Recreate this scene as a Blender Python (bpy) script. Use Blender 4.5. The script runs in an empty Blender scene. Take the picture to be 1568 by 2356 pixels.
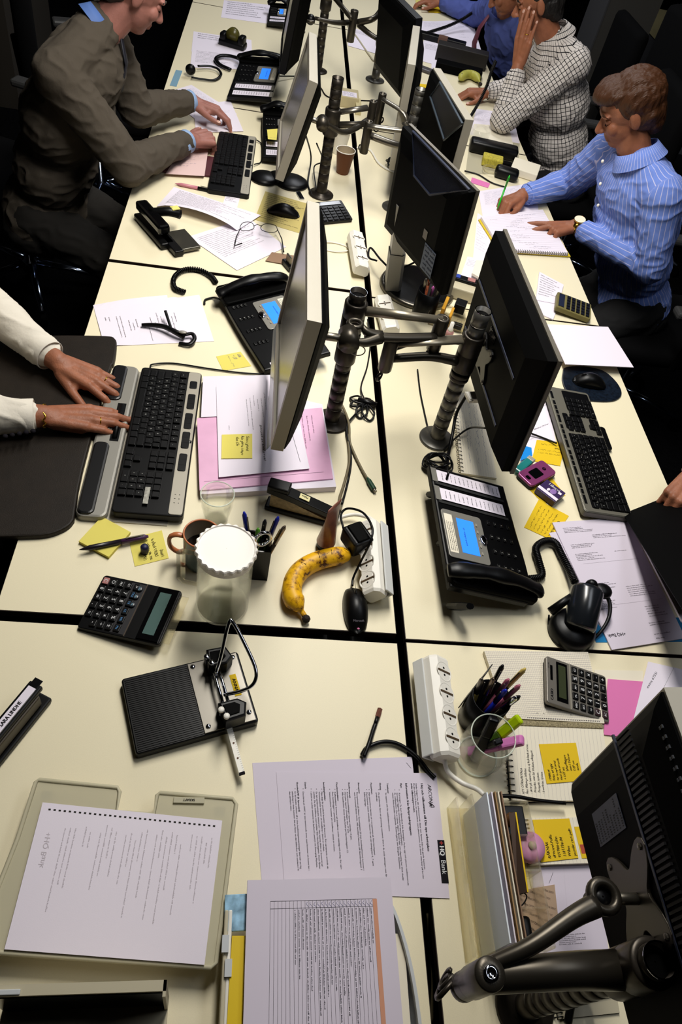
import bpy, bmesh, math, random
from mathutils import Vector, Matrix, Euler, noise
PI = math.pi
random.seed(7)
SC = bpy.context.scene
COL = SC.collection
DZ = 0.74                                   # height of the desk tops above the floor

# ------------------------------------------------------------------ camera
FOC = 1662.1                                # focal length in pixels of the 1568x2356 frame
CAM = Vector((-0.3594, 0.0, 1.27 + DZ))
RX = Matrix.Rotation(0.71674642, 3, 'X'); RR = Matrix.Rotation(0.25169003, 3, 'Z'); RZ = Matrix.Rotation(-0.22171875, 3, 'Z')
CM = RZ @ RX @ RR
cd = bpy.data.cameras.new('camera'); cam = bpy.data.objects.new('camera', cd); COL.objects.link(cam)
cd.sensor_fit = 'VERTICAL'; cd.sensor_height = 36.0; cd.lens = 36.0 * FOC / 2356.0
cd.clip_start = 0.02; cd.clip_end = 60
M4 = CM.to_4x4(); M4.translation = CAM; cam.matrix_world = M4
SC.camera = cam

# ------------------------------------------------------------------ light
SC.view_settings.view_transform = 'Standard'; SC.view_settings.look = 'None'
SC.view_settings.gamma = 1.0; SC.view_settings.use_curve_mapping = False
SC.view_settings.exposure = 0.0
w = bpy.data.worlds.new('world'); SC.world = w; w.use_nodes = True
w.node_tree.nodes['Background'].inputs[0].default_value = (0.75, 0.80, 1.0, 1)
w.node_tree.nodes['Background'].inputs[1].default_value = 0.06
def area(name, loc, rot, sx, sy, power, color):
    l = bpy.data.lights.new(name, 'AREA'); l.shape = 'RECTANGLE'; l.size = sx; l.size_y = sy; l.energy = power; l.color = color
    o = bpy.data.objects.new(name, l); COL.objects.link(o); o.location = loc; o.rotation_euler = rot
    return o
area('pendant_light', (-0.05, 1.95, DZ + 1.95), (0.0, 0, 0), 0.34, 1.5, 62, (1.0, 0.965, 0.90))
area('pendant_light_far', (0.2, 4.6, DZ + 1.95), (0.0, 0, 0), 0.5, 1.4, 30, (0.93, 0.95, 1.0))
area('ceiling_light', (0.9, 0.9, DZ + 2.1), (0, 0.25, 0), 0.6, 1.2, 9, (0.88, 0.93, 1.0))

# ------------------------------------------------------------------ picking points in the place
def ray(px, py):
    return CM @ Vector((px - 784.0, 1178.0 - py, -FOC))
def at(px, py, h=0.0):                      # point seen at a pixel, h above the desk top
    d = ray(px, py); t = (DZ + h - CAM.z) / d.z
    return CAM + d * t
def atx(px, py, x):
    d = ray(px, py); t = (x - CAM.x) / d.x
    return CAM + d * t
def aty(px, py, y):
    d = ray(px, py); t = y / d.y
    return CAM + d * t

# ------------------------------------------------------------------ materials
def lin(c):
    if isinstance(c, str):
        c = [int(c[i:i+2], 16) / 255 for i in (0, 2, 4)]
    return tuple((x / 12.92 if x <= 0.04045 else ((x + 0.055) / 1.055) ** 2.4) for x in c)
MATS = {}
def mat(name, col, rough=0.5, metal=0.0, spec=0.5, trans=0.0, ior=1.45, bump=0.0, bscale=200.0, emit=None, estr=1.0, var=0.0, vscale=30.0, alpha=1.0, coat=0.0, aniso=None):
    if name in MATS: return MATS[name]
    m = bpy.data.materials.new(name); m.use_nodes = True; nt = m.node_tree; b = nt.nodes['Principled BSDF']
    L = lin(col)
    b.inputs['Base Color'].default_value = (*L, 1); b.inputs['Roughness'].default_value = rough
    b.inputs['Metallic'].default_value = metal; b.inputs['Specular IOR Level'].default_value = spec
    b.inputs['Transmission Weight'].default_value = trans; b.inputs['IOR'].default_value = ior
    b.inputs['Coat Weight'].default_value = coat; b.inputs['Alpha'].default_value = alpha
    tc = None
    def coord():
        return nt.nodes.new('ShaderNodeTexCoord').outputs['Object']
    if var > 0:
        n = nt.nodes.new('ShaderNodeTexNoise'); n.inputs['Scale'].default_value = vscale; n.inputs['Detail'].default_value = 5
        nt.links.new(coord(), n.inputs['Vector'])
        r = nt.nodes.new('ShaderNodeMapRange'); r.inputs['From Min'].default_value = 0.3; r.inputs['From Max'].default_value = 0.7
        r.inputs['To Min'].default_value = 1 - var; r.inputs['To Max'].default_value = 1 + var
        nt.links.new(n.outputs['Fac'], r.inputs['Value'])
        mx = nt.nodes.new('ShaderNodeVectorMath'); mx.operation = 'SCALE'; mx.inputs[0].default_value = L
        nt.links.new(r.outputs['Result'], mx.inputs['Scale']); nt.links.new(mx.outputs['Vector'], b.inputs['Base Color'])
    if bump > 0:
        n = nt.nodes.new('ShaderNodeTexNoise'); n.inputs['Scale'].default_value = bscale; n.inputs['Detail'].default_value = 4
        nt.links.new(coord(), n.inputs['Vector'])
        bp = nt.nodes.new('ShaderNodeBump'); bp.inputs['Strength'].default_value = bump; bp.inputs['Distance'].default_value = 0.002
        nt.links.new(n.outputs['Fac'], bp.inputs['Height']); nt.links.new(bp.outputs['Normal'], b.inputs['Normal'])
    if emit is not None:
        b.inputs['Emission Color'].default_value = (*lin(emit), 1); b.inputs['Emission Strength'].default_value = estr
    MATS[name] = m
    return m
desk_m = mat('desk_laminate', 'e4dabb', 0.42, spec=0.30, bump=0.05, bscale=900, var=0.02, vscale=500)
desk_e = mat('desk_edge', '2a1c14', 0.6)
blk = mat('black_plastic', '060607', 0.36, spec=0.26)
blkm = mat('black_matte', '030303', 0.6, spec=0.05, bump=0.1, bscale=1500)
blkg = mat('black_gloss', '060607', 0.12, spec=0.6)
blkblue = mat('dark_blue_black', '10131c', 0.5, spec=0.4)
keym = mat('key_black', '0a0a0b', 0.36, spec=0.25)
silver = mat('silver_plastic', '8d8a82', 0.42, metal=0.35, bump=0.1, bscale=3000)
silver_l = mat('silver_light', 'a09a8c', 0.45, metal=0.2, bump=0.08, bscale=3000)
steel = mat('brushed_steel', '757066', 0.33, metal=0.9)
armm = mat('arm_metal', '443f37', 0.34, metal=0.75)
poled = mat('pole_dark', '38332d', 0.36, metal=0.7)
polel = mat('pole_light', '66645f', 0.36, metal=0.7)
chrome = mat('chrome', 'c8ccd6', 0.09, metal=1.0)
screenm = mat('screen_glass', '0c0e14', 0.22, spec=0.42)
white = mat('white_plastic', 'e6e2d8', 0.38)
whiteg = mat('grey_white_plastic', 'bfc2c4', 0.4)
cream = mat('cream_plastic', 'b9b096', 0.5)
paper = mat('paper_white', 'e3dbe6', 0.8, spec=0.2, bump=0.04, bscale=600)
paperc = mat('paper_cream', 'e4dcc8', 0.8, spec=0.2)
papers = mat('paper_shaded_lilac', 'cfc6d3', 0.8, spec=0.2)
ink = mat('ink_black', '17151a', 0.8, spec=0.1)
inkg = mat('ink_grey', '77727a', 0.8, spec=0.1)
inkf = mat('ink_faint', 'bab1b8', 0.8, spec=0.1)
inkb = mat('ink_blue', '27336e', 0.8, spec=0.1)
inkw = mat('ink_white', 'd6d6d8', 0.6)
redm = mat('print_red', 'b02820', 0.6)
postit = mat('note_yellow', 'd9cc66', 0.75, spec=0.2)
postitd = mat('note_golden', 'dcb822', 0.75, spec=0.2)
postitp = mat('note_pale_yellow', 'ded479', 0.75, spec=0.2)
pinkp = mat('pink_folder', 'd9a6c6', 0.4, var=0.05, vscale=20)
pinkh = mat('pink_paper', 'd873ac', 0.7)
yellowf = mat('yellow_folder', 'd9b800', 0.5)
glassm = mat('clear_glass', 'f2f5ea', 0.0, trans=1.0, ior=1.3, alpha=.26)
acryl = mat('clear_acrylic', 'efe6c0', 0.08, trans=0.9, ior=1.2, alpha=.4)
waterm = mat('water', 'e4ecd8', 0.0, trans=1.0, ior=1.12, alpha=.22)
bluescr = mat('blue_lcd', '2a78f0', 0.3, emit='2f7dff', estr=0.85)
lcdm = mat('lcd_green', '49605c', 0.25)
skin = mat('skin', '8f5a41', 0.5, spec=0.35, bump=0.35, bscale=260, var=0.16, vscale=35)
skinp = mat('skin_pale', '97655a', 0.5, spec=0.35, bump=0.3, bscale=220, var=0.12, vscale=30)
nailm = mat('nail', 'c69c8c', 0.3)
gold = mat('gold', 'd9ac45', 0.2, metal=1.0)

# ------------------------------------------------------------------ mesh builder
class B:
    def __init__(s): s.v = []; s.f = []; s.fm = []; s.fs = []; s.mats = []
    def add(s, vf, m, M=None, smooth=False):
        v, f = vf; o = len(s.v)
        s.v += [tuple((M @ Vector(p)) if M is not None else p) for p in v]
        if m not in s.mats: s.mats.append(m)
        k = s.mats.index(m)
        for q in f:
            s.f.append(tuple(i + o for i in q)); s.fm.append(k); s.fs.append(smooth)
        return s
    def mapv(s, fn): s.v = [tuple(fn(Vector(p))) for p in s.v]; return s
def tr(x=0, y=0, z=0, rx=0, ry=0, rz=0, s=None):
    M = Matrix.Translation((x, y, z)) @ Euler((rx, ry, rz)).to_matrix().to_4x4()
    if s is not None: M = M @ Matrix.Diagonal((*((s, s, s) if not hasattr(s, '__len__') else s), 1))
    return M
def mesh_of(name, b):
    me = bpy.data.meshes.new(name); me.from_pydata(b.v, [], b.f)
    for m in b.mats: me.materials.append(m)
    me.polygons.foreach_set('material_index', b.fm); me.polygons.foreach_set('use_smooth', b.fs); me.update()
    return me
def obj(name, b, parent=None, loc=None, rz=0.0, rot=None):
    me = mesh_of(name, b) if isinstance(b, B) else b
    o = bpy.data.objects.new(name, me); COL.objects.link(o)
    if parent: o.parent = parent
    if loc is not None: o.location = loc
    if rot is not None: o.rotation_euler = rot
    elif rz: o.rotation_euler = (0, 0, rz)
    return o
def tag(o, label, cat, group=None):
    o['label'] = label; o['category'] = cat
    if group: o['group'] = group
    return o
def thing(name, label, cat, loc=(0, 0, 0), rz=0.0, group=None, rot=None):
    o = bpy.data.objects.new(name, None); COL.objects.link(o); o.empty_display_size = 0.05
    o.location = loc; o.rotation_euler = rot if rot is not None else (0, 0, rz)
    return tag(o, label, cat, group)
def struct(name, b, loc=None, rz=0):
    o = obj(name, b, None, loc, rz); o['kind'] = 'structure'; return o
def copy_tree(o, parent=None):
    c = o.copy(); COL.objects.link(c)
    if parent is not None: c.parent = parent
    for ch in [q for q in bpy.data.objects if q.parent == o]: copy_tree(ch, c)
    return c

def box(x0, y0, z0, x1, y1, z1):
    v = [(x, y, z) for z in (z0, z1) for y in (y0, y1) for x in (x0, x1)]
    return v, [(0, 2, 3, 1), (4, 5, 7, 6), (0, 1, 5, 4), (2, 6, 7, 3), (0, 4, 6, 2), (1, 3, 7, 5)]
def cbox(sx, sy, sz, cx=0, cy=0, cz=0): return box(cx - sx/2, cy - sy/2, cz - sz/2, cx + sx/2, cy + sy/2, cz + sz/2)
def bevbox(sx, sy, sz, r, cx=0, cy=0, cz=0, seg=2):
    bm = bmesh.new(); v, f = cbox(sx, sy, sz); vs = [bm.verts.new(p) for p in v]
    for q in f: bm.faces.new([vs[i] for i in q])
    bmesh.ops.bevel(bm, geom=bm.edges[:], offset=r, segments=seg, profile=0.5, affect='EDGES')
    bm.verts.index_update()
    out = ([(p.co.x + cx, p.co.y + cy, p.co.z + cz) for p in bm.verts], [tuple(q.index for q in f.verts) for f in bm.faces]); bm.free()
    return out
def rrect(w, d, r, n=4, cx=0, cy=0):
    p = []
    for sx, sy, a0 in ((1, 1, 0), (-1, 1, PI/2), (-1, -1, PI), (1, -1, 1.5*PI)):
        for i in range(n + 1):
            a = a0 + PI/2 * i / n
            p.append((cx + sx * (w/2 - r) + r * math.cos(a), cy + sy * (d/2 - r) + r * math.sin(a)))
    return p
def inset(poly, d):
    n = len(poly); out = []
    for i in range(n):
        a = Vector(poly[i-1]); b = Vector(poly[i]); c = Vector(poly[(i+1) % n])
        e1 = (b - a); e2 = (c - b)
        if e1.length < 1e-9: e1 = e2
        if e2.length < 1e-9: e2 = e1
        n1 = Vector((-e1.y, e1.x)).normalized(); n2 = Vector((-e2.y, e2.x)).normalized()
        m = n1 + n2
        if m.length < 1e-6: m = n1
        m.normalize(); k = max(0.4, m.dot(n1)); out.append(tuple(b + m * (d / k)))
    return out
def area2(p): return sum(p[i-1][0]*p[i][1] - p[i][0]*p[i-1][1] for i in range(len(p)))
def prism(poly, z0, z1, bev=0.0, bot=0.0):
    if area2(poly) < 0: poly = poly[::-1]
    n = len(poly); rings = []
    if bot > 0: rings += [(inset(poly, bot), z0), (poly, z0 + bot)]
    else: rings += [(poly, z0)]
    if bev > 0: rings += [(poly, z1 - bev), (inset(poly, bev * 0.3), z1 - bev * 0.3), (inset(poly, bev), z1)]
    else: rings += [(poly, z1)]
    v = []; f = []
    for P, z in rings: v += [(x, y, z) for x, y in P]
    for k in range(len(rings) - 1):
        for i in range(n):
            j = (i + 1) % n; f.append((k*n + i, k*n + j, (k+1)*n + j, (k+1)*n + i))
    f.append(tuple(range(n - 1, -1, -1))); f.append(tuple((len(rings) - 1) * n + i for i in range(n)))
    return v, f
def lathe(prof, seg=24, cap=True):
    v = []; f = []; n = len(prof)
    for r, z in prof:
        for i in range(seg):
            a = 2 * PI * i / seg; v.append((r * math.cos(a), r * math.sin(a), z))
    for k in range(n - 1):
        for i in range(seg):
            j = (i + 1) % seg; f.append((k*seg + i, k*seg + j, (k+1)*seg + j, (k+1)*seg + i))
    if cap:
        if prof[0][0] > 1e-6: f.append(tuple(range(seg - 1, -1, -1)))
        if prof[-1][0] > 1e-6: f.append(tuple((n - 1) * seg + i for i in range(seg)))
    return v, f
def smoothpts(P, k=6, closed=False):
    P = [Vector(p) for p in P]; n = len(P); out = []
    rng = range(n if closed else n - 1)
    for i in rng:
        p0 = P[(i-1) % n] if closed or i > 0 else P[0] * 2 - P[1]; p1 = P[i]; p2 = P[(i+1) % n]
        p3 = P[(i+2) % n] if closed or i + 2 < n else P[-1] * 2 - P[-2]
        for j in range(k):
            t = j / k
            out.append(0.5 * ((2*p1) + (p2 - p0)*t + (2*p0 - 5*p1 + 4*p2 - p3)*t*t + (3*p1 - p0 - 3*p2 + p3)*t**3))
    if not closed: out.append(P[-1])
    return out
def tube(P, r, seg=8, closed=False, flat=1.0, up=None):
    P = [Vector(p) for p in P]; n = len(P); R = r if hasattr(r, '__len__') else [r] * n
    if len(R) != n: R = [R[0] + (R[-1] - R[0]) * i / (n - 1) for i in range(n)]
    v = []; f = []; prev = None
    for i in range(n):
        if closed: t = P[(i+1) % n] - P[i-1]
        else: t = P[min(i+1, n-1)] - P[max(i-1, 0)]
        if t.length < 1e-9: t = Vector((0, 0, 1))
        t.normalize()
        if prev is None:
            a = Vector(up) if up is not None else (Vector((0, 0, 1)) if abs(t.z) < 0.9 else Vector((1, 0, 0)))
            u = (a - t * a.dot(t)).normalized()
        else: u = (prev - t * prev.dot(t)).normalized()
        prev = u; s = t.cross(u)
        for k in range(seg):
            a = 2 * PI * k / seg
            v.append(tuple(P[i] + u * (R[i] * flat * math.cos(a)) + s * (R[i] * math.sin(a))))
    m = n if closed else n - 1
    for i in range(m):
        for k in range(seg):
            j = (k + 1) % seg; i2 = (i + 1) % n
            f.append((i*seg + k, i*seg + j, i2*seg + j, i2*seg + k))
    if not closed:
        f.append(tuple(range(seg - 1, -1, -1))); f.append(tuple((n-1)*seg + k for k in range(seg)))
    return v, f
def ball(rx, ry=None, rz=None, seg=16, rings=10, c=(0, 0, 0)):
    ry = rx if ry is None else ry; rz = rx if rz is None else rz
    v, f = lathe([(max(1e-5, math.sin(PI * k / rings)), -math.cos(PI * k / rings)) for k in range(rings + 1)], seg)
    return [(p[0]*rx + c[0], p[1]*ry + c[1], p[2]*rz + c[2]) for p in v], f
def rodM(p0, p1):                            # matrix taking local z axis from p0 to p1
    p0 = Vector(p0); p1 = Vector(p1); q = (p1 - p0).to_track_quat('Z', 'Y')
    return Matrix.Translation(p0) @ q.to_matrix().to_4x4()
def cyl(p0, p1, r0, r1=None, seg=20):
    r1 = r0 if r1 is None else r1; L = (Vector(p1) - Vector(p0)).length; v, f = lathe([(r0, 0), (r1, L)], seg); M = rodM(p0, p1)
    return [tuple(M @ Vector(p)) for p in v], f

# ------------------------------------------------------------------ lettering
GL = {}
fc = bpy.data.curves.new('glyphs', 'FONT'); fc.resolution_u = 2; fo = bpy.data.objects.new('glyphs', fc)
def _mk(s):
    fc.body = s; me = fo.to_mesh(); v = [tuple(p.co) for p in me.vertices]; f = [tuple(p.vertices) for p in me.polygons]; fo.to_mesh_clear(); return v, f
_b0 = max(p[0] for p in _mk('||')[0])
def glyph(c):
    if c not in GL:
        adv = max(p[0] for p in _mk('|' + c + '|')[0]) - _b0
        GL[c] = (*(_mk(c) if c != ' ' else ([], [])), adv)
    return GL[c]
def text(s, x, y, size, shear=0.0, bold=0.0, jit=0.0, sx=1.0, align=0.0, rot=0.0, rise=0.0):
    v = []; f = []; cx = 0.0
    W = sum(glyph(c)[2] for c in s) * size * sx
    ca, sa = math.cos(rot), math.sin(rot)
    for c in s:
        gv, gf, adv = glyph(c)
        dy = random.uniform(-jit, jit) * size; k = 1 + random.uniform(-jit, jit)
        for ox in ((0.0,) if bold == 0 else (-bold, bold)):
            o = len(v)
            for p in gv:
                X = (cx + (p[0] * k + p[1] * shear + ox) * size * sx) - W * align; Y = p[1] * size * k + dy
                v.append((x + X * ca - Y * sa, y + X * sa + Y * ca, rise + (0.00002 if ox > 0 else 0)))
            f += [tuple(i + o for i in q) for q in gf]
        cx += adv * size * sx
    return v, f
def rectf(x0, y0, x1, y1, z=0.0): return [(x0, y0, z), (x1, y0, z), (x1, y1, z), (x0, y1, z)], [(0, 1, 2, 3)]
def segf(x0, y0, x1, y1, w, z=0.0):
    d = Vector((x1 - x0, y1 - y0)); d = d.normalized() * (w / 2) if d.length > 0 else Vector((w/2, 0)); n = (-d.y, d.x)
    return [(x0 - n[0], y0 - n[1], z), (x1 - n[0], y1 - n[1], z), (x1 + n[0], y1 + n[1], z), (x0 + n[0], y0 + n[1], z)], [(0, 1, 2, 3)]
def polyf(P, w, z=0.0):
    v = []; f = []
    for a, b in zip(P, P[1:]):
        q, g = segf(a[0], a[1], b[0], b[1], w, z); o = len(v); v += q; f += [tuple(i + o for i in h) for h in g]
    return v, f
class Sheet:                                 # drawing in metres on a flat sheet, then laid on the quad its corners give
    def __init__(s, W, H): s.W = W; s.H = H; s.items = []
    def put(s, vf, m, z=0.00025): s.items.append((vf, m, z)); return s
    def text(s, t, x, y, size, m=None, **k): return s.put(text(t, x, y, size, **k), m or ink)
    def rect(s, x0, y0, x1, y1, m, z=0.0002): return s.put(rectf(x0, y0, x1, y1), m, z)
    def line(s, x0, y0, x1, y1, w=0.0004, m=None, z=0.00025): return s.put(segf(x0, y0, x1, y1, w), m or ink, z)
    def words(s, x, y, L, h, m=None, seed=None):         # one row of unreadable small print
        r = random.Random(seed if seed is not None else random.random()); e = x
        while e < x + L:
            wl = min(r.uniform(1.4, 6.5) * h, x + L - e)
            if wl < 0.6 * h: break
            yy = y
            k = e
            while k < e + wl - h * 0.25:
                hh = h * r.choice((0.62, 0.62, 0.62, 0.95)); s.put(rectf(k, yy, k + h * 0.30, yy + hh), m or inkg); k += h * 0.58
            e += wl + h * 0.55
        return s
    def scrawl(s, x, y, L, h, m=None, seed=None, wd=0.0005):
        r = random.Random(seed if seed is not None else random.random()); e = x
        while e < x + L:
            wl = min(r.uniform(2, 6) * h, x + L - e); P = []; k = 0
            while k < wl: P.append((e + k, y + h * r.uniform(-0.1, 1.0))); k += h * r.uniform(0.25, 0.45)
            if len(P) > 1: s.put(polyf(P, wd), m or ink)
            e += wl + h * 0.7
        return s
def sheet(name, label, cat, corners, S, h, m=None, t=0.0004, group=None, curl=None, nx=1, parent=None, plain=False):
    """corners: pixels of local (0,0),(W,0),(W,H),(0,H) at height h (or a list of four heights)"""
    hs = h if hasattr(h, '__len__') else [h] * 4
    Q = [Vector(p) if len(p) == 3 else at(p[0], p[1], hh) for p, hh in zip(corners, hs)]
    if (Q[1] - Q[0]).cross(Q[3] - Q[0]).z < 0: print('MIRRORED', label)
    c = sum(Q, Vector()) / 4; c.z = min(q.z for q in Q)
    b = B(); n = max(nx, 1)
    g = [(i / n, j / n) for j in range(n + 1) for i in range(n + 1)]
    top = [(u * S.W, v * S.H, 0) for u, v in g]; bot = [(p[0], p[1], -t) for p in top]; N = n + 1
    f = []
    for j in range(n):
        for i in range(n):
            a = j*N + i; f.append((a, a+1, a+N+1, a+N)); o = N*N; f.append((o+a, o+a+N, o+a+N+1, o+a+1))
    rim = [i for i in range(N)] + [j*N + n for j in range(1, N)] + [n*N + i for i in range(n-1, -1, -1)] + [j*N for j in range(n-1, 0, -1)]
    for k in range(len(rim)):
        a, bb = rim[k], rim[(k+1) % len(rim)]; f.append((a, N*N + a, N*N + bb, bb))
    b.add((top + bot, f), m or paper, smooth=False)
    for vf, mm, z in S.items: b.add(([(p[0], p[1], p[2] + z) for p in vf[0]], vf[1]), mm)
    def mp(p):
        u = p.x / S.W; v = p.y / S.H
        q = Q[0]*(1-u)*(1-v) + Q[1]*u*(1-v) + Q[2]*u*v + Q[3]*(1-u)*v
        z = p.z + (curl(u, v) if curl else 0)
        return q - c + Vector((0, 0, z))
    b.mapv(mp)
    o = obj(name, b, parent, c)
    if parent is None: tag(o, label, cat, group)
    return o
# ------------------------------------------------------------------ the room
carpet = mat('carpet', '050506', 0.95, spec=0.05, bump=0.6, bscale=300, var=0.5, vscale=60)
b = B(); b.add(box(-4.5, -2.5, -0.05, 6.5, 10.5, 0), carpet); struct('floor', b)
wallm = mat('wall_paint', '1b1a1c', 0.9)
b = B(); b.add(box(-4.6, 10.5, 0, 6.6, 10.6, 2.9), wallm); struct('wall_back', b)
b = B(); b.add(box(-4.6, -2.5, 0, -4.5, 10.5, 2.9), wallm); struct('wall_left', b)
b = B(); b.add(box(6.5, -2.5, 0, 6.6, 10.5, 2.9), wallm); struct('wall_right', b)
b = B(); b.add(box(-4.6, -2.6, 2.9, 6.6, 10.6, 3.0), mat('ceiling_paint', '3a3a3c', 0.9)); struct('ceiling', b)
b = B(); b.add(box(-4.6, -2.6, 0, 6.6, -2.5, 2.9), wallm); struct('wall_front', b)

# ------------------------------------------------------------------ desks
XL, XR = -0.797, 0.777
legm = mat('desk_leg_metal', '1c1c1e', 0.4, metal=0.6)
def desk(x0, x1, y0, y1, label):
    t = thing('desk', label, 'desk', ((x0+x1)/2, (y0+y1)/2, 0)); W = x1 - x0; D = y1 - y0
    b = B(); b.add(cbox(W, D, 0.019, 0, 0, DZ - 0.0105), desk_e); b.add(rectf(-W/2 + 0.0012, -D/2 + 0.0012, W/2 - 0.0012, D/2 - 0.0012, DZ - 0.0004), desk_m)
    # top sheet with real thickness
    b.add(cbox(W - 0.0024, D - 0.0024, 0.001, 0, 0, DZ - 0.0005), desk_m); obj('tabletop', b, t)
    for sx in (-1, 1):
        b = B(); b.add(bevbox(0.04, 0.06, DZ - 0.02, 0.004, sx*(W/2 - 0.05), 0.12 * sx, (DZ - 0.02)/2), legm); obj('leg', b, t)
        b = B(); b.add(bevbox(0.05, min(0.62, D*0.8), 0.025, 0.006, sx*(W/2 - 0.05), 0, 0.0125), legm); obj('foot', b, t)
    b = B(); b.add(cbox(W - 0.14, 0.03, 0.04, 0, 0, DZ - 0.045), legm); obj('crossbar', b, t)
    return t
CG = 0.009
desk(XL, -CG, -0.50, 0.740, 'nearest cream desk on the left, under the hole punch and document tray')
desk(XL, -CG, 0.762, 1.986, 'cream desk on the left under the banana and water jug')
desk(XL, -CG, 2.000, 3.228, 'cream desk on the left under the suited man\'s keyboard')
desk(XL, -CG, 3.236, 4.46, 'farthest cream desk on the left, under the tape dispenser')
desk(XL, -CG, 4.468, 5.70, 'sliver of cream desk on the left at the very top edge of the photo')
desk(CG, XR, -0.50, 0.744, 'nearest cream desk on the right, under the silver calculator')
desk(CG, XR, 0.751, 1.972, 'cream desk on the right under the big phone and long keyboard')
desk(CG, XR, 1.978, 3.228, 'cream desk on the right where the man in the striped blue shirt writes')
desk(CG, XR, 3.236, 4.46, 'cream desk on the right where the man in the checked shirt leans')
desk(CG, XR, 4.468, 5.70, 'farthest desk on the right, where the man with the tie works')
# ------------------------------------------------------------------ monitors, poles, arms
VZ = .03
def monitor(label, c, yaw, tilt, w, h, style, stand=None, thick=0.042):
    """local: x along the width, screen faces -y, z up; c is the middle of the front"""
    M = Matrix.Translation(Vector(c)) @ Matrix.Rotation(yaw, 4, 'Z') @ Matrix.Rotation(-tilt, 4, 'X')
    t = thing('monitor', label, 'monitor', rot=M.to_euler(), loc=M.translation)
    front = silver_l if style in ('silver', 'silverR', 'vents') else blk
    b = B(); fr = 0.016
    # bezel: a frame of four bars plus a backing
    dep = 0.026 if style not in ('blackbig', 'mesh') else .009
    if style in ('blackbig', 'mesh'): front = mat('bezel_taupe', '5f5a50', .45, metal=.2)
    for (x0, z0, x1, z1) in ((-w/2, h/2 - fr, w/2, h/2), (-w/2, -h/2, w/2, -h/2 + fr + .004), (-w/2, -h/2 + fr + .004, -w/2 + fr, h/2 - fr), (w/2 - fr, -h/2 + fr + .004, w/2, h/2 - fr)):
        b.add(box(x0, 0, z0, x1, dep, z1), front)
    obj('bezel', b, t)
    b = B(); b.add(cbox(w - 2*fr + .001, 0.004, h - 2*fr - .002, 0, 0.007, .002), screenm); obj('screen', b, t)
    b = B()
    back = blkm
    hull = [(-w/2 + .004, -h/2 + .004), (w/2 - .004, -h/2 + .004), (w/2 - .004, h/2 - .004), (-w/2 + .004, h/2 - .004)]
    def ring(k, y): return [(x*k, y, z*k) for x, z in hull]
    v = ring(1, min(.010, dep - .001)) + ring(1, .029) + ring(.93, .038) + ring(.72 if style != 'blackbig' else .8, thick + .012)
    f = [(3, 2, 1, 0)] + [(4*k + i, 4*k + (i+1) % 4, 4*k + 4 + (i+1) % 4, 4*k + 4 + i) for k in range(3) for i in range(4)] + [(12, 13, 14, 15)]
    b.add((v, f), back); obj('back_cover', b, t)
    if style == 'mesh':                      # sunk triangle of mesh above the stand, bevelled in dark blue
        b = B(); y = thick + .0125
        P = [onback(M, *q, y=thick + .012) for q in ((950, 303), (1080, 437), (989, 448), (953, 404))]
        P2 = [(p[0]*1.0, y, p[1]) for p in P]
        b.add((P2, [(0, 1, 2, 3)]), mat('mesh_dark', '06070d', 0.6))
        b.add(tube([Vector(p) for p in P2], .004, 6, closed=True), mat('edge_blue', '1a2238', 0.45))
        for i in range(40):
            tt = (i + .5)/40; a_ = Vector(P[3]).lerp(Vector(P[0]), tt); c_ = Vector(P[2]).lerp(Vector(P[1]), tt)
            b.add(tube([(a_.x, y, a_.y), (c_.x, y, c_.y)], .0008, 4), mat('mesh_rib', '1c2234', 0.45))
        obj('vent_mesh', b, t)
    if style in ('vents', 'blackbig'):
        b = B(); y = thick + .0125; VZ = onback(M, 1468, 1870)[1]
        if style == 'vents':
            b.add(box(-w*.46, y, VZ - .004, w*.46, y + .003, VZ), mat('edge_blue', '151b2c', 0.45))
            for i in range(56):
                x = -w*.44 + i*w*.88/55
                b.add(cbox(.0032, .003, .036, x, y + .001, VZ + .022), mat('vent_rib', '070709', .5, spec=.2))
            for i in range(60):
                x = -w*.40 + (i % 30)*w*.8/29; z = h*.455 + (i // 30)*.006
                b.add(cbox(.004, .002, .003, x, dep + .0125, z*.98), blk)
        else:
            for k in range(2): b.add(box(-w*.37, y, h*(.18 - .42*k), w*.37, y + .002, h*(.2 - .42*k)), mat('edge_blue', '1a2238', 0.45))
            for i in range(7): b.add(cbox(.003, .002, .02, -w*.05 + i*.007, y + .001, h*.12, ), blkg)
        obj('vent_slots', b, t)
    return t, M
def onback(M, px, py, y=.0545):
    I = M.inverted(); o = I @ CAM; d = I.to_3x3() @ ray(px, py); k = (y - o.y)/d.y; p = o + d*k; return p.x, p.z
def L(M, x, y, z): return M @ Vector((x, y, z))
HP = PI/2
# screen faces -y in local axes; yaw +90 makes it face +x, -90 makes it face -x. yaw below is given for the facing.
def faceL(a=0.0): return -HP + math.radians(a)
def faceR(a=0.0): return HP + math.radians(a)
m1, MM1 = monitor('large silver-edged monitor seen edge on, over the pink folder pile', (-0.281, 1.265, .37 + DZ), faceL(0), math.radians(6), .42, .325, 'silver')
m2, MM2 = monitor('silver-edged monitor turned to the suited man, on a black foot', (-0.288, 2.43, .353 + DZ), faceL(0), math.radians(13), .40, .30, 'silver')
m7, MM7 = monitor('slim silver monitor facing left, standing between the middle poles at the top', (0.110, 2.83, .286 + DZ), faceL(-8), math.radians(-2), .41, .345, 'silver')
m3, MM3 = monitor('black monitor cut by the top edge, above the far left phone', (-0.315, 3.45, .31 + DZ), faceL(0), math.radians(6), .40, .32, 'black', thick=.06)
m5, MM5 = monitor('big black monitor seen from behind, in front of the long silver keyboard', (0.249, 1.376, .294 + DZ), faceR(2.7), math.radians(2.8), .50, .327, 'blackbig')
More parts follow.
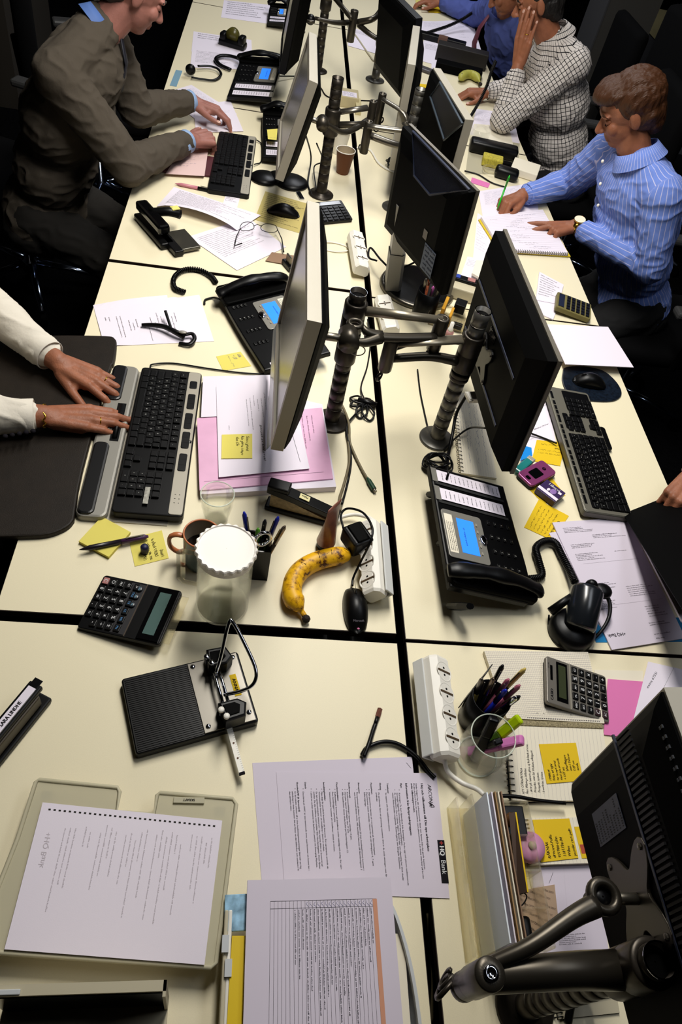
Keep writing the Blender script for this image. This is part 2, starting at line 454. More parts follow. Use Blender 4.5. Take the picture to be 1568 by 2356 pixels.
m4, MM4 = monitor('black-backed monitor with a mesh vent, on the thick silver stand', (0.109, 1.923, .33 + DZ), faceR(22.7), math.radians(2.6), .37, .305, 'mesh')
m6, MM6 = monitor('silver-edged monitor seen from behind, beyond the mesh-backed one', (0.200, 2.38, .325 + DZ), faceR(8), math.radians(0), .38, .31, 'silverR')
_p = [onback(MM6, *q) for q in ((990, 222), (1012, 190), (1064, 285), (1022, 322))]
b = B(); b.add(tube([(q[0], .0555, q[1]) for q in _p], .004, 6, closed=True), mat('rib_slate', '2c3640', .45)); b.add(([(q[0], .0553, q[1]) for q in _p], [(0, 1, 2, 3)]), blk); obj('vent_mesh', b, m6)
m8, MM8 = monitor('black monitor back cut by the top edge, right of the far pole', (0.153, 3.368, .293 + DZ), faceR(16), math.radians(8.8), .40, .32, 'black')
m9, MM9 = monitor('nearest black monitor with vent slots and a blue-grey sticker, lower right', (0.208, 0.164, .385 + DZ), faceR(1.4), math.radians(4.0), .44, .325, 'vents')
# stickers on the monitor backs
def on_back(parent, name, x0, z0, x1, z1, y, m, draw=None, label=None):
    b = B(); b.add(box(x0, y, z0, x1, y + .0006, z1), m)
    if draw: draw(b, y + .0009)
    o = obj(name, b, parent)
    if label: o['label'] = label
    return o
def stick_rows(x0, z0, x1, z1, n, m, seed=1):
    def d(b, y):
        S = Sheet(1, 1); r = random.Random(seed)
        for k in range(n):
            S.words(x0 + .003, z0 + (k + .4) * (z1 - z0) / n, (x1 - x0) * r.uniform(.5, .93), (z1 - z0) / n * .55, m, seed=seed*50 + k)
        for vf, mm, z in S.items: b.add(([(p[0], y, p[1]) for p in vf[0]], [q[::-1] for q in vf[1]]), mm)
    return d
_a = onback(MM9, 1362, 1873); _b = onback(MM9, 1440, 1905); _c = onback(MM9, 1420, 1835); print('ST', _a, _b, _c, onback(MM9, 1432, 1700), onback(MM9, 1500, 2050), onback(MM9, 1385, 2150))
SX0, SX1, SZ0, SZ1 = sorted((_a[0], _b[0]))[0], sorted((_a[0], _b[0]))[1], _a[1] - .0, _c[1] + .0
on_back(m9, 'rating_sticker', SX0, SZ0, SX1, SZ1, .0548, mat('sticker_slate', '353c4e', 0.5), stick_rows(SX0, SZ0, SX1, SZ1, 9, mat('ink_sticker', '0d0f16', .7), 3), 'blue-grey rating sticker')
on_back(m4, 'label_sticker', -.145, -.115, -.085, -.04, .0548, mat('sticker_blue', '42506a', 0.5), stick_rows(-.145, -.115, -.085, -.04, 6, ink, 5), 'blue-grey sticker')
on_back(m4, 'tape_piece', -.085, -.035, -.065, -.01, .0548, mat('tape_grey', '6d675f', 0.5))
# ------------------------------------------------------------------ monitor poles with jointed arms
def pole_thing(label, x, y, H, light=False, step=.031):
    t = thing('pole_stand', label, 'monitor pole', (x, y, DZ)); m = polel if light else poled
    b = B(); b.add(lathe([(.046, 0), (.046, .004), (.043, .0065), (.024, .009), (.024, .012)], 32), m, smooth=True); obj('base_disc', b, t)
    pr = [(.0192, .009)]; z = .05
    while z < H - .01:
        pr += [(.0192, z), (.0178, z + .0008), (.0178, z + .0018), (.0192, z + .0026)]; z += step
    pr += [(.0192, H), (.0172, H), (.0168, H - .05), (.001, H - .05)]
    b = B(); b.add(lathe(pr, 28, cap=False), m, smooth=True)
    for k in range(1, int((H - .02)/step)): zz = .05 + (k - 1)*step; b.add(lathe([(.0190, zz + .0030), (.0197, zz + .0033), (.0190, zz + .0037)], 28, cap=False), steel)  # light rings added as highlights along the step edges
    b.add(lathe([(.0172, H), (.0195, H), (.0195, H - .0012)], 28, cap=False), chrome); obj('pole', b, t)
    b = B(); b.add(lathe([(.0165, H - .012), (.001, H - .0115)], 24, cap=False), blkm); obj('pole_mouth_dark', b, t)  # black disc stands for the shade inside the open pole top
    return t
def rel(t, p): return Vector(p) - t.location
def collar(t, z0, z1, m=None, r=.0255):
    b = B(); b.add(lathe([(.0195, z0), (r*.95, z0), (r, z0 + .003), (r, (z0+z1)/2 - .001), (r*.97, (z0+z1)/2), (r, (z0+z1)/2 + .001), (r, z1 - .003), (r*.93, z1), (.0195, z1)], 28, cap=False), m or poled, smooth=True)
    obj('collar', b, t)
def joint(t, p, r, z0, z1, m=None, hole=True, name='elbow_joint'):
    p = rel(t, p); b = B(); k = .55 if hole else .01
    b.add(lathe([(r*.2, z0), (r*.9, z0), (r, z0 + .003), (r, z1 - .003), (r*.92, z1), (r*k, z1), (r*k, z1 - .008), (.0005, z1 - .008)], 24, cap=False), m or armm, tr(p.x, p.y, 0), smooth=True)
    return obj(name, b, t)
def rod(t, P, r, m=None, name='arm_rod', flat=1.0, sm=5, seg=12):
    P = [rel(t, p) for p in P]; P = smoothpts(P, sm) if len(P) > 2 else P
    b = B(); b.add(tube(P, r, seg, flat=flat), m or armm, smooth=True); return obj(name, b, t)
def hook(t, p, s=1.0, m=None, dirv=(-.6, -.8)):
    p = rel(t, p); P = []
    for i in range(15):
        a = -.5 + i * 4.6 / 14; rr = .012 * s * (1 - .035 * i)
        P.append(p + Vector((dirv[0] * rr * math.cos(a) * 1.0 + dirv[0]*.008, dirv[1] * rr * math.cos(a), -.012*s - rr * math.sin(a))))
    b = B(); b.add(tube([p] + P, .0022 * s, 6), m or blk, smooth=True); return obj('cable_hook', b, t)
def headjoint(t, p, toward, r=.02, m=None):
    """horizontal disc joint plus a plate behind a monitor"""
    p = Vector(p); q = Vector(toward); d = (q - p); d.z = 0; d.normalize(); s = Vector((-d.y, d.x, 0))
    b = B(); b.add(cyl(rel(t, p - s*r), rel(t, p + s*r), r, r, 24), m or armm, smooth=True); b.add(cyl(rel(t, p - s*(r+.002)), rel(t, p - s*r*.98), r*.55, r*.6, 20), blk); obj('tilt_joint', b, t)
    b = B(); b.add(cyl(rel(t, p), rel(t, q), .009, .009, 12), steel, smooth=True); obj('spindle', b, t)
def vesa(t, M, x, z, s=.05, y=.0545, m=None, star=False):
    b = B()
    P = []
    for i in range(56):
        a = 2*PI*i/56; k = s * (.60 + .80 * abs(math.sin(2*a))**2.6)
        P.append((x + k*math.cos(a), z + k*math.sin(a)))
    v, f = prism(P, 0, .004, .001)
    b.add(([(p[0], y + p[2], p[1]) for p in v], [q[::-1] for q in f]), m or armm)
    for sx in (-1, 1):
        for sz in (-1, 1):
            c = (x + sx*s*.85, z + sz*s*.85); v, f = lathe([(.004, 0), (.004, .002), (.002, .003)], 10); b.add(([(c[0] + p[0], y + .004 + p[2], c[1] + p[1]) for p in v], f), steel)
    o = obj('mounting_plate', b, t); o.matrix_basis = Matrix.Translation(-t.location) @ M
# P1: left pole behind the big silver monitor
p1 = pole_thing('dark ringed pole whose arm holds the big silver-edged monitor on the left', -.132, 1.384, .39)
collar(p1, .20, .285); collar(p1, .29, .365, r=.0262)
E1 = at(1012, 752, .335)
rod(p1, [(-.112, 1.384, DZ+.343), E1 + Vector((0, 0, .018))], [.0115, .0095], mat('arm_light', '8b8372', .34, metal=.7), 'upper_arm')
joint(p1, E1, .0165, .27, .36)
H1 = at(802, 780, .33)
rod(p1, [at(1000, 776, .315), at(930, 777, .32), at(872, 775, .325), at(840, 768, .33)], [.013, .017, .017, .012], name='forearm', flat=.75)
b = B(); hp = rel(p1, at(817, 745, .345)); b.add(tube([hp + Vector((.0145*math.cos(a), .0145*math.sin(a), 0)) for a in [2*PI*i/20 for i in range(20)]], .0058, 8, closed=True), armm, smooth=True)
b.add(tube(smoothpts([hp + Vector((.016, -.004, -.002)), rel(p1, at(845, 765, .335)), rel(p1, at(875, 775, .325))], 4), [.006, .014], 8), armm, smooth=True); b.add(tube(smoothpts([rel(p1, H1) + Vector((.008, -.004, 0)), rel(p1, at(838, 788, .325)), rel(p1, at(875, 777, .325))], 4), [.006, .014], 8), armm, smooth=True); obj('ring_end', b, p1)
headjoint(p1, H1, (-.226, H1.y, H1.z), .0225)
vesa(p1, MM1, 0.0, 0.0, .045, .0545, blk)
b = B(); g = rel(p1, at(822, 806, .30)); b.add(tube([g + Vector((.017*math.cos(a), .004*math.sin(a), .011*math.sin(a))) for a in [2*PI*i/18 for i in range(18)]], .0013, 6, closed=True), steel, smooth=True); obj('split_ring', b, p1)
# P2: right pole, arm folded back to the big black monitor
p2 = pole_thing('light ringed pole in front of the big black monitor back', .146, 1.358, .40, True)
collar(p2, .235, .335, r=.0262); collar(p2, .205, .23, r=.024)
E2 = at(893, 815, .27)
rod(p2, [(.124, 1.358, DZ+.318), E2 + Vector((.012, 0, .035))], [.015, .016], mat('arm_light', '8b8372', .34, metal=.7), 'upper_arm', flat=.45)
rod(p2, [(.124, 1.35, DZ+.262), (.06, 1.355, DZ+.262), E2 + Vector((.012, .002, -.012))], [.0125, .0115, .010], name='lower_arm')
joint(p2, E2, .0165, .225, .315)
hook(p2, E2 + Vector((-.003, -.006, -.045)), 1.25)
hook(p2, at(985, 800, .28) + Vector((0, 0, 0)), 1.1, dirv=(.9, -.3))
rod(p2, [E2 + Vector((0, .02, .0)), (.02, 1.395, DZ+.27), (.09, 1.415, DZ+.27), (.155, 1.405, DZ+.28)], [.012, .017, .015, .012], name='forearm', flat=.7)
headjoint(p2, (.170, 1.405, DZ+.285), (.195, 1.40, DZ+.285), .018)
vesa(p2, MM5, 0.0, -.03, .045, .0545, blk)
# P3: left upper pole
p3 = pole_thing('dark ringed pole beside the brown paper cup', -.145, 2.594, .395)
collar(p3, .215, .30, r=.027)
E3 = at(855, 262, .30)
rod(p3, [(-.12, 2.594, DZ+.292), at(845, 248, .31)], [.013, .014], steel, 'upper_arm', flat=.6)
rod(p3, [(-.12, 2.594, DZ+.25), at(850, 285, .26)], [.011, .010], name='lower_arm')
joint(p3, at(856, 250, .29), .014, .21, .315); hook(p3, at(862, 285, .2), 1.2, dirv=(.8, -.2))
rod(p3, [at(856, 270, .25), (-.10, 2.52, DZ+.26), (-.18, 2.47, DZ+.30)], [.012, .016, .012], name='forearm', flat=.7)
headjoint(p3, (-.185, 2.46, DZ+.30), (-.235, 2.46, DZ+.31), .02)
vesa(p3, MM2, 0.0, 0.0, .045, .0545, blk)
# P4: right upper pole
p4 = pole_thing('light ringed pole by the silver monitors, above the mesh-backed one', .128, 2.575, .41, True)
collar(p4, .20, .30, polel, .027)
rod(p4, [(.10, 2.575, DZ+.295), at(935, 300, .30), at(845, 290, .29)], [.012, .011, .013], steel, 'upper_arm', flat=.6)
joint(p4, at(845, 300, .265), .015, .19, .295)
rod(p4, [at(852, 312, .24), at(900, 330, .24), at(940, 340, .25)], [.016, .021, .015], steel, 'forearm', flat=.7)
rod(p4, [(.12, 2.60, DZ+.27), at(930, 262, .31), at(880, 228, .32)], [.012, .010, .010], steel, 'side_arm', flat=.6)
joint(p4, at(877, 232, .30), .014, .22, .325, name='side_joint'); hook(p4, at(872, 265, .22), 1.2, dirv=(.8, -.2))
hook(p4, at(838, 330, .2), 1.2, dirv=(-.8, -.2))
headjoint(p4, at(942, 345, .255), (.085, 2.06, DZ+.26), .02)
# far poles
p5 = pole_thing('far dark pole near the top edge, left of the gap', -.147, 3.80, .40)
collar(p5, .25, .33)
E5 = at(812, 50, .28)
rod(p5, [(-.125, 3.80, DZ+.31), at(808, 42, .30)], [.010, .010], name='upper_arm')
joint(p5, at(812, 48, .28), .017, .20, .32)
rod(p5, [at(805, 52, .26), at(770, 52, .27), at(725, 42, .28)], [.016, .017, .010], name='forearm', flat=.7)
b = B(); hp = rel(p5, at(714, 45, .28)); b.add(tube([hp + Vector((.026*math.cos(a), .026*math.sin(a), 0)) for a in [.7 + 4.9*i/20 for i in range(20)]], .006, 8), armm, smooth=True); b.add(ball(.02, .02, .02, c=tuple(hp)), blk, smooth=True); obj('ring_end', b, p5)
vesa(p5, MM3, 0.0, 0.0, .045, .0745, blk)
p6 = pole_thing('far pole near the top edge, right of the gap', .131, 3.807, .38, True)
collar(p6, .25, .33)
rod(p6, [(.105, 3.80, DZ+.30), at(860, 42, .30), at(822, 52, .27)], [.011, .011, .013], name='upper_arm')
rod(p6, [at(826, 58, .26), at(850, 78, .25), at(872, 92, .24)], [.015, .013, .012], name='forearm', flat=.7)
joint(p6, at(876, 104, .22), .02, .15, .26); headjoint(p6, at(878, 96, .24), (.12, 3.36, DZ+.25), .022)
# nearest pole, lower right
p7 = pole_thing('nearest pole and thick arm holding the vent-slotted monitor, lower right', .139, .120, .42)
collar(p7, .31, .405, r=.027)
E7 = at(1128, 2240, .40)
rod(p7, [E7 + Vector((.0, 0, -.03)), E7*.5 + Vector((.139, .120, DZ+.36))*.5 + Vector((0, .0, 0)), (.128, .120, DZ+.352)], [.0165, .0185, .0215], name='upper_arm', sm=4, seg=18)
joint(p7, E7, .0175, .335, .40, hole=False)
b = B(); e = rel(p7, E7); b.add(lathe([(.0085, .40), (.0085, .4025), (.0062, .4035), (.0048, .4035), (.004, .402), (.0005, .402)], 20, cap=False), chrome, tr(e.x, e.y, 0), smooth=True); obj('bolt', b, p7)
b = B(); b.add(lathe([(.001, .295), (.0145, .295), (.016, .298), (.016, .31), (.0148, .311), (.016, .312), (.016, .336)], 22, cap=False), poled, tr(e.x, e.y, 0), smooth=True); obj('lower_joint', b, p7)
hook(p7, E7 + Vector((-.014, .004, -.095)), 1.5, poled); hook(p7, E7 + Vector((-.010, .012, -.10)), 1.3, poled)
H7 = at(1388, 2062, .40)
b = B(); b.add(bevbox(.034, .030, .016, .003), white); b.add(bevbox(.012, .036, .010, .002, -.012, 0, 0), white); o = obj('cable_plug', b, None, at(1088, 914, .12), .2); tag(o, 'white cable plug at the left edge of the big black monitor', 'plug')
rod(p7, [E7 + Vector((.004, .01, -.015)), E7*.66 + H7*.34 + Vector((0, 0, -.004)), E7*.3 + H7*.7, H7 + Vector((-.014, -.010, -.0))], [.0075, .009, .0095, .013], name='forearm', sm=5)
b = B(); h7 = rel(p7, H7)
b.add(tube([h7 + Vector((.0155*math.cos(a), .0155*math.sin(a), 0)) for a in [2*PI*i/24 for i in range(24)]], .0062, 10, closed=True), armm, smooth=True)
b.add(lathe([(.0125, -.03), (.0125, -.002), (.001, -.002)], 20, cap=False), blk, tr(h7.x, h7.y, h7.z), smooth=True); obj('ring_end', b, p7)
rod(p7, [H7 + Vector((.0, .0, -.012)), (.166, H7.y, H7.z - .012)], [.007, .007], steel, 'spindle')
_l = MM9.inverted() @ Vector((.17, H7.y, H7.z - .012))
vesa(p7, MM9, _l.x, _l.z, .055, .0545, armm, star=True)
# ------------------------------------------------------------------ helpers to stand things where the photo shows them
def pair(a, b2, h=0.0):
    A = at(*a, h); Bq = at(*b2, h); c = (A + Bq)/2; return c, math.atan2(Bq.y - A.y, Bq.x - A.x), (Bq - A).length
def frame(O, X, Y):
    O, X, Y = Vector(O), Vector(X), Vector(Y); x = (X - O).normalized(); y = (Y - O); y = (y - x*y.dot(x)).normalized(); z = x.cross(y)
    M = Matrix((x, y, z)).transposed().to_4x4(); M.translation = O; return M
def mthing(name, label, cat, M, group=None):
    return thing(name, label, cat, loc=M.translation, rot=M.to_euler(), group=group)
legend = mat('key_legend', 'b9b9b2', .5)
# ------------------------------------------------------------------ keyboards
ROWS = [['esc', 'F1', 'F2', 'F3', 'F4', 'F5', 'F6', 'F7', 'F8', 'F9', '10', '11', '12'], list('§1234567890+´'), list('QWERTYUIOPÅ¨'), list('ASDFGHJKLÖÄ\''), list('<ZXCVBNM,.-')]
def key_mesh(w, d, leg, kh=.006):
    b = B(); b.add(prism(rrect(w, d, .0012, 1), 0, kh, .0016), keym)
    v = b.v
    if leg: b.add(([(p[0], p[1], p[2] + kh + .0002) for p in text(leg, 0, -.0015, .0048 if len(leg) == 1 else .003, align=.5)[0]], text(leg, 0, 0, 1)[1]), legend)
    return b
def keyboard(label, c, rz, W, D, style='hp', key=True, near=True, tilt=0.0, flip=False):
    t = thing('keyboard', label, 'keyboard', c, rot=(tilt, 0, rz)); H = .018
    b = B()
    b.add(prism(rrect(W, D, .010, 4), 0.001, H, .003), blk if style == 'hp' else mat('keyboard_grey', '57554c', .4, metal=.5))
    obj('case', b, t)
    u = .0187 * W / .46; kx0 = -W/2 + .014; ky = -D/2 + .016
    if style == 'hp':                        # silver strip of media buttons along the back
        b = B(); b.add(prism(rrect(W*.985, D*.20, .006, 3, 0, D/2 - D*.115), H - .002, H + .0016, .001), silver_l); st = obj('button_strip', b, t)
        for k, x in enumerate((-.43, -.30, -.155, -.02, .13)):
            if k in (0,): wd = .028
            else: wd = .055
            b = B(); b.add(prism(rrect(wd, D*.12, .004, 3, x*W + .02, D/2 - D*.115), H + .0012, H + .0034, .001), blk)
            for q in range(1, 3 if wd > .03 else 1): b.add(cbox(.0006, D*.12, .0005, x*W + .02 - wd/2 + wd*q/3, D/2 - D*.115, H + .0034), keym)
            obj('media_button', b, st)
        b = B(); b.add(prism(rrect(.009, .009, .001, 1, .03*W, D/2 - D*.05), H + .0012, H + .002), ink)
        b.add(([(p[0] + .03*W, p[1] + D/2 - D*.05, p[2] + H + .0022) for p in text('hp', 0, -.002, .006, align=.5, shear=.2)[0]], text('hp', 0, 0, 1)[1]), inkw)
        for k in range(3): b.add(prism(rrect(.002, .002, .0008, 2, W*.40 + k*.012 - .012, D/2 - D*.09), H + .0012, H + .002), blk); b.add(cbox(.001, .003, .0004, W*.40 + k*.012 - .012, D/2 - D*.15, H + .0018), ink)
        obj('maker_mark', b, st)
    else:                                    # silver sheet with black wells around the key blocks and a row of thin buttons
        b = B(); sil = mat('keyboard_silver', '8d897c', .35, metal=.6)
        b.add(prism(rrect(W*.985, D*.97, .008, 3), H - .002, H + .001, .001), sil); fp = obj('faceplate', b, t)
        for k in range(22):
            b = B(); b.add(cbox(W*.031, .007, .0016, -W*.44 + k*W*.0415 + (W*.012 if k % 5 == 0 else 0), D/2 - .0105, H + .0016), blk); obj('media_button', b, fp)
        b = B()
        for (x0, x1, y0, y1) in ((-.47, .095, .05, .66), (.13, .265, .40, .66), (.15, .25, .05, .23), (.295, .475, .05, .66), (-.47, .095, .70, .82), (.13, .265, .70, .82)):
            b.add(prism(rrect((x1 - x0)*W, (y1 - y0)*D, .004, 2, (x0+x1)/2*W, -D/2 + (y0+y1)/2*D), H, H + .0014), blk)
        obj('key_well', b, fp)
    rh = D * (.118 if style == 'hp' else .122); keys = []
    def K(x, y, w, leg=''): keys.append((x, y, w, leg))
    y4 = -D/2 + rh*.85
    x0 = -W/2 + W*.03
    un = W*.0393
    cap = lambda s: s if near else ''
    # bottom row
    x = x0
    for wk, lg in ((1.4, ''), (1.1, ''), (1.3, ''), (5.6, ''), (1.3, ''), (1.1, ''), (1.1, ''), (1.4, '')):
        K(x + wk*un/2, y4, wk*un, lg); x += wk*un
    Wm = x
    for r, (row, pre) in enumerate(((ROWS[4], 1.25), (ROWS[3], 1.75), (ROWS[2], 1.5), (ROWS[1], 0))):
        x = x0; y = y4 + rh*(r + 1)
        if pre: K(x + pre*un/2, y, pre*un); x += pre*un
        for ch in row: K(x + un/2, y, un, cap(ch)); x += un
        if Wm - x > un*.5: K((x + Wm)/2, y, Wm - x)
    y = y4 + rh*5.15; x = x0
    for i, ch in enumerate(ROWS[0]):
        K(x + un/2, y, un, cap(ch)); x += un * (1.22 if i in (0, 4, 8) else 1.06)
    xn = Wm + un*.55
    for r in (3, 4):
        for k in range(3): K(xn + un*(k + .5), y4 + rh*r, un)
    for k in range(3): K(xn + un*(k + .5), y, un)
    for k in range(3): K(xn + un*(k + .5), y4, un)
    K(xn + un*1.5, y4 + rh, un)
    xp = xn + un*3.5
    pad = [['0', '0', ',', ''], ['1', '2', '3', ''], ['4', '5', '6', '+'], ['7', '8', '9', ''], ['', '/', '*', '-']]
    for r in range(5):
        for k in range(4):
            if r == 0 and k == 1: continue
            wk = 2 if (r == 0 and k == 0) else 1
            K(xp + un*(k + wk/2), y4 + rh*r, un*wk, cap(pad[r][k]))
    cache = {}
    for x, y, wk, lg in keys[:100]:
        kk = (round(wk, 4), lg)
        if kk not in cache:
            bb = key_mesh(wk - .0022, rh - .0022, lg); cache[kk] = mesh_of('key', bb)
        o = obj('key', cache[kk], t, (x, y, H + .0002))
    if keys[100:]:
        b = B()
        for x, y, wk, lg in keys[100:]: b.add(prism(rrect(wk - .0022, rh - .0022, .0012, 1, x, y), H, H + .006, .0016), keym)
        o = obj('key_rest', b, t); o['kind'] = 'stuff'
    if near and style == 'hp':
        b = B(); b.add(cbox(.048, .011, .0006, .195, y4 + rh*3.0, H + .0068), mat('peeled_tape', '9c9a90', .3, var=.4, vscale=120)); o = obj('tape_strip', b, t)
    return t
c, a, l = pair((396, 848), (338, 1180), .03); c.z = DZ + .008
k1 = keyboard('black keyboard with silver button strip, in front of the hands in white cuffs', c, a, .485, .152)
# roller mouse palm rest in front of it
c, a, l = pair((290, 842), (208, 1182), .02); c.z = DZ
t = thing('roller_palm_rest', 'silver palm rest with black pads and a roller bar, under the two hands', 'palm rest', c, a)
b = B(); b.add(prism(rrect(.505, .066, .018, 5), .001, .018, .006), silver); obj('body', b, t)
for x0, x1 in ((-.248, -.115), (.03, .248)):
    b = B(); b.add(prism(rrect(x1 - x0, .036, .014, 5, (x0+x1)/2, -.012), .012, .0225, .005), mat('pad_black', '08080a', .35)); obj('wrist_pad', b, t)
b = B(); b.add(cyl((-.10, .012, .019), (.015, .012, .019), .0062, .0062, 16), blk, smooth=True); b.add(cbox(.13, .02, .006, -.042, .012, .016), blk); obj('roller_bar', b, t)
for x in (-.075, -.055, -.02):
    b = B(); b.add(prism(rrect(.016, .018, .004, 3, x, -.012), .014, .0205, .002), silver_l); obj('click_button', b, t)
b = B(); b.add(cbox(.50, .17, .002, 0.0, .075, .0015), silver_l); obj('base_plate', b, t)
c, a, l = pair((548, 303), (524, 445), .02); c.z = DZ
k2 = keyboard('black keyboard with a silver strip under the suited man\'s hands', c, a, .47, .145, near=False)
c, a, l = pair((1398, 1178), (1304, 900), .025); c.z = DZ + .0065
k3 = keyboard('long silver and black keyboard on the right desk edge', c, a, .475, .135, style='silver', tilt=math.radians(4))
b = B(); b.add(prism(rrect(.09, .02, .008, 3, .06, -.078), -.004, .012, .003), blk); obj('side_tab', b, k3)
# ------------------------------------------------------------------ mice
def mouse(label, c, rz, L=.112, W=.06, H=.034, wordmark=False):
    t = thing('computer_mouse', label, 'mouse', c, rz); b = B(); v = []; n = 14; m = 18
    for i in range(n + 1):
        x = -L/2 + L*i/n; s = math.sin(PI*(i/n)*.96 + .06)**.42 if 0 < i < n else .12; wd = W/2*s*(1 - .14*math.sin(PI*i/n)); hh = H*(math.sin(PI*min(1, (1 - i/n)*.78 + .12))**.8)*s
        for k in range(m + 1):
            a = PI*k/m; v.append((x, -wd*math.cos(a), .002 + hh*math.sin(a)**.7))
    f = [(i*(m+1)+k, (i+1)*(m+1)+k, (i+1)*(m+1)+k+1, i*(m+1)+k+1) for i in range(n) for k in range(m)]
    f += [tuple(range(m, -1, -1)), tuple(n*(m+1)+k for k in range(m+1)), tuple([i*(m+1) for i in range(n, -1, -1)] + [i*(m+1)+m for i in range(n+1)])]
    b.add((v, f), blk, smooth=True); obj('body', b, t)
    b = B(); b.add(ball(.009, .0035, .009, 14, 8, (L*.24, 0, H*.72)), keym, smooth=True); obj('wheel', b, t)
    b = B(); b.add(cbox(L*.4, .0008, .001, L*.3, 0, H*.9), blkg); obj('button_seam', b, t)
    if wordmark:
        b = B(); tv = text('Microsoft', 0, 0, .0058, align=.5, rot=0); b.add(([(-L*.36 + 0.0*p[0] + p[1]*1.0, -p[0], H*.66 + .002 + p[1]*.5) for p in tv[0]], tv[1]), inkg); obj('wordmark', b, t)
        b = B(); b.add(ball(.0022, .003, .0022, 10, 6, (-L*.455, 0, H*.42)), mat('pink_lamp', 'd77aa8', .3), smooth=True); obj('tail_light', b, t)
    return t
c, a, l = pair((824, 1452), (812, 1348), .012); c.z = DZ
mouse('black computer mouse with a pink tail light, below the white power strip', c, a, wordmark=True)
c, a, l = pair((618, 478), (686, 492), .012); c.z = DZ + .0005
mouse('black mouse on the patterned yellow paper by the glasses', c, a, .115, .062)
c, a, l = pair((1392, 880), (1325, 868), .02); c.z = DZ + .005
# gel mouse pad
gp = [(1293, 858), (1300, 847), (1340, 845), (1385, 855), (1415, 880), (1428, 905), (1420, 920), (1395, 926), (1345, 922), (1305, 905), (1292, 880)]
G = [at(x, y, 0) for x, y in gp]; gc = sum(G, Vector())/len(G); gc.z = DZ
b = B(); b.add(prism([tuple((p - gc).xy) for p in smoothpts([p for p in G], 5, True)], .0003, .005, .002), mat('mouse_pad_dark', '0b1420', .35, var=.7, vscale=120)); o = obj('mouse_pad', b, None, gc)
tag(o, 'dark speckled gel mouse pad near the right desk edge', 'mouse pad')
mouse('black mouse on the dark speckled gel pad', c, a, .105, .058)
# ------------------------------------------------------------------ calculators
def calc(label, M, W, D, T, body, rows, dispm, style):
    t = mthing('calculator', label, 'calculator', M); b = B(); b.add(prism(rrect(W, D, .008, 4, W/2, D/2), -T, 0, .002, bot=.002), body); obj('case', b, t); return t
# big black one: reading direction runs towards the lower right, display on its right
M = frame(at(240, 1322, .012), at(176, 1443, .010), at(412, 1372, .030)); 
Wc, Dc = (at(240, 1322, .012) - at(176, 1443, .010)).length, .165
t = mthing('calculator', 'black desk calculator lying across the seam left of the water jug', 'calculator', M)
b = B(); b.add(prism(rrect(Wc, Dc, .007, 4, Wc/2, Dc/2), -.012, 0, .002, bot=.002), blk); obj('case', b, t)
b = B(); b.add(cbox(Wc*.97, .002, .0012, Wc/2, Dc*.565, .0006), mat('bronze_line', '4d4238', .4, metal=.4)); b.add(rectf(Wc*.04, Dc*.38, Wc*.96, Dc*.56, .0004), mat('calc_band', '141216', .5)); obj('band', b, t)
b = B(); b.add(cbox(Wc*.94, Dc*.26, .004, Wc/2, Dc*.84, .001), blkg); dh = obj('display_hood', b, t)
b = B(); b.add(rectf(Wc*.12, Dc*.76, Wc*.88, Dc*.90, .0036), lcdm); obj('display', b, dh)
b = B(); b.add(cbox(Wc*.86, .016, .0016, Wc/2, Dc + .008, -.006), acryl); obj('flip_hinge', b, t)
keysC = [['C', '0', '00', '.', '=', ''], ['+/-', '1', '2', '3', '+', '-'], ['MU', '4', '5', '6', '×', '÷'], ['GT', '7', '8', '9', '%', '√'], ['▶', 'M+', 'M-', 'CE', 'M', 'R']]
keysC = [['C', '0', '00', '.', '=', None], ['O', '1', '2', '3', '+', '-'], ['MU', '4', '5', '6', 'x', '÷'], ['GT', '7', '8', '9', '%', '±'], ['>', 'TAX', 'TX', 'CE', 'MR', 'Mx']]
redk = mat('key_pink', 'a06a66', .5); whk = mat('calc_legend', 'd8d8d8', .5)
for r, row in enumerate(keysC):
    for k, s in enumerate(row):
        if s is None: continue
        wx = Wc*.145; dy = Dc*.088
        b = B(); b.add(prism(rrect(wx*.82, dy*.82, .0015, 2, 0, 0), 0, .004, .001), redk if (r, k) == (0, 0) else keym)
        big = len(s) == 1
        tv = text(s, 0, -dy*.22 if big else -dy*.14, dy*(.72 if big else .42), align=.5, bold=.02)
        b.add(([(p[0], p[1], .0043) for p in tv[0]], tv[1]), whk if not (r == 4 and k > 0) else mat('calc_blue', '4f86b8', .5))
        obj('key', b, t, (Wc*.12 + k*Wc*.152, Dc*.065 + r*Dc*.098, .0002))
for i in range(3):
    b = B(); b.add(lathe([(.006, 0), (.006, .003), (.005, .004)], 16), mat('round_key', '22262c', .3), smooth=True)
    tv = text(['OFF', 'M6', 'MS'][i], 0, -.002, .005, align=.5, bold=.02); b.add(([(p[0], p[1], .0043) for p in tv[0]], tv[1]), mat('calc_lightblue', '8ab4c8', .5))
    obj('round_key', b, t, (Wc*(.14 + i*.15), Dc*.50, .0004))
# silver Casio: display left, text reads towards the bottom-left corner of the photo
O = at(1262, 1612, .022); M = frame(O, at(1270, 1514, .022), at(1402, 1668, .006))
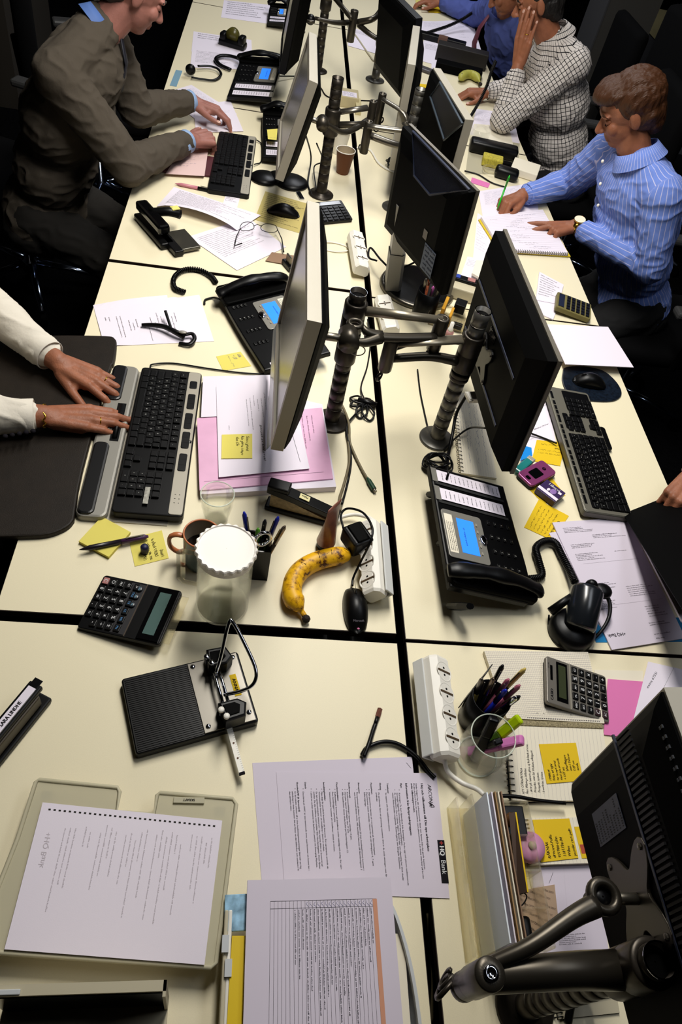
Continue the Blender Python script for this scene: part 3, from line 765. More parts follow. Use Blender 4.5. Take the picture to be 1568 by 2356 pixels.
# reading direction runs up the picture: x axis from lower edge to upper edge, y from keys to display is leftward
M = frame(at(1402, 1664, .008), at(1393, 1556, .008), at(1258, 1606, .032))
Wk = (at(1402, 1664, .008) - at(1393, 1556, .008)).length; Dk = (at(1402, 1664, .008) - at(1258, 1606, .032)).length
t = mthing('calculator', 'silver-grey calculator lying on the squared pad', 'calculator', M)
csil = mat('calc_silver', '77726a', .4, metal=.4)
b = B(); b.add(prism(rrect(Wk, Dk, .006, 4, Wk/2, Dk/2), -.010, 0, .002, bot=.001), csil); b.add(prism(rrect(Wk*.96, Dk*.3, .006, 3, Wk/2, Dk*.82), -.02, -.009), blk); obj('case', b, t)
b = B(); b.add(cbox(Wk*.98, .002, .0022, Wk/2, Dk*.62, .0006), silver_l); obj('ridge', b, t)
b = B(); b.add(rectf(Wk*.10, Dk*.66, Wk*.94, Dk*.84, .0005), blkg); b.add(rectf(Wk*.18, Dk*.69, Wk*.88, Dk*.81, .0012), mat('lcd_olive', '363c28', .25)); obj('display', b, t)
b = B(); b.add(rectf(Wk*.50, Dk*.90, Wk*.82, Dk*.94, .0005), blkg); obj('solar_cell', b, t)
b = B(); tv = text('CASIO', Wk*.08, Dk*.90, .0085, bold=.03); b.add(([(p[0], p[1], .0006) for p in tv[0]], tv[1]), ink); tv = text('DM-1200', Wk*.80, Dk*.955, .0035, bold=.0, align=.5); b.add(([(p[0], p[1], .0006) for p in tv[0]], tv[1]), ink); obj('wordmark', b, t)
# rows from the display (top) down; columns left to right
kc = [['MRC', 'M-', 'M+', '%', 'GT'], ['SET', '7', '8', '9', '÷'], ['+/-', '4', '5', '6', '×'], ['C', '1', '2', '3', '-'], ['AC', '0', '.', '=', '+']]
for r in range(5):
    for k in range(5):
        s = kc[r][k]; wx = Wk*.17; dy = Dk*.112
        b = B(); kd = dy*.8
        b.add(prism(rrect(wx*.82, kd, .0015, 2), 0, .003, .001), mat('key_plum', '2b161c', .4) if s in ('C', 'AC') else keym)
        tv = text(s, 0, -dy*.24 if len(s) == 1 else -dy*.14, dy*(.74 if len(s) == 1 else .42), align=.5, bold=.025); b.add(([(p[0], p[1], .0033) for p in tv[0]], tv[1]), whk)
        obj('key', b, t, (Wk*(.13 + k*.185), Dk*(.545 - r*.117), .0002))
# far ones
def farcalc(label, c4, hs, body, keyc, seed):
    M = frame(at(*c4[0], hs[0]), at(*c4[1], hs[0]), at(*c4[2], hs[1])); W_ = (at(*c4[0], hs[0]) - at(*c4[1], hs[0])).length; D_ = (at(*c4[0], hs[0]) - at(*c4[2], hs[1])).length
    t = mthing('calculator', label, 'calculator', M)
    b = B(); b.add(prism(rrect(W_, D_, .006, 3, W_/2, D_/2), -min(hs)*.8, 0, .002, bot=.001), body); obj('case', b, t)
    b = B(); b.add(cbox(W_*.8, D_*.16, .002, W_/2, D_*.86, .001), blkg); obj('display', b, t)
    for r in range(5):
        for k in range(5):
            b = B(); b.add(prism(rrect(W_*.14, D_*.10, .001, 1), 0, .003, .0006), keyc); obj('key', b, t, (W_*(.14 + k*.18), D_*(.1 + r*.14), 0))
    return t
farcalc('black calculator behind the top of the big silver-edged monitor', ((738, 512), (812, 505), (728, 466)), (.012, .03), blk, keym, 3)
farcalc('olive and black calculator at the right desk edge', ((1358, 735), (1360, 700), (1278, 708)), (.02, .03), mat('olive_plastic', '6c6438', .5), keym, 4)
# ------------------------------------------------------------------ printed sheets, pads, folders, notes
def rows(S, x0, y1, Lx, n, pitch, h, seed, m=None, ragged=.5, cols=None):
    r = random.Random(seed)
    for k in range(n):
        if r.random() < .12: continue
        S.words(x0, y1 - k*pitch, Lx * r.uniform(ragged, 1), h, m or ink, seed*100 + k)
# the moving-in letter
HQ = Sheet(.21, .297)
def hx(y): return (y - 365) / 830 * .21
def hy(x): return (x - 385) / 1050 * .297
body = [(1290, 440, 'Under helgen har ditt arbetsmaterial, dator mm flyttats från det gamla kontoret.', 0), (1275, 440, 'På ditt skrivbord finns en namnetikett med platsnummer. Låt denna sitta kvar på bordet', 0), (1259, 440, 'under inflyttningsperioden.', 1),
 (1188, 440, 'Flytt', 1), (1172, 510, 'Kartonger: Ta bort flyttetikett från kartongen. Packa upp och placera nedmonterade', 0), (1157, 510, 'kartonger liggande vid markerad uppsamlingsplats.', 0), (1142, 510, 'Ev. reklamation: Om ni saknar något i flytten eller om någonting har blivit skadat', 0), (1128, 510, 'måste detta anmälas omgående. Använd gärna den bifogade blanketten.', 0),
 (1098, 440, 'Telefoner', 1), (1083, 510, 'Se separat info för telefoninstruktion', 0), (1050, 440, 'Eluttag', 1), (1035, 510, 'På skrivbordet finns ett grenuttag monterat. Det är de enda eluttagen som får', 0), (1020, 510, 'användas', 0),
 (990, 440, 'Passerkort', 1), (973, 510, 'Nya passerkort hämtas ut i receptionen på Norrlandsgatan', 0), (957, 510, 'Passerkortet måste användas i hissen för att nå våningsplan 6, 7 samt', 0), (942, 510, 'källare/garage.', 0),
 (908, 440, 'Reception', 1), (893, 510, 'Receptionen på Mäster Samuelsgatan 20 (nya besöksadressen) kommer i', 0), (878, 510, 'vara bemannad denna vecka. Alla besökare hänvisas till Norrlandsgatan 1', 0),
 (845, 440, 'Konferensrum', 1), (830, 510, 'Konferensavdelningen öppnar måndag 14 juni.', 0), (815, 510, 'Hörsalen öppnar torsdagen den 17 juni.', 0), (799, 510, 'Alla kundmöten denna vecka bokas på Norrlandsgatan 15.', 0),
 (766, 440, 'Dryckesmaskiner', 1), (750, 510, 'Kaffemaskiner kommer att installeras under måndag och tisdag. För närv', 0), (735, 510, 'finns kannbryggare i pentryna.', 0), (716, 510, 'Vattenmaskiner kommer att installeras i slutet av veckan.', 0),
 (682, 440, 'Inredning/möbler', 1), (665, 510, 'Nya skåp för postfack kommer att levereras. För närvarande används de', 0), (649, 510, 'Vattenmaskiner kommer att installeras i slutet av veckan.', 0), (631, 510, 'En del samlarum/mindre mötesrum i den interna delen av kontoret sal', 0), (615, 510, 'möbler. De ska möbleras med möbler från Norrlandsgatan. Dessa flyttas', 0), (597, 510, 'I slutet av veckan monteras ett barbord i pentryt vid Emerging Markets.', 0),
 (563, 440, 'Dusch', 1), (546, 510, 'Duscharna på HWC är inte monterade ännu, men kommer att kunna tas i', 0), (512, 440, 'Skanska/AMF (fr hyresvärd)', 1), (495, 510, 'En del mindre arbeten till a vissa besiktningsanmärkningar återstår att åtg', 0), (478, 510, 'anledning av detta kommer det att finnas en del elektriker och snickare i lo', 0), (461, 510, 'den närmaste tiden.', 0)]
for x, y, s, bd in body:
    HQ.text(s, hx(y), hy(x) - .001, .0040 if not bd else .0043, bold=.03 if bd else .006, sx=1.14)
for x in (1172, 1142, 1083, 1035, 973, 957, 893, 830, 815, 799, 750, 716, 665, 631, 597, 546, 495): HQ.rect(hx(488), hy(x), hx(488) + .0012, hy(x) + .0012, ink)
HQ.text('Hej och välkommen till Din nya arbetsplats', hx(440), hy(1322), .0060, bold=.035, sx=1.13)
HQ.text('Information från flyttprojektgruppen:', hx(440), hy(1218), .0055, bold=.035, sx=1.13)
HQ.text('ARCONA', hx(447), hy(1368), .0092, shear=.25, bold=.01, sx=.98)
HQ.put(polyf([(hx(575), hy(1360)), (hx(600), hy(1395)), (hx(608), hy(1398)), (hx(609), hy(1372))], .0011), ink); HQ.put(polyf([(hx(585), hy(1366)), (hx(601), hy(1382)), (hx(601), hy(1364))], .001), ink)
HQ.rect(hx(830), hy(1393), hx(1105), hy(1440), ink, .0002)
HQ.text('HQ', hx(868), hy(1404), .0122, inkw, bold=.05, sx=.86); HQ.text('Bank', hx(958), hy(1404), .0122, inkw, sx=.95)
HQ.rect(hx(838), hy(1416), hx(862), hy(1421), redm, .0003); HQ.rect(hx(847.5), hy(1407), hx(852.5), hy(1430), redm, .0003)
HQ.line(hx(385), hy(1388), hx(418), hy(1412), .0006)
U = Sheet(.21, .297); U.line(.01, .285, .02, .293, .0006); U.text('S', .047, .262, .009); U.line(.047, .26, .047, .275, .0007); U.text('L', .047, .245, .007); U.line(.047, .17, .047, .195, .0006); U.rect(.047, .20, .052, .206, ink)
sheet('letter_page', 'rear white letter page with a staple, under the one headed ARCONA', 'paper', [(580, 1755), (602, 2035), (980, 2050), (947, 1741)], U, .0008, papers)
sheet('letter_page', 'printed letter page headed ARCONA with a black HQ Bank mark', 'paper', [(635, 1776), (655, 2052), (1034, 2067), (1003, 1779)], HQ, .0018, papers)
# table print-out on top of the standing folders
T = Sheet(.297, .21); r = random.Random(4)
x0 = .030; y1 = .186; y0 = .033; n = 28
for k in range(n + 1): T.line(x0, y0 + (y1 - y0)*k/n, .297, y0 + (y1 - y0)*k/n, .00035, ink)
for xx in (x0, x0 + .010, .205, .236, .28): T.line(xx, y0, xx, y1, .0005, ink)
T.rect(x0, y1 - .0055, .297, y1 + .0008, mat('header_orange', 'c98f72', .8), .0003)
T.text('OK', x0 + .002, y1 - .0045, .003, bold=.03); T.text('Uppgift', x0 + .013, y1 - .0045, .003, bold=.03); T.text('Kundansvarig', .207, y1 - .0045, .003, bold=.03)
for k in range(6, n - 1):
    yy = y0 + (y1 - y0)*k/n + .0014
    T.words(x0 + .012, yy, r.uniform(.045, .155), .0020, ink, 900 + k); T.words(.207, yy, r.uniform(.006, .012), .0024, ink, 950 + k)
    if k > 8: T.put(polyf([(x0 + .002, yy + r.uniform(0, .003)), (x0 + .004 + r.uniform(0, .002), yy), (x0 + .009, yy + .004)], .0004), inkb)
c0 = at(569, 2025, .062); c1 = at(898, 2018, .062); dn = Vector((.006, -.297, 0))
# folders standing in a white magazine tray underneath
c = (c0 + c1)/2; MF = Matrix.Translation((c.x, c.y - .15, DZ)) @ Matrix.Rotation(0.0, 4, 'Z')
t = thing('document_tray', 'white rounded tray holding folders, under the page with the table', 'document tray', MF.translation)
b = B(); P = [(-.085, .148), (.10, .148), (.122, .10), (.140, .03), (.147, -.06), (.147, -.17), (-.085, -.17)]
b.add(prism(P, 0, .004), whiteg); Wt = smoothpts([(.10, .148, 0), (.124, .10, 0), (.141, .03, 0), (.148, -.06, 0), (.148, -.17, 0)], 5)
for a, q in zip(Wt, Wt[1:]): b.add(prism([(a.x, a.y), (q.x, q.y), (q.x - .005, q.y), (a.x - .005, a.y)], .003, .045), whiteg)
b.add(box(-.087, -.17, .003, -.082, .148, .045), whiteg); obj('tray_shell', b, t)
b = B(); b.add(prism(rrect(.03, .20, .006, 3, .118, -.02), .03, .034), paperc); obj('card_insert', b, t)
for i, (dx, m, nm, lb, dyy) in enumerate(((at(533, 2200, .05).x - MF.translation.x, pinkp, 'folder', 'pale pink folder edge in the tray, left of the yellow folder', .06), (at(550, 2200, .05).x - MF.translation.x, yellowf, 'folder', 'bright yellow folder in the tray beside the table page', .085), (.01, paperc, 'paper_block', 'thick block of paper directly under the page with the table', .14))):
    b = B(); wd = (.008, .024, .15)[i]
    b.add(box(-wd/2, -.15 - dyy*0, 0, wd/2, dyy - .0, .05 - .004*(2 - i)), m); o = obj(nm, b, None, (MF.translation.x + dx, MF.translation.y - .01, DZ + .0045)); tag(o, lb, 'folder' if i < 2 else 'paper')
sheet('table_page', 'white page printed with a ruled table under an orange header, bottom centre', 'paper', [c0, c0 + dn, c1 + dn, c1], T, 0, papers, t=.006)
# blue plastic sleeve and white binders to its left
b = B(); q = [at(521, 2063, .045), at(568, 2062, .045)]; b.add(bevbox(.034, .05, .004, .0015), mat('sleeve_blue', '8fb4cc', .15, var=.5, vscale=60)); o = obj('plastic_sleeve', b, None, (q[0] + q[1])/2 + Vector((.0, -.022, .0)), .05); tag(o, 'crumpled light blue plastic sleeve above the yellow folder', 'plastic sleeve')
for i in range(2):
    p = at(517 + 9*i, 2190, .05); b = B(); b.add(bevbox(.006, .19, .06, .002, 0, -.05, -.032), white if i else cream)
    b.add(cbox(.010, .022, .012, 0, .0 - .03*i, -.003), whiteg); o = obj('binder', b, None, p + Vector((0, .01, .0)), .02)
    tag(o, ('thin cream binder spine standing right of the clear document tray', 'thin white binder spine standing beside the cream one and the yellow folder')[i], 'binder')
# frosted document tray, lower left, with the punched sheet
tm = mat('frosted_plastic', 'cfc8ac', .3, trans=.25, ior=1.2)
pp = [(82, 1800), (90, 1794), (270, 1812), (275, 1822), (268, 1868), (355, 1874), (361, 1830), (368, 1824), (535, 1838), (543, 1850), (497, 2215), (485, 2226), (0, 2192), (-30, 2185), (-8, 2050), (40, 1930)]
G = [at(x, y, .034) for x, y in pp]; gc = sum(G, Vector())/len(G); gc.z = DZ
t = thing('desk_tray', 'frosted clear tray on feet with a punched sheet on it, lower left', 'tray', gc)
P = [tuple((p - gc).xy) for p in G]
b = B(); b.add(prism(P, .028, .034, .002), tm); obj('tray_plate', b, t)
b = B(); b.add(tube([Vector((x, y, .034)) for x, y in P], .0035, 8, closed=True), tm, smooth=True); obj('rim', b, t)
b = B()
for (x, y) in ((P[0][0] + .02, P[0][1] - .02), (P[8][0] - .02, P[8][1] - .02), (P[10][0] - .02, P[10][1] + .02), (P[12][0] + .02, P[12][1] + .02)):
    b.add(bevbox(.02, .02, .028, .003, x, y, .014), tm)
obj('feet', b, t)
b = B(); s1 = at(435, 1836, .036) - gc; b.add(bevbox(.05, .010, .004, .001, s1.x, s1.y - .004, .036), tm)
tv = text('SKRAPT', s1.x, s1.y - .006, .0055, align=.5, bold=.03); b.add(([(2*s1.x - p[0], 2*(s1.y - .004) - p[1], .0385) for p in tv[0]], tv[1]), ink); obj('name_strip', b, t)
PS = Sheet(.297, .21)
for k in range(34): x = .012 + k*.0082; PS.rect(x, .1985, x + .0038, .2012, mat('hole_dark', '1a1712', .9))
r = random.Random(11)
for k in range(30):
    xx = .045 + k*.0082; a = .020 + r.uniform(0, .02); 
    if k in (3, 6, 11, 17, 24): continue
    for q in range(1):
        S_ = Sheet(1, 1); y_ = .185 - r.uniform(0, .1) if q else .185 - r.uniform(0, .02); S_.words(0, 0, min(r.uniform(.02, .13), y_ - .02), .0024, inkf, 700 + k*5 + q)
        for vf, m_, z in S_.items: PS.put(([(xx + p[1], y_ - p[0], p[2]) for p in vf[0]], vf[1]), inkf)
S_ = Sheet(1, 1); S_.text('+HQ Bank', 0, 0, .012, inkf)
for vf, m_, z in S_.items: PS.put(([(.026 + p[1]*-1 + .0, .165 - p[0], p[2]) for p in vf[0]], [q[::-1] for q in vf[1]]), inkf)
sheet('punched_sheet', 'white sheet with a row of punch slots and faint print, on the frosted tray', 'paper', [(10, 2184), (470, 2220), (511, 1888), (98, 1846)], PS, .0405, paper)
# grid pad and lined notebook on the right
gl = mat('grid_line', 'a9a3ac', .8)
GP = Sheet(.235, .15)
for k in range(1, 56): GP.line(k*.0042, 0, k*.0042, .15, .0003, gl)
for k in range(1, 36): GP.line(0, k*.0042, .235, k*.0042, .0003, gl)
for k in range(40): GP.rect(.05 + k*.0044, .002, .052 + k*.0044, .004, ink)
for xx in (.075, .09, .155): GP.put(polyf([(xx, .012), (xx + .002, .0145), (xx + .0045, .012)], .0006), ink)
sheet('squared_pad', 'squared paper pad with a torn lower edge, under the silver calculator', 'notepad', [(1165, 1652), (1390, 1664), (1352, 1500), (1113, 1497)], GP, .012, paperc, t=.010)
b = B(); A_ = at(1178, 1664, .008); Bq = at(1384, 1672, .008); b.add(bevbox((Bq - A_).length, .012, .008, .002), mat('frayed_edge', '968a6a', .9, var=.4, vscale=300, bump=1.0, bscale=600)); o = obj('torn_strip', b, None, (A_ + Bq)/2, math.atan2(Bq.y - A_.y, Bq.x - A_.x)); tag(o, 'frayed paper strip along the lower edge of the squared pad', 'paper')
LN = Sheet(.155, .205)
for k in range(1, 25): LN.line(0, .205 - k*.0082, .155, .205 - k*.0082, .0003, gl)
for k, s in enumerate(['ATT GÖRA/BEVAKA', 'Åke Wibergs Stiftelse', '- skriv på rutinen: glöm ej kick-back arvonc', '  Propekts smn för Veckans viktigaste', '  Prospekt system', '- 6-veckors system']):
    LN.text(s, .012, .180 - k*.0082, .0066, shear=.2, jit=.06, bold=.01, sx=.86)
def ringed(label, corners, S, h, t, n, cover=None, m=None, side=0, group=None):
    o = sheet('spiral_notebook', label, 'notebook', corners, S, h, m or paperc, t=t)
    Q = [at(p[0], p[1], h) for p in corners]; a, bq = ((Q[3], Q[2]) if side == 0 else (Q[0], Q[1])); inn = (Q[0] - Q[3]).normalized() if side == 0 else (Q[3] - Q[0]).normalized()
    b = B()
    for k in range(n):
        p = a + (bq - a)*((k + .5)/n) - o.location
        b.add(tube([p + inn*(.001 + .007*math.cos(2*PI*i/12 + .3)) + Vector((0, 0, .0045*math.sin(2*PI*i/12 + .3) - t*.3)) for i in range(10)], .0009, 5), blk, smooth=True)
    obj('wire_rings', b, o)
    if cover:
        b = B(); c_ = sum(Q, Vector())/4 - o.location
        b.add(([tuple((q - o.location) + ((q - o.location) - c_)*.02 + Vector((0, 0, -t + dz - (q.z - o.location.z)))) for dz in (-.0022, .0004) for q in Q], [(3, 2, 1, 0), (4, 5, 6, 7), (0, 1, 5, 4), (1, 2, 6, 5), (2, 3, 7, 6), (3, 0, 4, 7)]), cover); obj('cover', b, o)
    return o
ringed('lined spiral notebook with a handwritten to-do list and a golden note', [(1410, 1842), (1385, 1668), (1163, 1664), (1178, 1842)], LN, .010, .007, 13, cover=blk)
PN = Sheet(.072, .072)
for k, s in enumerate(['1098634', 'Boka att RJN', 'tar in nytt antal', 'med fast avrunde', '+ DEF att', 'lyftar/flaggare', 'utan i DiSeret', 'DEP om', 'avride']):
    PN.text(s, .004 + (.015 if k > 4 else 0), .0615 - k*.0072, .0062, shear=.25, jit=.08, bold=.02, sx=.92)
sheet('sticky_note', 'golden sticky note with nine handwritten lines, on the lined notebook', 'sticky note', [(1341, 1796), (1324, 1709), (1239, 1712), (1257, 1803)], PN, .0116, postitd)
PN2 = Sheet(.072, .072)
for k, s in enumerate(['RÄKNAR', 'dressrel-Poffe', '971986-Lihn', '1181734-04', 'Wibes', 'jossekr cers-peln']):
    PN2.text(s, .004, .052 - k*.0098, .0075, shear=.25, jit=.08, bold=.02, sx=.95)
LN2 = Sheet(.10, .14)
for k in range(1, 16): LN2.line(0, .14 - k*.0082, .10, .14 - k*.0082, .0003, gl)
ringed('small spiral notebook under the lower golden notes, left of the nearest monitor', [(1370, 1985), (1350, 1880), (1205, 1882), (1222, 1990)], LN2, .012, .008, 11)
sheet('sticky_note', 'golden sticky note headed RÄKNAR, on the small spiral notebook', 'sticky note', [(1330, 1974), (1309, 1883), (1224, 1886), (1244, 1984)], PN2, .0136, postitd)
PN3 = Sheet(.07, .07); PN3.text('OHR', .006, .05, .008, shear=.2); PN3.rect(.01, .058, .03, .068, mat('tab_red', 'a8442c', .7))
sheet('sticky_note', 'golden sticky note half hidden behind the nearest monitor, right of the RÄKNAR one', 'sticky note', [(1415, 1972), (1400, 1900), (1320, 1902), (1338, 1975)], PN3, .0128, postitd)
# pad printed with the shop name, papers under the arm
OD = Sheet(.11, .08)
pr_ = mat('print_brown', '5a4a3c', .8)
for i in range(-2, 5):
    for j in range(0, 9):
        x = i*.034 + j*.011; y = .012 + j*.0088 + i*.0
        if .002 < x < .080 and .010 < y < .078: OD.text('Office', x, y, .0062, pr_, bold=.03, rot=-.3, sx=.9); OD.text('DEPOT.', x + .0145, y - .0045, .0048, pr_, bold=.02, rot=-.3, sx=.9)
sheet('printed_card', 'beige card patterned with Office DEPOT lettering, under the metal arm', 'card', [(1185, 2052), (1275, 2035), (1288, 2150), (1193, 2160)][3:] + [(1288, 2152), (1275, 2035), (1180, 2052)], OD, .004, mat('card_beige', 'a98f76', .7), t=.003)
A1 = Sheet(.21, .25); A1.line(.05, .2, .065, .23, .001); rows(A1, .07, .06, .09, 8, .005, .0028, 31); A1.line(.1, .02, .1, .24, .0003, gl)
sheet('note_sheet', 'greyish white sheet between the golden notes and the metal arm', 'paper', [(1230, 2200), (1400, 2190), (1370, 1975), (1225, 2000)], A1, .0015, papers)
A2 = Sheet(.12, .09); rows(A2, .01, .075, .09, 7, .006, .0028, 32)
sheet('note_sheet', 'printed slip low on the right, partly under the thick arm', 'paper', [(1300, 2312), (1418, 2288), (1405, 2230), (1280, 2240)], A2, .009, papers, t=.003)
ringed('dark spiral notebook under the thick arm, at the bottom right', [(1425, 2330), (1410, 2250), (1270, 2262), (1285, 2345)], Sheet(.09, .13), .0045, .004, 9, cover=blk, m=cream)
# pink sheets, white number sheet at the right edge
sheet('pink_paper', 'bright pink paper to the right of the silver calculator', 'paper', [(1388, 1690), (1470, 1700), (1478, 1568), (1398, 1562)], Sheet(.1, .15), .003, pinkh, t=.002)
NS = Sheet(.16, .2); NS.text('extra 6755i', .02, .12, .012, rot=1.2, shear=.2); NS.line(.06, .11, .095, .20, .0006); NS.line(.055, .07, .075, .075, .0006)
sheet('number_sheet', 'white sheet reading extra 6755i in slanting letters, at the right edge', 'paper', [(1450, 1680), (1600, 1690), (1590, 1545), (1490, 1522)], NS, .0055, paper)
sheet('plain_sheet', 'pale sheet lying under the pink paper right of the calculator', 'paper', [(1375, 1600), (1480, 1600), (1478, 1543), (1366, 1541)], Sheet(.15, .1), .001, paperc)
# documents upper right of the big phone
BF = Sheet(.3, .2)
sheet('blue_folder', 'blue plastic folder sticking out under the bank documents', 'folder', [(1370, 1478), (1600, 1476), (1590, 1420), (1355, 1425)], BF, .001, mat('folder_blue', '1976ac', .35), t=.001)
DR = Sheet(.21, .33); r = random.Random(77)
for y, x, n in ((.310, .02, 4), (.285, .09, 3), (.262, .02, 4), (.236, .02, 5), (.155, .01, 5), (.11, .01, 5)):
    rows(DR, x, y, .085 if n > 3 else .1, n, .0042, .0024, int(y*1000), ink)
rows(DR, .12, .285, .06, 1, .004, .0024, 78); rows(DR, .13, .235, .05, 1, .004, .0024, 79)
rows(DR, .115, .14, .075, 6, .005, .0024, 80, ink); rows(DR, .14, .085, .055, 5, .006, .0024, 81, ink); rows(DR, .13, .045, .06, 2, .005, .003, 82, ink); rows(DR, .13, .018, .05, 3, .005, .003, 83, ink)
DR.line(.03, .21, .19, .21, .0003, inkg); DR.line(.01, .10, .2, .10, .0003, inkg)
# reading runs right to left in the photograph: the lettering stands on its head from here
S_ = Sheet(1, 1); S_.text('+HQ Bank', 0, 0, .011, bold=.02)
for vf, m_, z in S_.items: DR.put(([(.055 - p[0] + .0, .030 - p[1] + .004, p[2]) for p in vf[0]], vf[1]), ink)
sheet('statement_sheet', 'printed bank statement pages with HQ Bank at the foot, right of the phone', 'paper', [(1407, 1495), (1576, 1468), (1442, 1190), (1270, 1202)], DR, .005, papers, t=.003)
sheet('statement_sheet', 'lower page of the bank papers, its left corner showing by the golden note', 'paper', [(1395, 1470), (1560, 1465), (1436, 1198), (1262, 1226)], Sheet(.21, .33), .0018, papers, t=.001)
# golden notes beside the phone
def note(label, corners, h, m, lines, W=.075, seed=1, sz=.008, name='sticky_note', ik=None):
    S = Sheet(W, W); r = random.Random(seed)
    for k, s in enumerate(lines):
        if s: S.text(s, W*.07 + r.uniform(0, .004), W*.8 - k*sz*1.25, sz, ik or inkg, shear=.3, jit=.09, bold=.015, sx=.9)
        else: S.scrawl(W*.07, W*.8 - k*sz*1.25, W*.8, sz*.5, ik or inkg, seed*10 + k)
    return sheet(name, label, 'sticky note', corners, S, h, m, t=.0006)
note('golden sticky note with slanting handwriting, standing alone left of the bank papers', [(1205, 1213), (1238, 1150), (1308, 1187), (1270, 1243)], .0012, postitd, ['Abell Alas! 520', '', '', '', '', ''], seed=3, ik=ink)
note('golden note under the purple phone and the small violet pack', [(1250, 1160), (1206, 1115), (1256, 1082), (1300, 1140)], .0008, postitd, ['', ''], seed=4)
note('golden note with a small table, above the purple phone', [(1288, 1072), (1222, 1060), (1234, 1012), (1300, 1018)], .0016, postitd, ['', 'Loms', '', ''], seed=5, ik=ink)
note('yellow sticky note left of the left phone\'s lower end', [(497, 820), (513, 853), (578, 842), (553, 809)], .001, postit, ['Lilla', '~ (3)', ''], seed=6, sz=.012)
note('yellow sticky note on the white print-out over the pink pile', [(510, 1000), (509, 1055), (580, 1054), (580, 998)], .0285, postit, ['Sätts i grund', 'kör gärna i mars', 'den 15e'], seed=7, sz=.010, ik=ink)
note('curling yellow note with a circled word, under the violet pen\'s tip', [(310, 1303), (388, 1284), (372, 1220), (296, 1240)][0:1] + [(296, 1240), (372, 1220), (388, 1284)], .001, postit, ['Heidi', '18207 kolla si', 'att de under', '(SHP) pe'], seed=8, sz=.010, ik=ink)
# yellow pad of notes
S = Sheet(.076, .076); sheet('sticky_note_pad', 'thick blank pad of yellow notes under the violet pen', 'notepad', [(181, 1245), (250, 1281), (300, 1224), (234, 1188)], S, .008, postit, t=.008)
# the pile under the big silver monitor
PL = Sheet(.30, .235)
sheet('paper_stack', 'thick white paper stack at the bottom of the pink pile', 'paper', [(466, 868), (460, 1137), (773, 1120), (741, 930)], Sheet(.235, .30), .017, paper, t=.017)
FP = Sheet(.19, .30)
for k in range(7): FP.words(.02 + .0*k, .27 - k*.012, .05 + .02*(k % 3), .003, mat('ink_plum', '4a2a3e', .8), 300 + k)
FP.line(.17, .01, .172, .28, .0006, mat('ink_plum', '4a2a3e', .8))
sheet('pink_folder', 'glossy pink plastic folder on the white stack, behind the water glass', 'folder', [(453, 962), (459, 1128), (766, 1101), (740, 938)], FP, .021, pinkp, t=.0035)
P1_ = Sheet(.21, .297); r = random.Random(9)
for k in range(11):
    P1_.words(.03 + r.uniform(0, .02), .25 - k*.014, r.uniform(.02, .08), .0026, ink, 500 + k)
P1_.words(.10, .04, .01, .003, ink, 5); P1_.line(.13, .26, .195, .27, .0012)
S_ = Sheet(1, 1); S_.text('Besöka av Del avval', 0, 0, .011, shear=.3, jit=.1, bold=.01)
for vf, m_, z in S_.items: P1_.put(([(.105 + p[0]*.9, .15 + p[1], p[2]) for p in vf[0]], vf[1]), ink)
sheet('printed_page', 'printed page with small black text on top of the pink pile', 'paper', [(497, 888), (503, 1098), (712, 1078), (668, 868)], P1_, .0265, paper)
sheet('printed_page', 'blank-edged page under the printed one on the pink pile, at its upper left', 'paper', [(467, 866), (462, 960), (640, 950), (640, 862)], Sheet(.09, .16), .0235, paper)
# papers slipped behind the lower screen corner
b = B(); 
q = [at(636, 745, .19), at(640, 860, .15), at(633, 1010, .10), at(612, 1035, .03), at(622, 850, .06), at(628, 760, .12)]
cq = sum(q, Vector())/6; v = [tuple(p - cq) for p in q]; b.add((v + [(x + .001, y, z - .001) for x, y, z in v], [tuple(range(6)), tuple(range(11, 5, -1))] + [(i, i + 6, (i+1) % 6 + 6, (i+1) % 6) for i in range(6)]), mat('pale_sleeve', 'c4ccd6', .2, trans=.3, ior=1.1)); o = obj('plastic_sleeve', b, None, cq); tag(o, 'clear plastic sleeve leaning against the lower screen of the big silver-edged monitor', 'plastic sleeve')
# sheet with the ear headset
TS = Sheet(.21, .285); r = random.Random(12)
for k in range(14):
    x = .26 - k*.013
    TS.words(.02 + r.uniform(0, .05), x, r.uniform(.04, .12) if k < 3 else r.uniform(.02, .06), .0026, ink, 520 + k)
    if k > 4 and r.random() < .6: TS.words(.02, x, .02, .0026, ink, 560 + k)
def tr90(S):                                  # turn the print of a sheet by 90 degrees
    return S
TS2 = Sheet(.285, .205)
for k in range(20):
    x = .02 + k*.0095; 
    if k in (2, 5, 9): continue
    L_ = .10 if k in (3, 4) else r.uniform(.015, .06)
    S_ = Sheet(1, 1); S_.words(0, 0, L_, .0028, ink, 600 + k); y_ = .155 if k < 6 else .16 - r.uniform(0, .07)
    for vf, m_, z in S_.items: TS2.put(([(x + p[1], y_ - p[0] - .02, p[2]) for p in vf[0]], vf[1]), ink)
sheet('printed_page', 'slightly curled printed page under the black ear headset', 'paper', [(240, 797), (492, 785), (455, 668), (214, 702)], TS2, .0012, paper, curl=lambda u, v: .012*max(0, .25 - u)*(1 - v)*4*.3 + .004*math.sin(u*5)*(v > .9), nx=8)
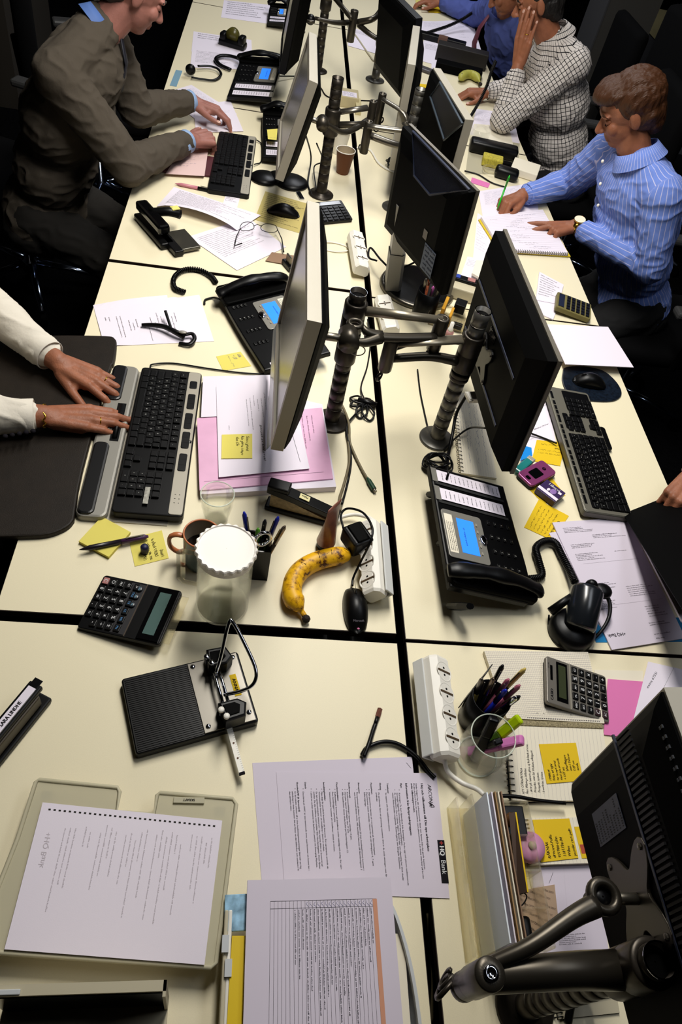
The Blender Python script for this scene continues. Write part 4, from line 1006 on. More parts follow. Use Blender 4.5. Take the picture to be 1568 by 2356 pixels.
# ------------------------------------------------------------------ phones
def phone(label, F0, F1, K0, module=True, H=.018, near=True):
    """F0: user's left front corner, F1: right front corner, K0: left back corner (world points of the face)"""
    M = frame(F0, F1, K0); W = (Vector(F1) - Vector(F0)).length; D = (Vector(K0) - Vector(F0)).length
    t = mthing('desk_phone', label, 'telephone', M)
    if module: Wp = W*.66
    else: Wp = W
    b = B(); P = [(0, .02)] + [(Wp*.12*k, -.004*math.sin(PI*k/8)) for k in range(1, 8)] + [(W, 0), (W, D), (0, D*1.02)]
    b.add(prism(P, -H, 0, .004, bot=.003), blk); obj('body', b, t)
    b = B(); b.add(prism(rrect(Wp*.24, D*1.04, .012, 4, Wp*.13, D*.5), -.008, .010, .005), blkm); obj('handset_cradle', b, t)
    hs = B(); pts = [(Wp*.13, -.012, .012), (Wp*.13, .02, .024), (Wp*.13, D*.35, .034), (Wp*.13, D*.65, .034), (Wp*.13, D*.92, .024), (Wp*.13, D*1.06, .012)]
    hs.add(tube(smoothpts(pts, 5), [.016, .020, .020, .017, .016, .016, .016, .016, .016, .016, .017, .019, .020, .020, .018, .016, .017, .018, .018, .020, .020, .020, .019, .018, .017, .015], 12, flat=.6), blk, smooth=True); obj('handset', hs, t)
    # silver plate with the blue display at the back
    px0, px1 = (Wp*.34, Wp*.93) if module else (Wp*.28, Wp*.62); yo = 0 if module else -.10; Y = lambda k: D*(k + yo)
    b = B(); b.add(prism(rrect(px1 - px0, D*.50, .008, 4, (px0+px1)/2, Y(.72)), -.001, .003, .001), mat('phone_silver', '8b8880', .4, metal=.4)); dp = obj('display_plate', b, t)
    b = B(); b.add(rectf(px0 + (px1-px0)*.14, Y(.585), px0 + (px1-px0)*.86, Y(.80), .0034), bluescr); o = obj('display', b, dp)
    b = B()
    S_ = Sheet(1, 1); S_.words(px0 + (px1-px0)*.3, Y(.72), (px1-px0)*.4, .004, inkb, 9)
    b.add(rectf(px0 + (px1-px0)*.10, Y(.85), px0 + (px1-px0)*.9, Y(.95), .0034), paperc)
    for q in range(4): S_.words(px0 + (px1-px0)*.14, Y(.86 + q*.022), (px1-px0)*.6, .002, ink, 20 + q)
    for vf, m_, z in S_.items: b.add(([(p[0], p[1], .0037) for p in vf[0]], vf[1]), m_)
    obj('name_card', b, dp)
    b = B(); b.add(lathe([(.011, 0), (.011, .003), (.009, .0045), (.0005, .0045)], 20), chrome, tr((px0+px1)/2, Y(.50), .003, s=(1.3, .8, 1)), smooth=True); obj('navigation_pad', b, dp)
    for i in range(5):
        b = B(); b.add(prism(rrect(.008, .004, .001, 1, 0, 0), 0, .002), silver_l); obj('soft_key', b, dp, (px0 + (px1-px0)*(.2 + i*.15), Y(.555), .003))
    kx0, kx1 = (Wp*.36, Wp*.90) if module else (Wp*.28, Wp*.72); ks = 1 if module else .72
    for r_ in range(4):
        for k in range(4):
            b = B(); b.add(prism(rrect(.013, .008, .002, 2), 0, .003, .001), keym)
            S_ = text('123-456+789*0#--'[0 + r_*4 + k], 0, -.0025, .006, align=.5, bold=.02); b.add(([(p[0], p[1], .0032) for p in S_[0]], S_[1]), legend)
            obj('key', b, t, (kx0 + (kx1-kx0)*k/3, D*(.37 - r_*.085)*ks, .0))
    if module:
        for i, x in enumerate((Wp + (W-Wp)*.12, Wp + (W-Wp)*.60)):
            w_ = (W-Wp)*.30
            b = B(); b.add(rectf(x, D*.10, x + w_, D*.93, .0012), paper); b.add(cbox(w_*.2, D*.9, .003, x - w_*.25, D*.52, .0005), mat('strip_grey', '2c2c2c', .4))
            b.add(rectf(x - w_*.1, D*.93, x + w_*1.1, D*1.0, .0014), mat('phone_silver', '8b8880', .4, metal=.4))
            for k in range(14):
                S_ = Sheet(1, 1); S_.words(x + w_*.18, D*.13 + k*D*.056, w_*.62, .0026, ink, 40 + k + i*20)
                for vf, m_, z in S_.items: b.add(([(p[0], p[1], .0015) for p in vf[0]], vf[1]), m_)
            obj('label_strip', b, t)
    else:
        for i in range(2):
            x = Wp*.955; b = B(); b.add(rectf(x - .004 + i*.0, D*(.12 + i*.3), x + .012, D*(.36 + i*.3), .001), paper); obj('label_strip', b, t)
    return t, M, W, D
ph1, PM, PW, PD = phone('large black phone with two label strips and a lit blue display, right of the gap', at(1232, 1392, .030), at(1158, 1118, .030), at(1048, 1380, .085))
# wedge feet behind
inv = PM.inverted()
for px, py in ((988, 1138), (1012, 1252), (1036, 1395)):
    p = inv @ at(px, py, .012); b = B(); q = inv @ at(px + 45, py, .07)
    b.add(tube([p, p + (q - p)*.55, q], [.012, .013, .010], 8, flat=.7), blk); obj('stand_foot', b, ph1)
b = B(); pts = [inv @ at(x, y, h) for x, y, h in ((1032, 1085, .09), (1020, 1130, .06), (1016, 1200, .05), (1025, 1270, .05), (1042, 1330, .05))]
b.add(tube(smoothpts(pts, 6), .003, 6), blk, smooth=True); obj('side_cable', b, ph1)
phone('curved black phone with a lit blue display, left of the big silver-edged monitor', at(496, 662, .03), at(608, 852, .03), at(622, 612, .055), module=False)
ph3 = phone('black phone with two pale strips and a blue display, top left', at(556, 132, .04), at(522, 220, .03), at(640, 150, .06), module=True)[0]
ph4 = phone('black phone mostly hidden behind the turned silver monitor, yellow note on it', at(606, 250, .04), at(604, 360, .03), at(665, 240, .05), module=True)[0]
note('yellow note stuck on the phone behind the turned silver monitor', [(616, 320), (636, 322), (638, 296), (614, 298)][::-1], .062, postit, [''], seed=20)
phone('dark phone cut by the top edge, left of the topmost monitor', at(622, 10, .04), at(615, 50, .03), at(660, 8, .05), module=True)
# ------------------------------------------------------------------ cables
def cable(label, pts, r=.0026, m=None, name='cable', sm=7, extra=None):
    P = [at(x, y, h) for x, y, h in pts]; c = sum(P, Vector())/len(P); c.z = DZ
    b = B(); b.add(tube(smoothpts([p - c for p in P], sm), r, 8), m or blk, smooth=True)
    if extra: extra(b, c)
    o = obj(name, b, None, c); tag(o, label, 'cable'); return o, c
def coil(label, pts, r=.0075, wr=.0022, turns=60, m=None):
    P = smoothpts([at(x, y, h) for x, y, h in pts], 20); c = sum(P, Vector())/len(P); c.z = DZ; Q = []; n = len(P); prev = Vector((0, 0, 1))
    N = turns*8
    for i in range(N + 1):
        s = i/N*(n - 1); k = min(int(s), n - 2); p = P[k].lerp(P[k+1], s - k); t_ = (P[k+1] - P[k]).normalized(); u = (prev - t_*prev.dot(t_)).normalized(); v_ = t_.cross(u); a = 2*PI*i/8
        Q.append(p - c + u*r*math.cos(a) + v_*r*math.sin(a))
    b = B(); b.add(tube(Q, wr, 5), m or blk, smooth=True); b.add(tube([p - c for p in P], r*.6, 6), blkm)
    o = obj('coiled_cord', b, None, c); tag(o, label, 'cord'); return o
coil('black coiled cord looping right of the big phone', [(1215, 1333, .01), (1245, 1325, .01), (1238, 1290, .012), (1232, 1262, .014), (1250, 1246, .014), (1275, 1248, .014), (1290, 1275, .014), (1308, 1310, .02), (1322, 1340, .03)], turns=70)
coil('black coiled cord beside the left phone, over the desk seam', [(425, 672, .01), (402, 662, .01), (400, 640, .01), (420, 622, .01), (455, 620, .01), (485, 635, .01), (497, 650, .01)], r=.006, turns=44)
cable('thin black lead from the left phone to the page with the headset', [(470, 700, .004), (472, 690, .004), (490, 685, .006), (505, 688, .02)], .003)
coil('long coiled cord hanging from the hand of the man in the checked shirt', [(1082, 268, .01), (1100, 238, .06), (1118, 200, .13), (1130, 165, .19), (1140, 140, .23)], r=.006, turns=50)
coil('coiled cord crossing the papers at the top right', [(975, 78, .02), (1000, 70, .03), (1030, 60, .04), (1062, 45, .06), (1085, 30, .09)], r=.007, turns=44)
# cable with the green plug, cable bundle, misc leads
def plug(b, c):
    p = at(848, 1106, .008) - c; q = at(860, 1126, .008) - c; b.add(cyl(p, q, .0062, .0066, 12), mat('plug_green', '0f3a22', .4)); b.add(cyl(q, q + (q - p).normalized()*.008, .0042, .0042, 12), steel); b.add(cyl(p - (q-p)*.3, p, .0036, .0055, 10), mat('plug_green', '0f3a22', .4))
beige = mat('cable_beige', '6d6248', .5)
cable('grey-beige cable ending in a dark green plug, by the centre gap', [(770, 905, .02), (790, 940, .01), (802, 975, .012), (804, 1015, .006), (815, 1045, .005), (832, 1080, .005), (846, 1104, .008)], .0034, beige, extra=plug)
cable('grey-beige cable running down to the white power strip', [(800, 1000, .008), (803, 1060, .005), (792, 1110, .005), (780, 1150, .02), (785, 1178, .03)], .0034, beige)
cable('black cable beside the beige one, below the bundle', [(845, 930, .01), (815, 955, .008), (797, 985, .01), (806, 1040, .006), (806, 1075, .006), (797, 1120, .006), (786, 1160, .01)], .0028)
def bundle(label, cx, cy, r, seed, h=.012, spread=1.0, turns=6, name='cable_bundle'):
    c = at(cx, cy, 0); b = B(); rr = random.Random(seed)
    for k in range(turns):
        a0 = rr.uniform(0, 6.28); R_ = r*rr.uniform(.7, 1.1); ox, oy = rr.uniform(-.2, .2)*r, rr.uniform(-.2, .2)*r; e = rr.uniform(.55, .95)*spread; th = rr.uniform(-.4, .4)
        P = []
        for i in range(20):
            a = 2*PI*i/20; x = R_*math.cos(a); y = R_*e*math.sin(a); P.append((ox + x*math.cos(th) - y*math.sin(th), oy + x*math.sin(th) + y*math.cos(th), h*.4 + h*.5*(1 + math.sin(a*2 + a0))*.6))
        b.add(tube(P, .0024, 6, closed=True), blk, smooth=True)
    o = obj(name, b, None, c); tag(o, label, 'cable'); return o
c = at(838, 935, 0); b = B()
for i, (a, L_) in enumerate(((-1.9, .055), (-1.4, .06), (2.6, .045), (3.3, .04), (.6, .03), (1.2, .03))):
    d = Vector((math.cos(a), math.sin(a), 0)); n_ = Vector((-d.y, d.x, 0)); b.add(tube(smoothpts([(0, 0, .01), d*L_*.6 + n_*L_*.28 + Vector((0, 0, .01)), d*L_ + Vector((0, 0, .004)), d*L_*.6 - n_*L_*.28 + Vector((0, 0, .012))], 6, True), .0028, 6, closed=True), blk, smooth=True)
b.add(tube([(-.02, .01, .012), (.03, -.004, .012)], .008, 8), blk, smooth=True)
o = obj('cable_bundle', b, None, c); tag(o, 'tied black cable bundle on the desk right of the left pole foot', 'cable')
cable('thin black lead rising from the tied bundle', [(838, 920, .012), (830, 890, .006), (845, 840, .005), (852, 780, .005), (845, 735, .01)], .0022)
bundle('loose coil of black cable left of the big phone\'s upper end', 1000, 1078, .036, 4, .03, turns=8)
cable('black power lead from the screen connector down to the loose coil', [(1075, 905, .12), (1050, 950, .06), (1040, 1000, .03), (1030, 1050, .02), (1025, 1090, .03)], .0045)
cable('thin black lead crossing the desk right of the gap', [(960, 850, .004), (966, 900, .004), (975, 945, .004), (984, 985, .004)], .0022)
cable('black lead from the big monitor over the spiral notebook', [(1120, 985, .10), (1080, 985, .03), (1045, 1010, .02), (1020, 1035, .012)], .0026)
cable('black keyboard lead under the big black monitor', [(1215, 995, .01), (1255, 1010, .005), (1280, 1020, .01)], .0026)
cable('thin cable looping along the back of the left keyboard', [(345, 845, .01), (352, 838, .006), (400, 836, .004), (480, 848, .004), (560, 858, .004), (640, 862, .004)], .0022)
cable('short lead between the far keyboard and phone', [(590, 322, .01), (600, 330, .005), (602, 345, .005), (600, 372, .004), (585, 378, .01)], .0022)
def rj(b, c):
    p = at(868, 1650, .006) - c; q = at(874, 1630, .006) - c; b.add(cyl(at(862, 1668, .005) - c, p, .0038, .0042, 10), blk, smooth=True); b.add(tube([p, q], .0048, 4, flat=.7), mat('clear_plug', '8a5a4c', .15, trans=.5))
cable('thick black network cable with a clear plug, looping out from under the letter', [(1000, 1790, .004), (985, 1775, .004), (955, 1738, .006), (915, 1712, .007), (880, 1707, .008), (845, 1720, .007), (832, 1738, .005)], .0042)
cable('black network cable end pointing up the desk beside the seam', [(836, 1742, .010), (848, 1712, .012), (858, 1680, .006), (863, 1666, .005)], .0042, extra=rj)
cable('black lead dangling into the dark gap between the desks', [(985, 2100, -.03), (990, 2180, -.06), (997, 2250, -.05), (992, 2356, -.08)], .004, beige)
cable('black lead across the bottom of the lined notebook', [(1130, 1832, .012), (1180, 1832, .022), (1240, 1842, .020), (1300, 1848, .018)], .0036)
cable('thick dark cable curling below the nearest arm', [(1395, 2250, .10), (1350, 2265, .03), (1318, 2300, .02), (1305, 2356, .01)], .0065)
cable('black cable running between the far poles', [(640, 175, .02), (700, 178, .003), (735, 200, .003), (760, 225, .003), (850, 232, .003), (870, 230, .004)], .003)
cable('pair of black leads hanging from the middle pole', [(700, 300, .18), (715, 360, .05), (708, 420, .01), (718, 450, .004)], .003)
cable('thin black lead looping by the middle pole', [(728, 330, .2), (742, 370, .06), (722, 385, .03), (728, 440, .005)], .0025)
cable('white cable lying from the cup of pens to the mesh-backed monitor', [(820, 340, .004), (850, 345, .004), (870, 375, .004), (895, 392, .004), (915, 398, .004)], .004, white)
cable('grey-white cable by the far poles', [(800, 60, .004), (820, 85, .004), (850, 128, .004), (862, 140, .004), (885, 130, .004)], .004, cream)
bundle('white cables tangled left of the upper power strip', 775, 575, .06, 9, .006, turns=1).data.materials[0] = white
bundle('dark cables knotted below the upper right pole', 905, 385, .035, 10, .03, turns=5)
cable('black lead curled round the foot of the thick silver stand', [(866, 600, .05), (848, 592, .04), (852, 570, .05), (876, 598, .06), (905, 622, .03), (935, 612, .05), (960, 600, .08)], .0032)
# ------------------------------------------------------------------ power strips
def strip(label, a, b_, h, n, tilt=0.0, W=.052, H=.042, holder=None):
    A = at(*a, h); Bq = at(*b_, h); c = (A + Bq)/2; Lg = (Bq - A).length; rz = math.atan2(Bq.y - A.y, Bq.x - A.x)
    t = thing('power_strip', label, 'power strip', (c.x, c.y, DZ + W/2*abs(math.sin(tilt))), rot=Euler((tilt, 0, rz)))
    z0 = h - H
    b = B(); P = [(-W/2, .006), (-W/2 + .006, 0), (W/2 - .006, 0), (W/2, .006), (W/2, H - .012), (W/2 - .010, H), (-W/2 + .010, H), (-W/2, H - .012)]
    v = []; 
    for x, k in ((-Lg/2, .86), (-Lg/2 + .006, 1), (Lg/2 - .006, 1), (Lg/2, .86)): v += [(x, p[0]*k, (p[1] - H/2)*k + H/2 + z0 + .001) for p in P]
    f = [(7, 6, 5, 4, 3, 2, 1, 0), tuple(range(24, 32))] + [(8*j + i, 8*j + (i+1) % 8, 8*j + 8 + (i+1) % 8, 8*j + 8 + i) for j in range(3) for i in range(8)]
    b.add((v, f), white, smooth=False); obj('housing', b, t)
    for k in range(n):
        x = -Lg/2 + Lg*(k + .75)/(n + .5)
        b = B(); b.add(lathe([(.021, .0012), (.019, .0016), (.0175, .0), (.0170, -.001)], 24, cap=False), white, smooth=True)
        b.add(lathe([(.0172, .0002), (.0005, .0002)], 24, cap=False), mat('socket_shade', '8f8878', .5))
        for s in (-1, 1): b.add(ball(.0026, .0026, .001, 8, 6, (s*.0075, 0, .001)), blk)
        b.add(cbox(.004, .034, .0018, 0, 0, .001), mat('socket_bar', '4a3a28', .4)); o = obj('socket', b, t, (x, 0, z0 + H))
    return t, c, rz, Lg
s2, c, rz, Lg = strip('white four-way power strip beside the black pen cup, right of the gap', (1012, 1742), (985, 1512), .045, 4, tilt=math.radians(34), H=.042)
def mount(t, Lg, side=1):
    b = B(); mb = mat('bracket_white', 'cfd0ce', .4); b.add(bevbox(Lg*.96, .004, .026, .0015, 0, side*.030, .008), mb); b.add(bevbox(Lg*.96, .03, .004, .001, 0, side*.016, -.003), mb); obj('mounting_bracket', b, t)
mount(s2, Lg, 1)
cable('white mains lead of the power strip by the pen cup', [(1020, 1722, .035), (1022, 1745, .03), (1030, 1775, .02), (1060, 1800, .02), (1095, 1815, .03), (1112, 1828, .035)], .0045, white)
b = B(); A = at(1018, 1722, .035); Bq = at(1022, 1752, .030); 
for k in range(5): b.add(cyl((A.lerp(Bq, k/5)) - A, (A.lerp(Bq, k/5 + .13)) - A, .0075 - .0005*k, .0072 - .0005*k, 14), white, smooth=True)
b.add(cyl((0, 0, 0), Bq - A, .0052, .0048, 12), white, smooth=True); o = obj('strain_relief', b, s2); o.matrix_basis = (Matrix.Translation(s2.location) @ s2.rotation_euler.to_matrix().to_4x4()).inverted() @ Matrix.Translation(A)
s1, c, rz, Lg = strip('white power strip on a white bracket next to the banana', (880, 1368), (868, 1202), .042, 4, tilt=math.radians(-48), H=.042, W=.048)
mount(s1, Lg, -1)
s3, c, rz, Lg = strip('small white three-way power strip left of the mesh-backed monitor', (830, 614), (815, 532), .045, 3, tilt=math.radians(12), H=.04)
s4, c, rz, Lg = strip('white power strip half hidden under the jointed arms', (905, 755), (884, 680), .04, 2, tilt=math.radians(-12))
# adapter on the strip beside the banana, with its lead
t = thing('power_adapter', 'black plug-in adapter on the strip between hand cream and mouse', 'adapter', at(820, 1240, .045), rz=.5)
b = B(); b.add(bevbox(.05, .058, .045, .006, 0, 0, 0), blk); obj('case', b, t)
b = B(); b.add(bevbox(.03, .05, .006, .002, 0, 0, .024), blkm); obj('label_face', b, t)
cable('thin black lead arching from the adapter to the mouse', [(790, 1218, .05), (784, 1185, .06), (800, 1170, .07), (835, 1180, .09), (856, 1215, .10), (850, 1250, .09), (828, 1295, .04), (812, 1330, .015), (810, 1348, .012)], .0026)
cable('white lead of the strip by the banana, curving to the hand cream tube', [(862, 1200, .04), (845, 1190, .03), (815, 1184, .02), (785, 1190, .015), (775, 1200, .01)], .0045, white)
# ------------------------------------------------------------------ banana
def banana(label, pts, R, hgt):
    P = smoothpts([at(x, y, h) for x, y, h in pts], 8); c = sum(P, Vector())/len(P); c.z = DZ; n = len(P)
    bm_ = mat('banana_peel', 'e3ac12', .45, spec=.4)
    nt = bm_.node_tree; bs = nt.nodes['Principled BSDF']
    if not bs.inputs['Base Color'].is_linked:
        tc = nt.nodes.new('ShaderNodeTexCoord'); n1 = nt.nodes.new('ShaderNodeTexNoise'); n1.inputs['Scale'].default_value = 42; n1.inputs['Detail'].default_value = 8; n1.inputs['Roughness'].default_value = .65
        r1 = nt.nodes.new('ShaderNodeValToRGB'); r1.color_ramp.elements[0].position = .40; r1.color_ramp.elements[1].position = .53; r1.color_ramp.elements[0].color = (*lin('4a2508'), 1); r1.color_ramp.elements[1].color = (*lin('e3ac12'), 1)
        e_ = r1.color_ramp.elements.new(.46); e_.color = (*lin('c08a10'), 1)
        nt.links.new(tc.outputs['Object'], n1.inputs['Vector']); nt.links.new(n1.outputs['Fac'], r1.inputs['Fac']); nt.links.new(r1.outputs['Color'], bs.inputs['Base Color'])
    rad = []
    for i in range(n):
        s = i/(n-1)
        rad.append(R*(.30 + .70*min(1, s/.10)**.5 if s < .10 else 1.0 if s < .70 else max(.28, 1 - ((s - .70)/.14)**1.3*.72) if s < .84 else .26))
    t = thing('banana', label, 'banana', c)
    b = B(); k = int(n*.95)
    b.add(tube([p - c for p in P[:k]], rad[:k], 10), bm_, smooth=True); obj('peel', b, t)
    b = B(); b.add(tube([p - c for p in P[k-1:]], [rad[-1], R*.40], 8), mat('banana_tip', '1d1208', .8)); b.add(ball(R*.42, R*.42, R*.42, 8, 6, tuple(P[-1] - c)), mat('banana_tip', '1d1208', .8)); obj('stalk', b, t)
    b = B(); rr = random.Random(3)
    for q in range(9):
        i = int(n*rr.uniform(.05, .55)); p = P[i] - c + Vector((0, 0, R*.97)); a = rr.uniform(0, 3.1); b.add(tube([p - Vector((math.cos(a), math.sin(a), 0))*.006 + Vector((0, 0, -.0008)), p, p + Vector((math.cos(a), math.sin(a), 0))*.006 + Vector((0, 0, -.0008))], .0007, 5), mat('banana_tip', '1d1208', .8))
    obj('scratches', b, t)
    return t
banana('bruised yellow banana with a dark stalk, left of the white power strip', [(806, 1276, .025), (770, 1280, .024), (725, 1292, .022), (692, 1312, .021), (674, 1340, .021), (672, 1370, .021), (684, 1392, .021), (696, 1410, .014), (704, 1424, .012)], .0212, .02)
banana('small greenish banana by the hand of the man in the checked shirt', [(1058, 180, .025), (1070, 172, .025), (1085, 172, .025), (1098, 180, .025), (1105, 194, .022)], .021, .02).children[0].data.materials[0] = mat('banana_green', 'a8a548', .5)
# ------------------------------------------------------------------ hand cream tube
A = at(738, 1262, .004); Z = at(738, 1262, 0)
t = thing('hand_cream_tube', 'brown-pink tube standing on its dark cap beside the banana', 'tube', at(747, 1256, 0))
b = B(); b.add(lathe([(.019, 0), (.0195, .002), (.0195, .016), (.018, .018)], 24), blk, smooth=True); obj('cap', b, t)
b = B(); v = []; n = 10; m_ = 24
for i in range(n + 1):
    z = .018 + .125*i/n; k = i/n
    for j in range(m_):
        a = 2*PI*j/m_; v.append((.0215*math.cos(a)*(1 + .15*k), .0215*math.sin(a)*max(.06, 1 - k), z))
b.add((v, [(i*m_ + j, i*m_ + (j+1) % m_, (i+1)*m_ + (j+1) % m_, (i+1)*m_ + j) for i in range(n) for j in range(m_)] + [tuple(n*m_ + j for j in range(m_))]), mat('tube_brown', '8c5a4c', .3, var=.35, vscale=45), tr(rz=.9), smooth=True); obj('tube_body', b, t)
# ------------------------------------------------------------------ glasses and cups
wl = B
c = at(497, 1196, 0)
t = thing('water_glass', 'faceted drinking glass of water behind the orange-rimmed mug', 'glass', c)
b = B(); v = []; prof = [(.024, 0), (.026, .004), (.028, .02), (.031, .04), (.0335, .05), (.035, .07), (.0365, .088)]; seg = 40
def facet(prof, seg, amp, zmax, rin=0):
    v = []
    for r_, z in prof:
        for i in range(seg): k = 1 - (amp if (i % 4 in (0, 1)) and z < zmax else 0); v.append((r_*k*math.cos(2*PI*i/seg), r_*k*math.sin(2*PI*i/seg), z))
    return v
v = facet(prof, seg, .05, .045); prof2 = [(p[0] - .0022, max(p[1], .008)) for p in prof[::-1]]; v += facet(prof2, seg, 0, 0); n = len(prof)*2
f = [(k*seg + i, k*seg + (i+1) % seg, (k+1)*seg + (i+1) % seg, (k+1)*seg + i) for k in range(n - 1) for i in range(seg)] + [tuple(range(seg-1, -1, -1)), tuple((n-1)*seg + i for i in range(seg))]
b.add((v, f), glassm, smooth=True); obj('glass_wall', b, t)
b = B(); b.add(tube([(.0355*math.cos(2*PI*i/40), .0355*math.sin(2*PI*i/40), .088) for i in range(40)], .0013, 8, closed=True), mat('glass_rim', 'dfe8d8', .05, spec=.9, alpha=.55), smooth=True); obj('rim', b, t)
b = B(); b.add(lathe([(.0235, .0085), (.0295, .03), (.0310, .046), (.0001, .046)], 32), waterm, smooth=False); obj('water', b, t)
# mug
c = at(462, 1290, 0); ml = mat('mug_glaze', '5a6a6c', .25, var=.2); orr = mat('mug_rim', 'b26a42', .3); dark = mat('coffee', '120b07', .1)
t = thing('coffee_mug', 'grey mug with an orange rim and coffee, between glass and jug', 'mug', c)
b = B(); b.add(lathe([(.030, 0), (.034, .003), (.0365, .02), (.0375, .093)], 40, cap=False), ml, smooth=True); b.add(lathe([(.0345, .093), (.0335, .02), (.0001, .012)], 40, cap=False), mat('mug_inside', '8a7f6e', .3), smooth=True); b.add(lathe([(.030, 0), (.0001, 0)], 40, cap=False), ml); obj('mug_body', b, t)
b = B(); b.add(tube([(.036*math.cos(2*PI*i/40), .036*math.sin(2*PI*i/40), .0935) for i in range(40)], .0021, 8, closed=True), orr, smooth=True); obj('rim', b, t)
b = B(); b.add(tube(smoothpts([(-.035, 0, .082), (-.052, .0, .084), (-.064, 0, .072), (-.063, 0, .045), (-.050, 0, .028), (-.035, 0, .026)], 6), .0062, 10, flat=.7), orr, smooth=True); obj('handle', b, t)
b = B(); b.add(lathe([(.0345, .048), (.0001, .048)], 40, cap=False), dark); obj('coffee', b, t)
# water jug with the white lid
c = at(511, 1392, 0)
t = thing('water_jug', 'tall clear water jug with a white ribbed lid, beside the mug', 'jug', c)
R_ = .0525; Hj = .185
b = B(); b.add(lathe([(.0001, 0), (R_ - .004, 0), (R_, .005), (R_, Hj), (R_ - .0024, Hj), (R_ - .0024, .010), (R_ - .008, .007), (.0001, .006)], 56, cap=False), glassm, smooth=True); obj('jug_wall', b, t)
b = B(); b.add(lathe([(.0001, .0066), (R_ - .009, .0076), (R_ - .0028, .0105), (R_ - .0028, .125), (.0001, .125)], 48, cap=False), waterm, smooth=False); obj('water', b, t)
b = B(); prof = []; v = []; sg = 120
for k, (rr, z) in enumerate(((R_ + .0015, Hj - .012), (R_ + .0015, Hj - .002), (R_ + .004, Hj + .002), (R_ + .004, Hj + .009), (R_ + .0022, Hj + .0115), (R_ + .0, Hj + .011), (R_ - .001, Hj + .0085), (R_ - .012, Hj + .0082), (.0005, Hj + .0082))):
    for i in range(sg):
        q = rr + (.0017*math.cos(i/sg*2*PI*24) if 1 < k < 5 else 0); v.append((q*math.cos(2*PI*i/sg), q*math.sin(2*PI*i/sg), z))
b.add((v, [(k*sg + i, k*sg + (i+1) % sg, (k+1)*sg + (i+1) % sg, (k+1)*sg + i) for k in range(8) for i in range(sg)]), mat('lid_white', 'f4eee6', .5), smooth=False); obj('lid', b, t)
b = B(); a = 2.75
hM = Matrix.Rotation(3.05, 4, 'Z')
b.add(tube([(R_ - .001, 0, .165), (R_ + .027, 0, .165), (R_ + .031, 0, .160), (R_ + .031, 0, .075), (R_ + .026, 0, .065), (R_ - .001, 0, .062)], .0085, 4, flat=.55, up=(0, 1, 0)), acryl, hM); obj('handle', b, t)
# paper cup of coffee, cup with pens
def papercup(label, px, py, s, m, mi, pens=0, name='paper_cup'):
    t = thing(name, label, 'cup', at(px, py, 0)); b = B(); b.add(lathe([(.024*s, 0), (.0365*s, .088*s)], 32, cap=False), m, smooth=True); b.add(lathe([(.0355*s, .088*s), (.024*s, .006*s), (.0001, .006*s)], 32, cap=False), mi, smooth=True); b.add(lathe([(.024*s, 0.0005), (.0001, 0.0005)], 24, cap=False), m); obj('cup_wall', b, t)
    b = B(); b.add(tube([(.0365*s*math.cos(2*PI*i/32), .0365*s*math.sin(2*PI*i/32), .088*s) for i in range(32)], .0016, 8, closed=True), white, smooth=True); obj('rim', b, t); return t
papercup('brown paper cup with a white rim between the two middle poles', 787, 397, .98, mat('cup_brown', '6b3c1c', .6), mat('cup_inside', '9a8a70', .6))
papercup('white paper cup full of pens behind the brown one', 778, 352, .98, white, cream)
# ------------------------------------------------------------------ pens
def pen(label, p0, p1, body, tip=None, r=.0045, cap=None, clip=True, name='pen', group=None, cat='pen'):
    p0 = Vector(p0); p1 = Vector(p1); Lp = (p1 - p0).length; M = rodM(p0, p1)
    t = mthing(name, label, cat, M, group)
    b = B(); b.add(lathe([(.0006, 0), (.0012, .002), (r*.75, .014), (r, .022), (r, Lp*.62)], 12), body, smooth=True); obj('barrel', b, t)
    b = B(); b.add(lathe([(r*1.04, Lp*.6), (r*1.04, Lp*.95), (r*.7, Lp*.97), (r*.5, Lp)], 12), cap or body, smooth=True)
    obj('cap', b, t)
    if clip: b = B(); b.add(cbox(.002, .0018, Lp*.26, 0, r*1.5, Lp*.8), tip or steel); obj('clip', b, t)
    return t
pen('violet and black ballpoint pen lying across the yellow note pad', at(182, 1265, .014), at(341, 1234, .010), mat('pen_dark', '18121a', .3), r=.0058, cap=mat('pen_violet', '4a2c4e', .3))
b = B(); b.add(lathe([(.0075, 0), (.0085, .004), (.0085, .018), (.006, .022)], 18), mat('cap_navy', '10123a', .5), tr(rx=0), smooth=True); o = obj('pen_cap', b, None, at(333, 1270, .002)); tag(o, 'small dark blue pen cap on the note with the circled word', 'pen cap')  # loose pen cap lying on the note
pen('pink and black pen beside the far left keyboard', at(402, 422, .006), at(490, 440, .006), mat('pen_pink', 'c07a86', .4), r=.006, cap=keym)
def pencup(label, px, py, builder, pens, name='pen_holder', hh=.10, rad=.03):
    base = at(px, py, 0); t = thing(name, label, 'pen holder', base); builder(t); rr = random.Random(px)
    for (dx, dy, lean, L_, body, cp, nm, lb) in pens:
        p0 = base + Vector((dx*rad*.5, dy*rad*.5, .008)); d = Vector((lean[0], lean[1], 1)).normalized(); pen(lb, p0, p0 + d*L_, body, r=.0045, cap=cp, name=nm, cat='pen' if nm == 'pen' else nm.replace('_', ' '))
    return t, base
pk = mat('pen_black', '0c0c10', .3); pbu = mat('pen_blue', '1424a0', .3); pgr = mat('pen_green', '4f9a1c', .35); pst = mat('pen_steel', '8a7a68', .25, metal=.8); ppk = mat('pen_rose', 'a85a70', .4); pye = mat('pen_yellow', 'c8b060', .4)
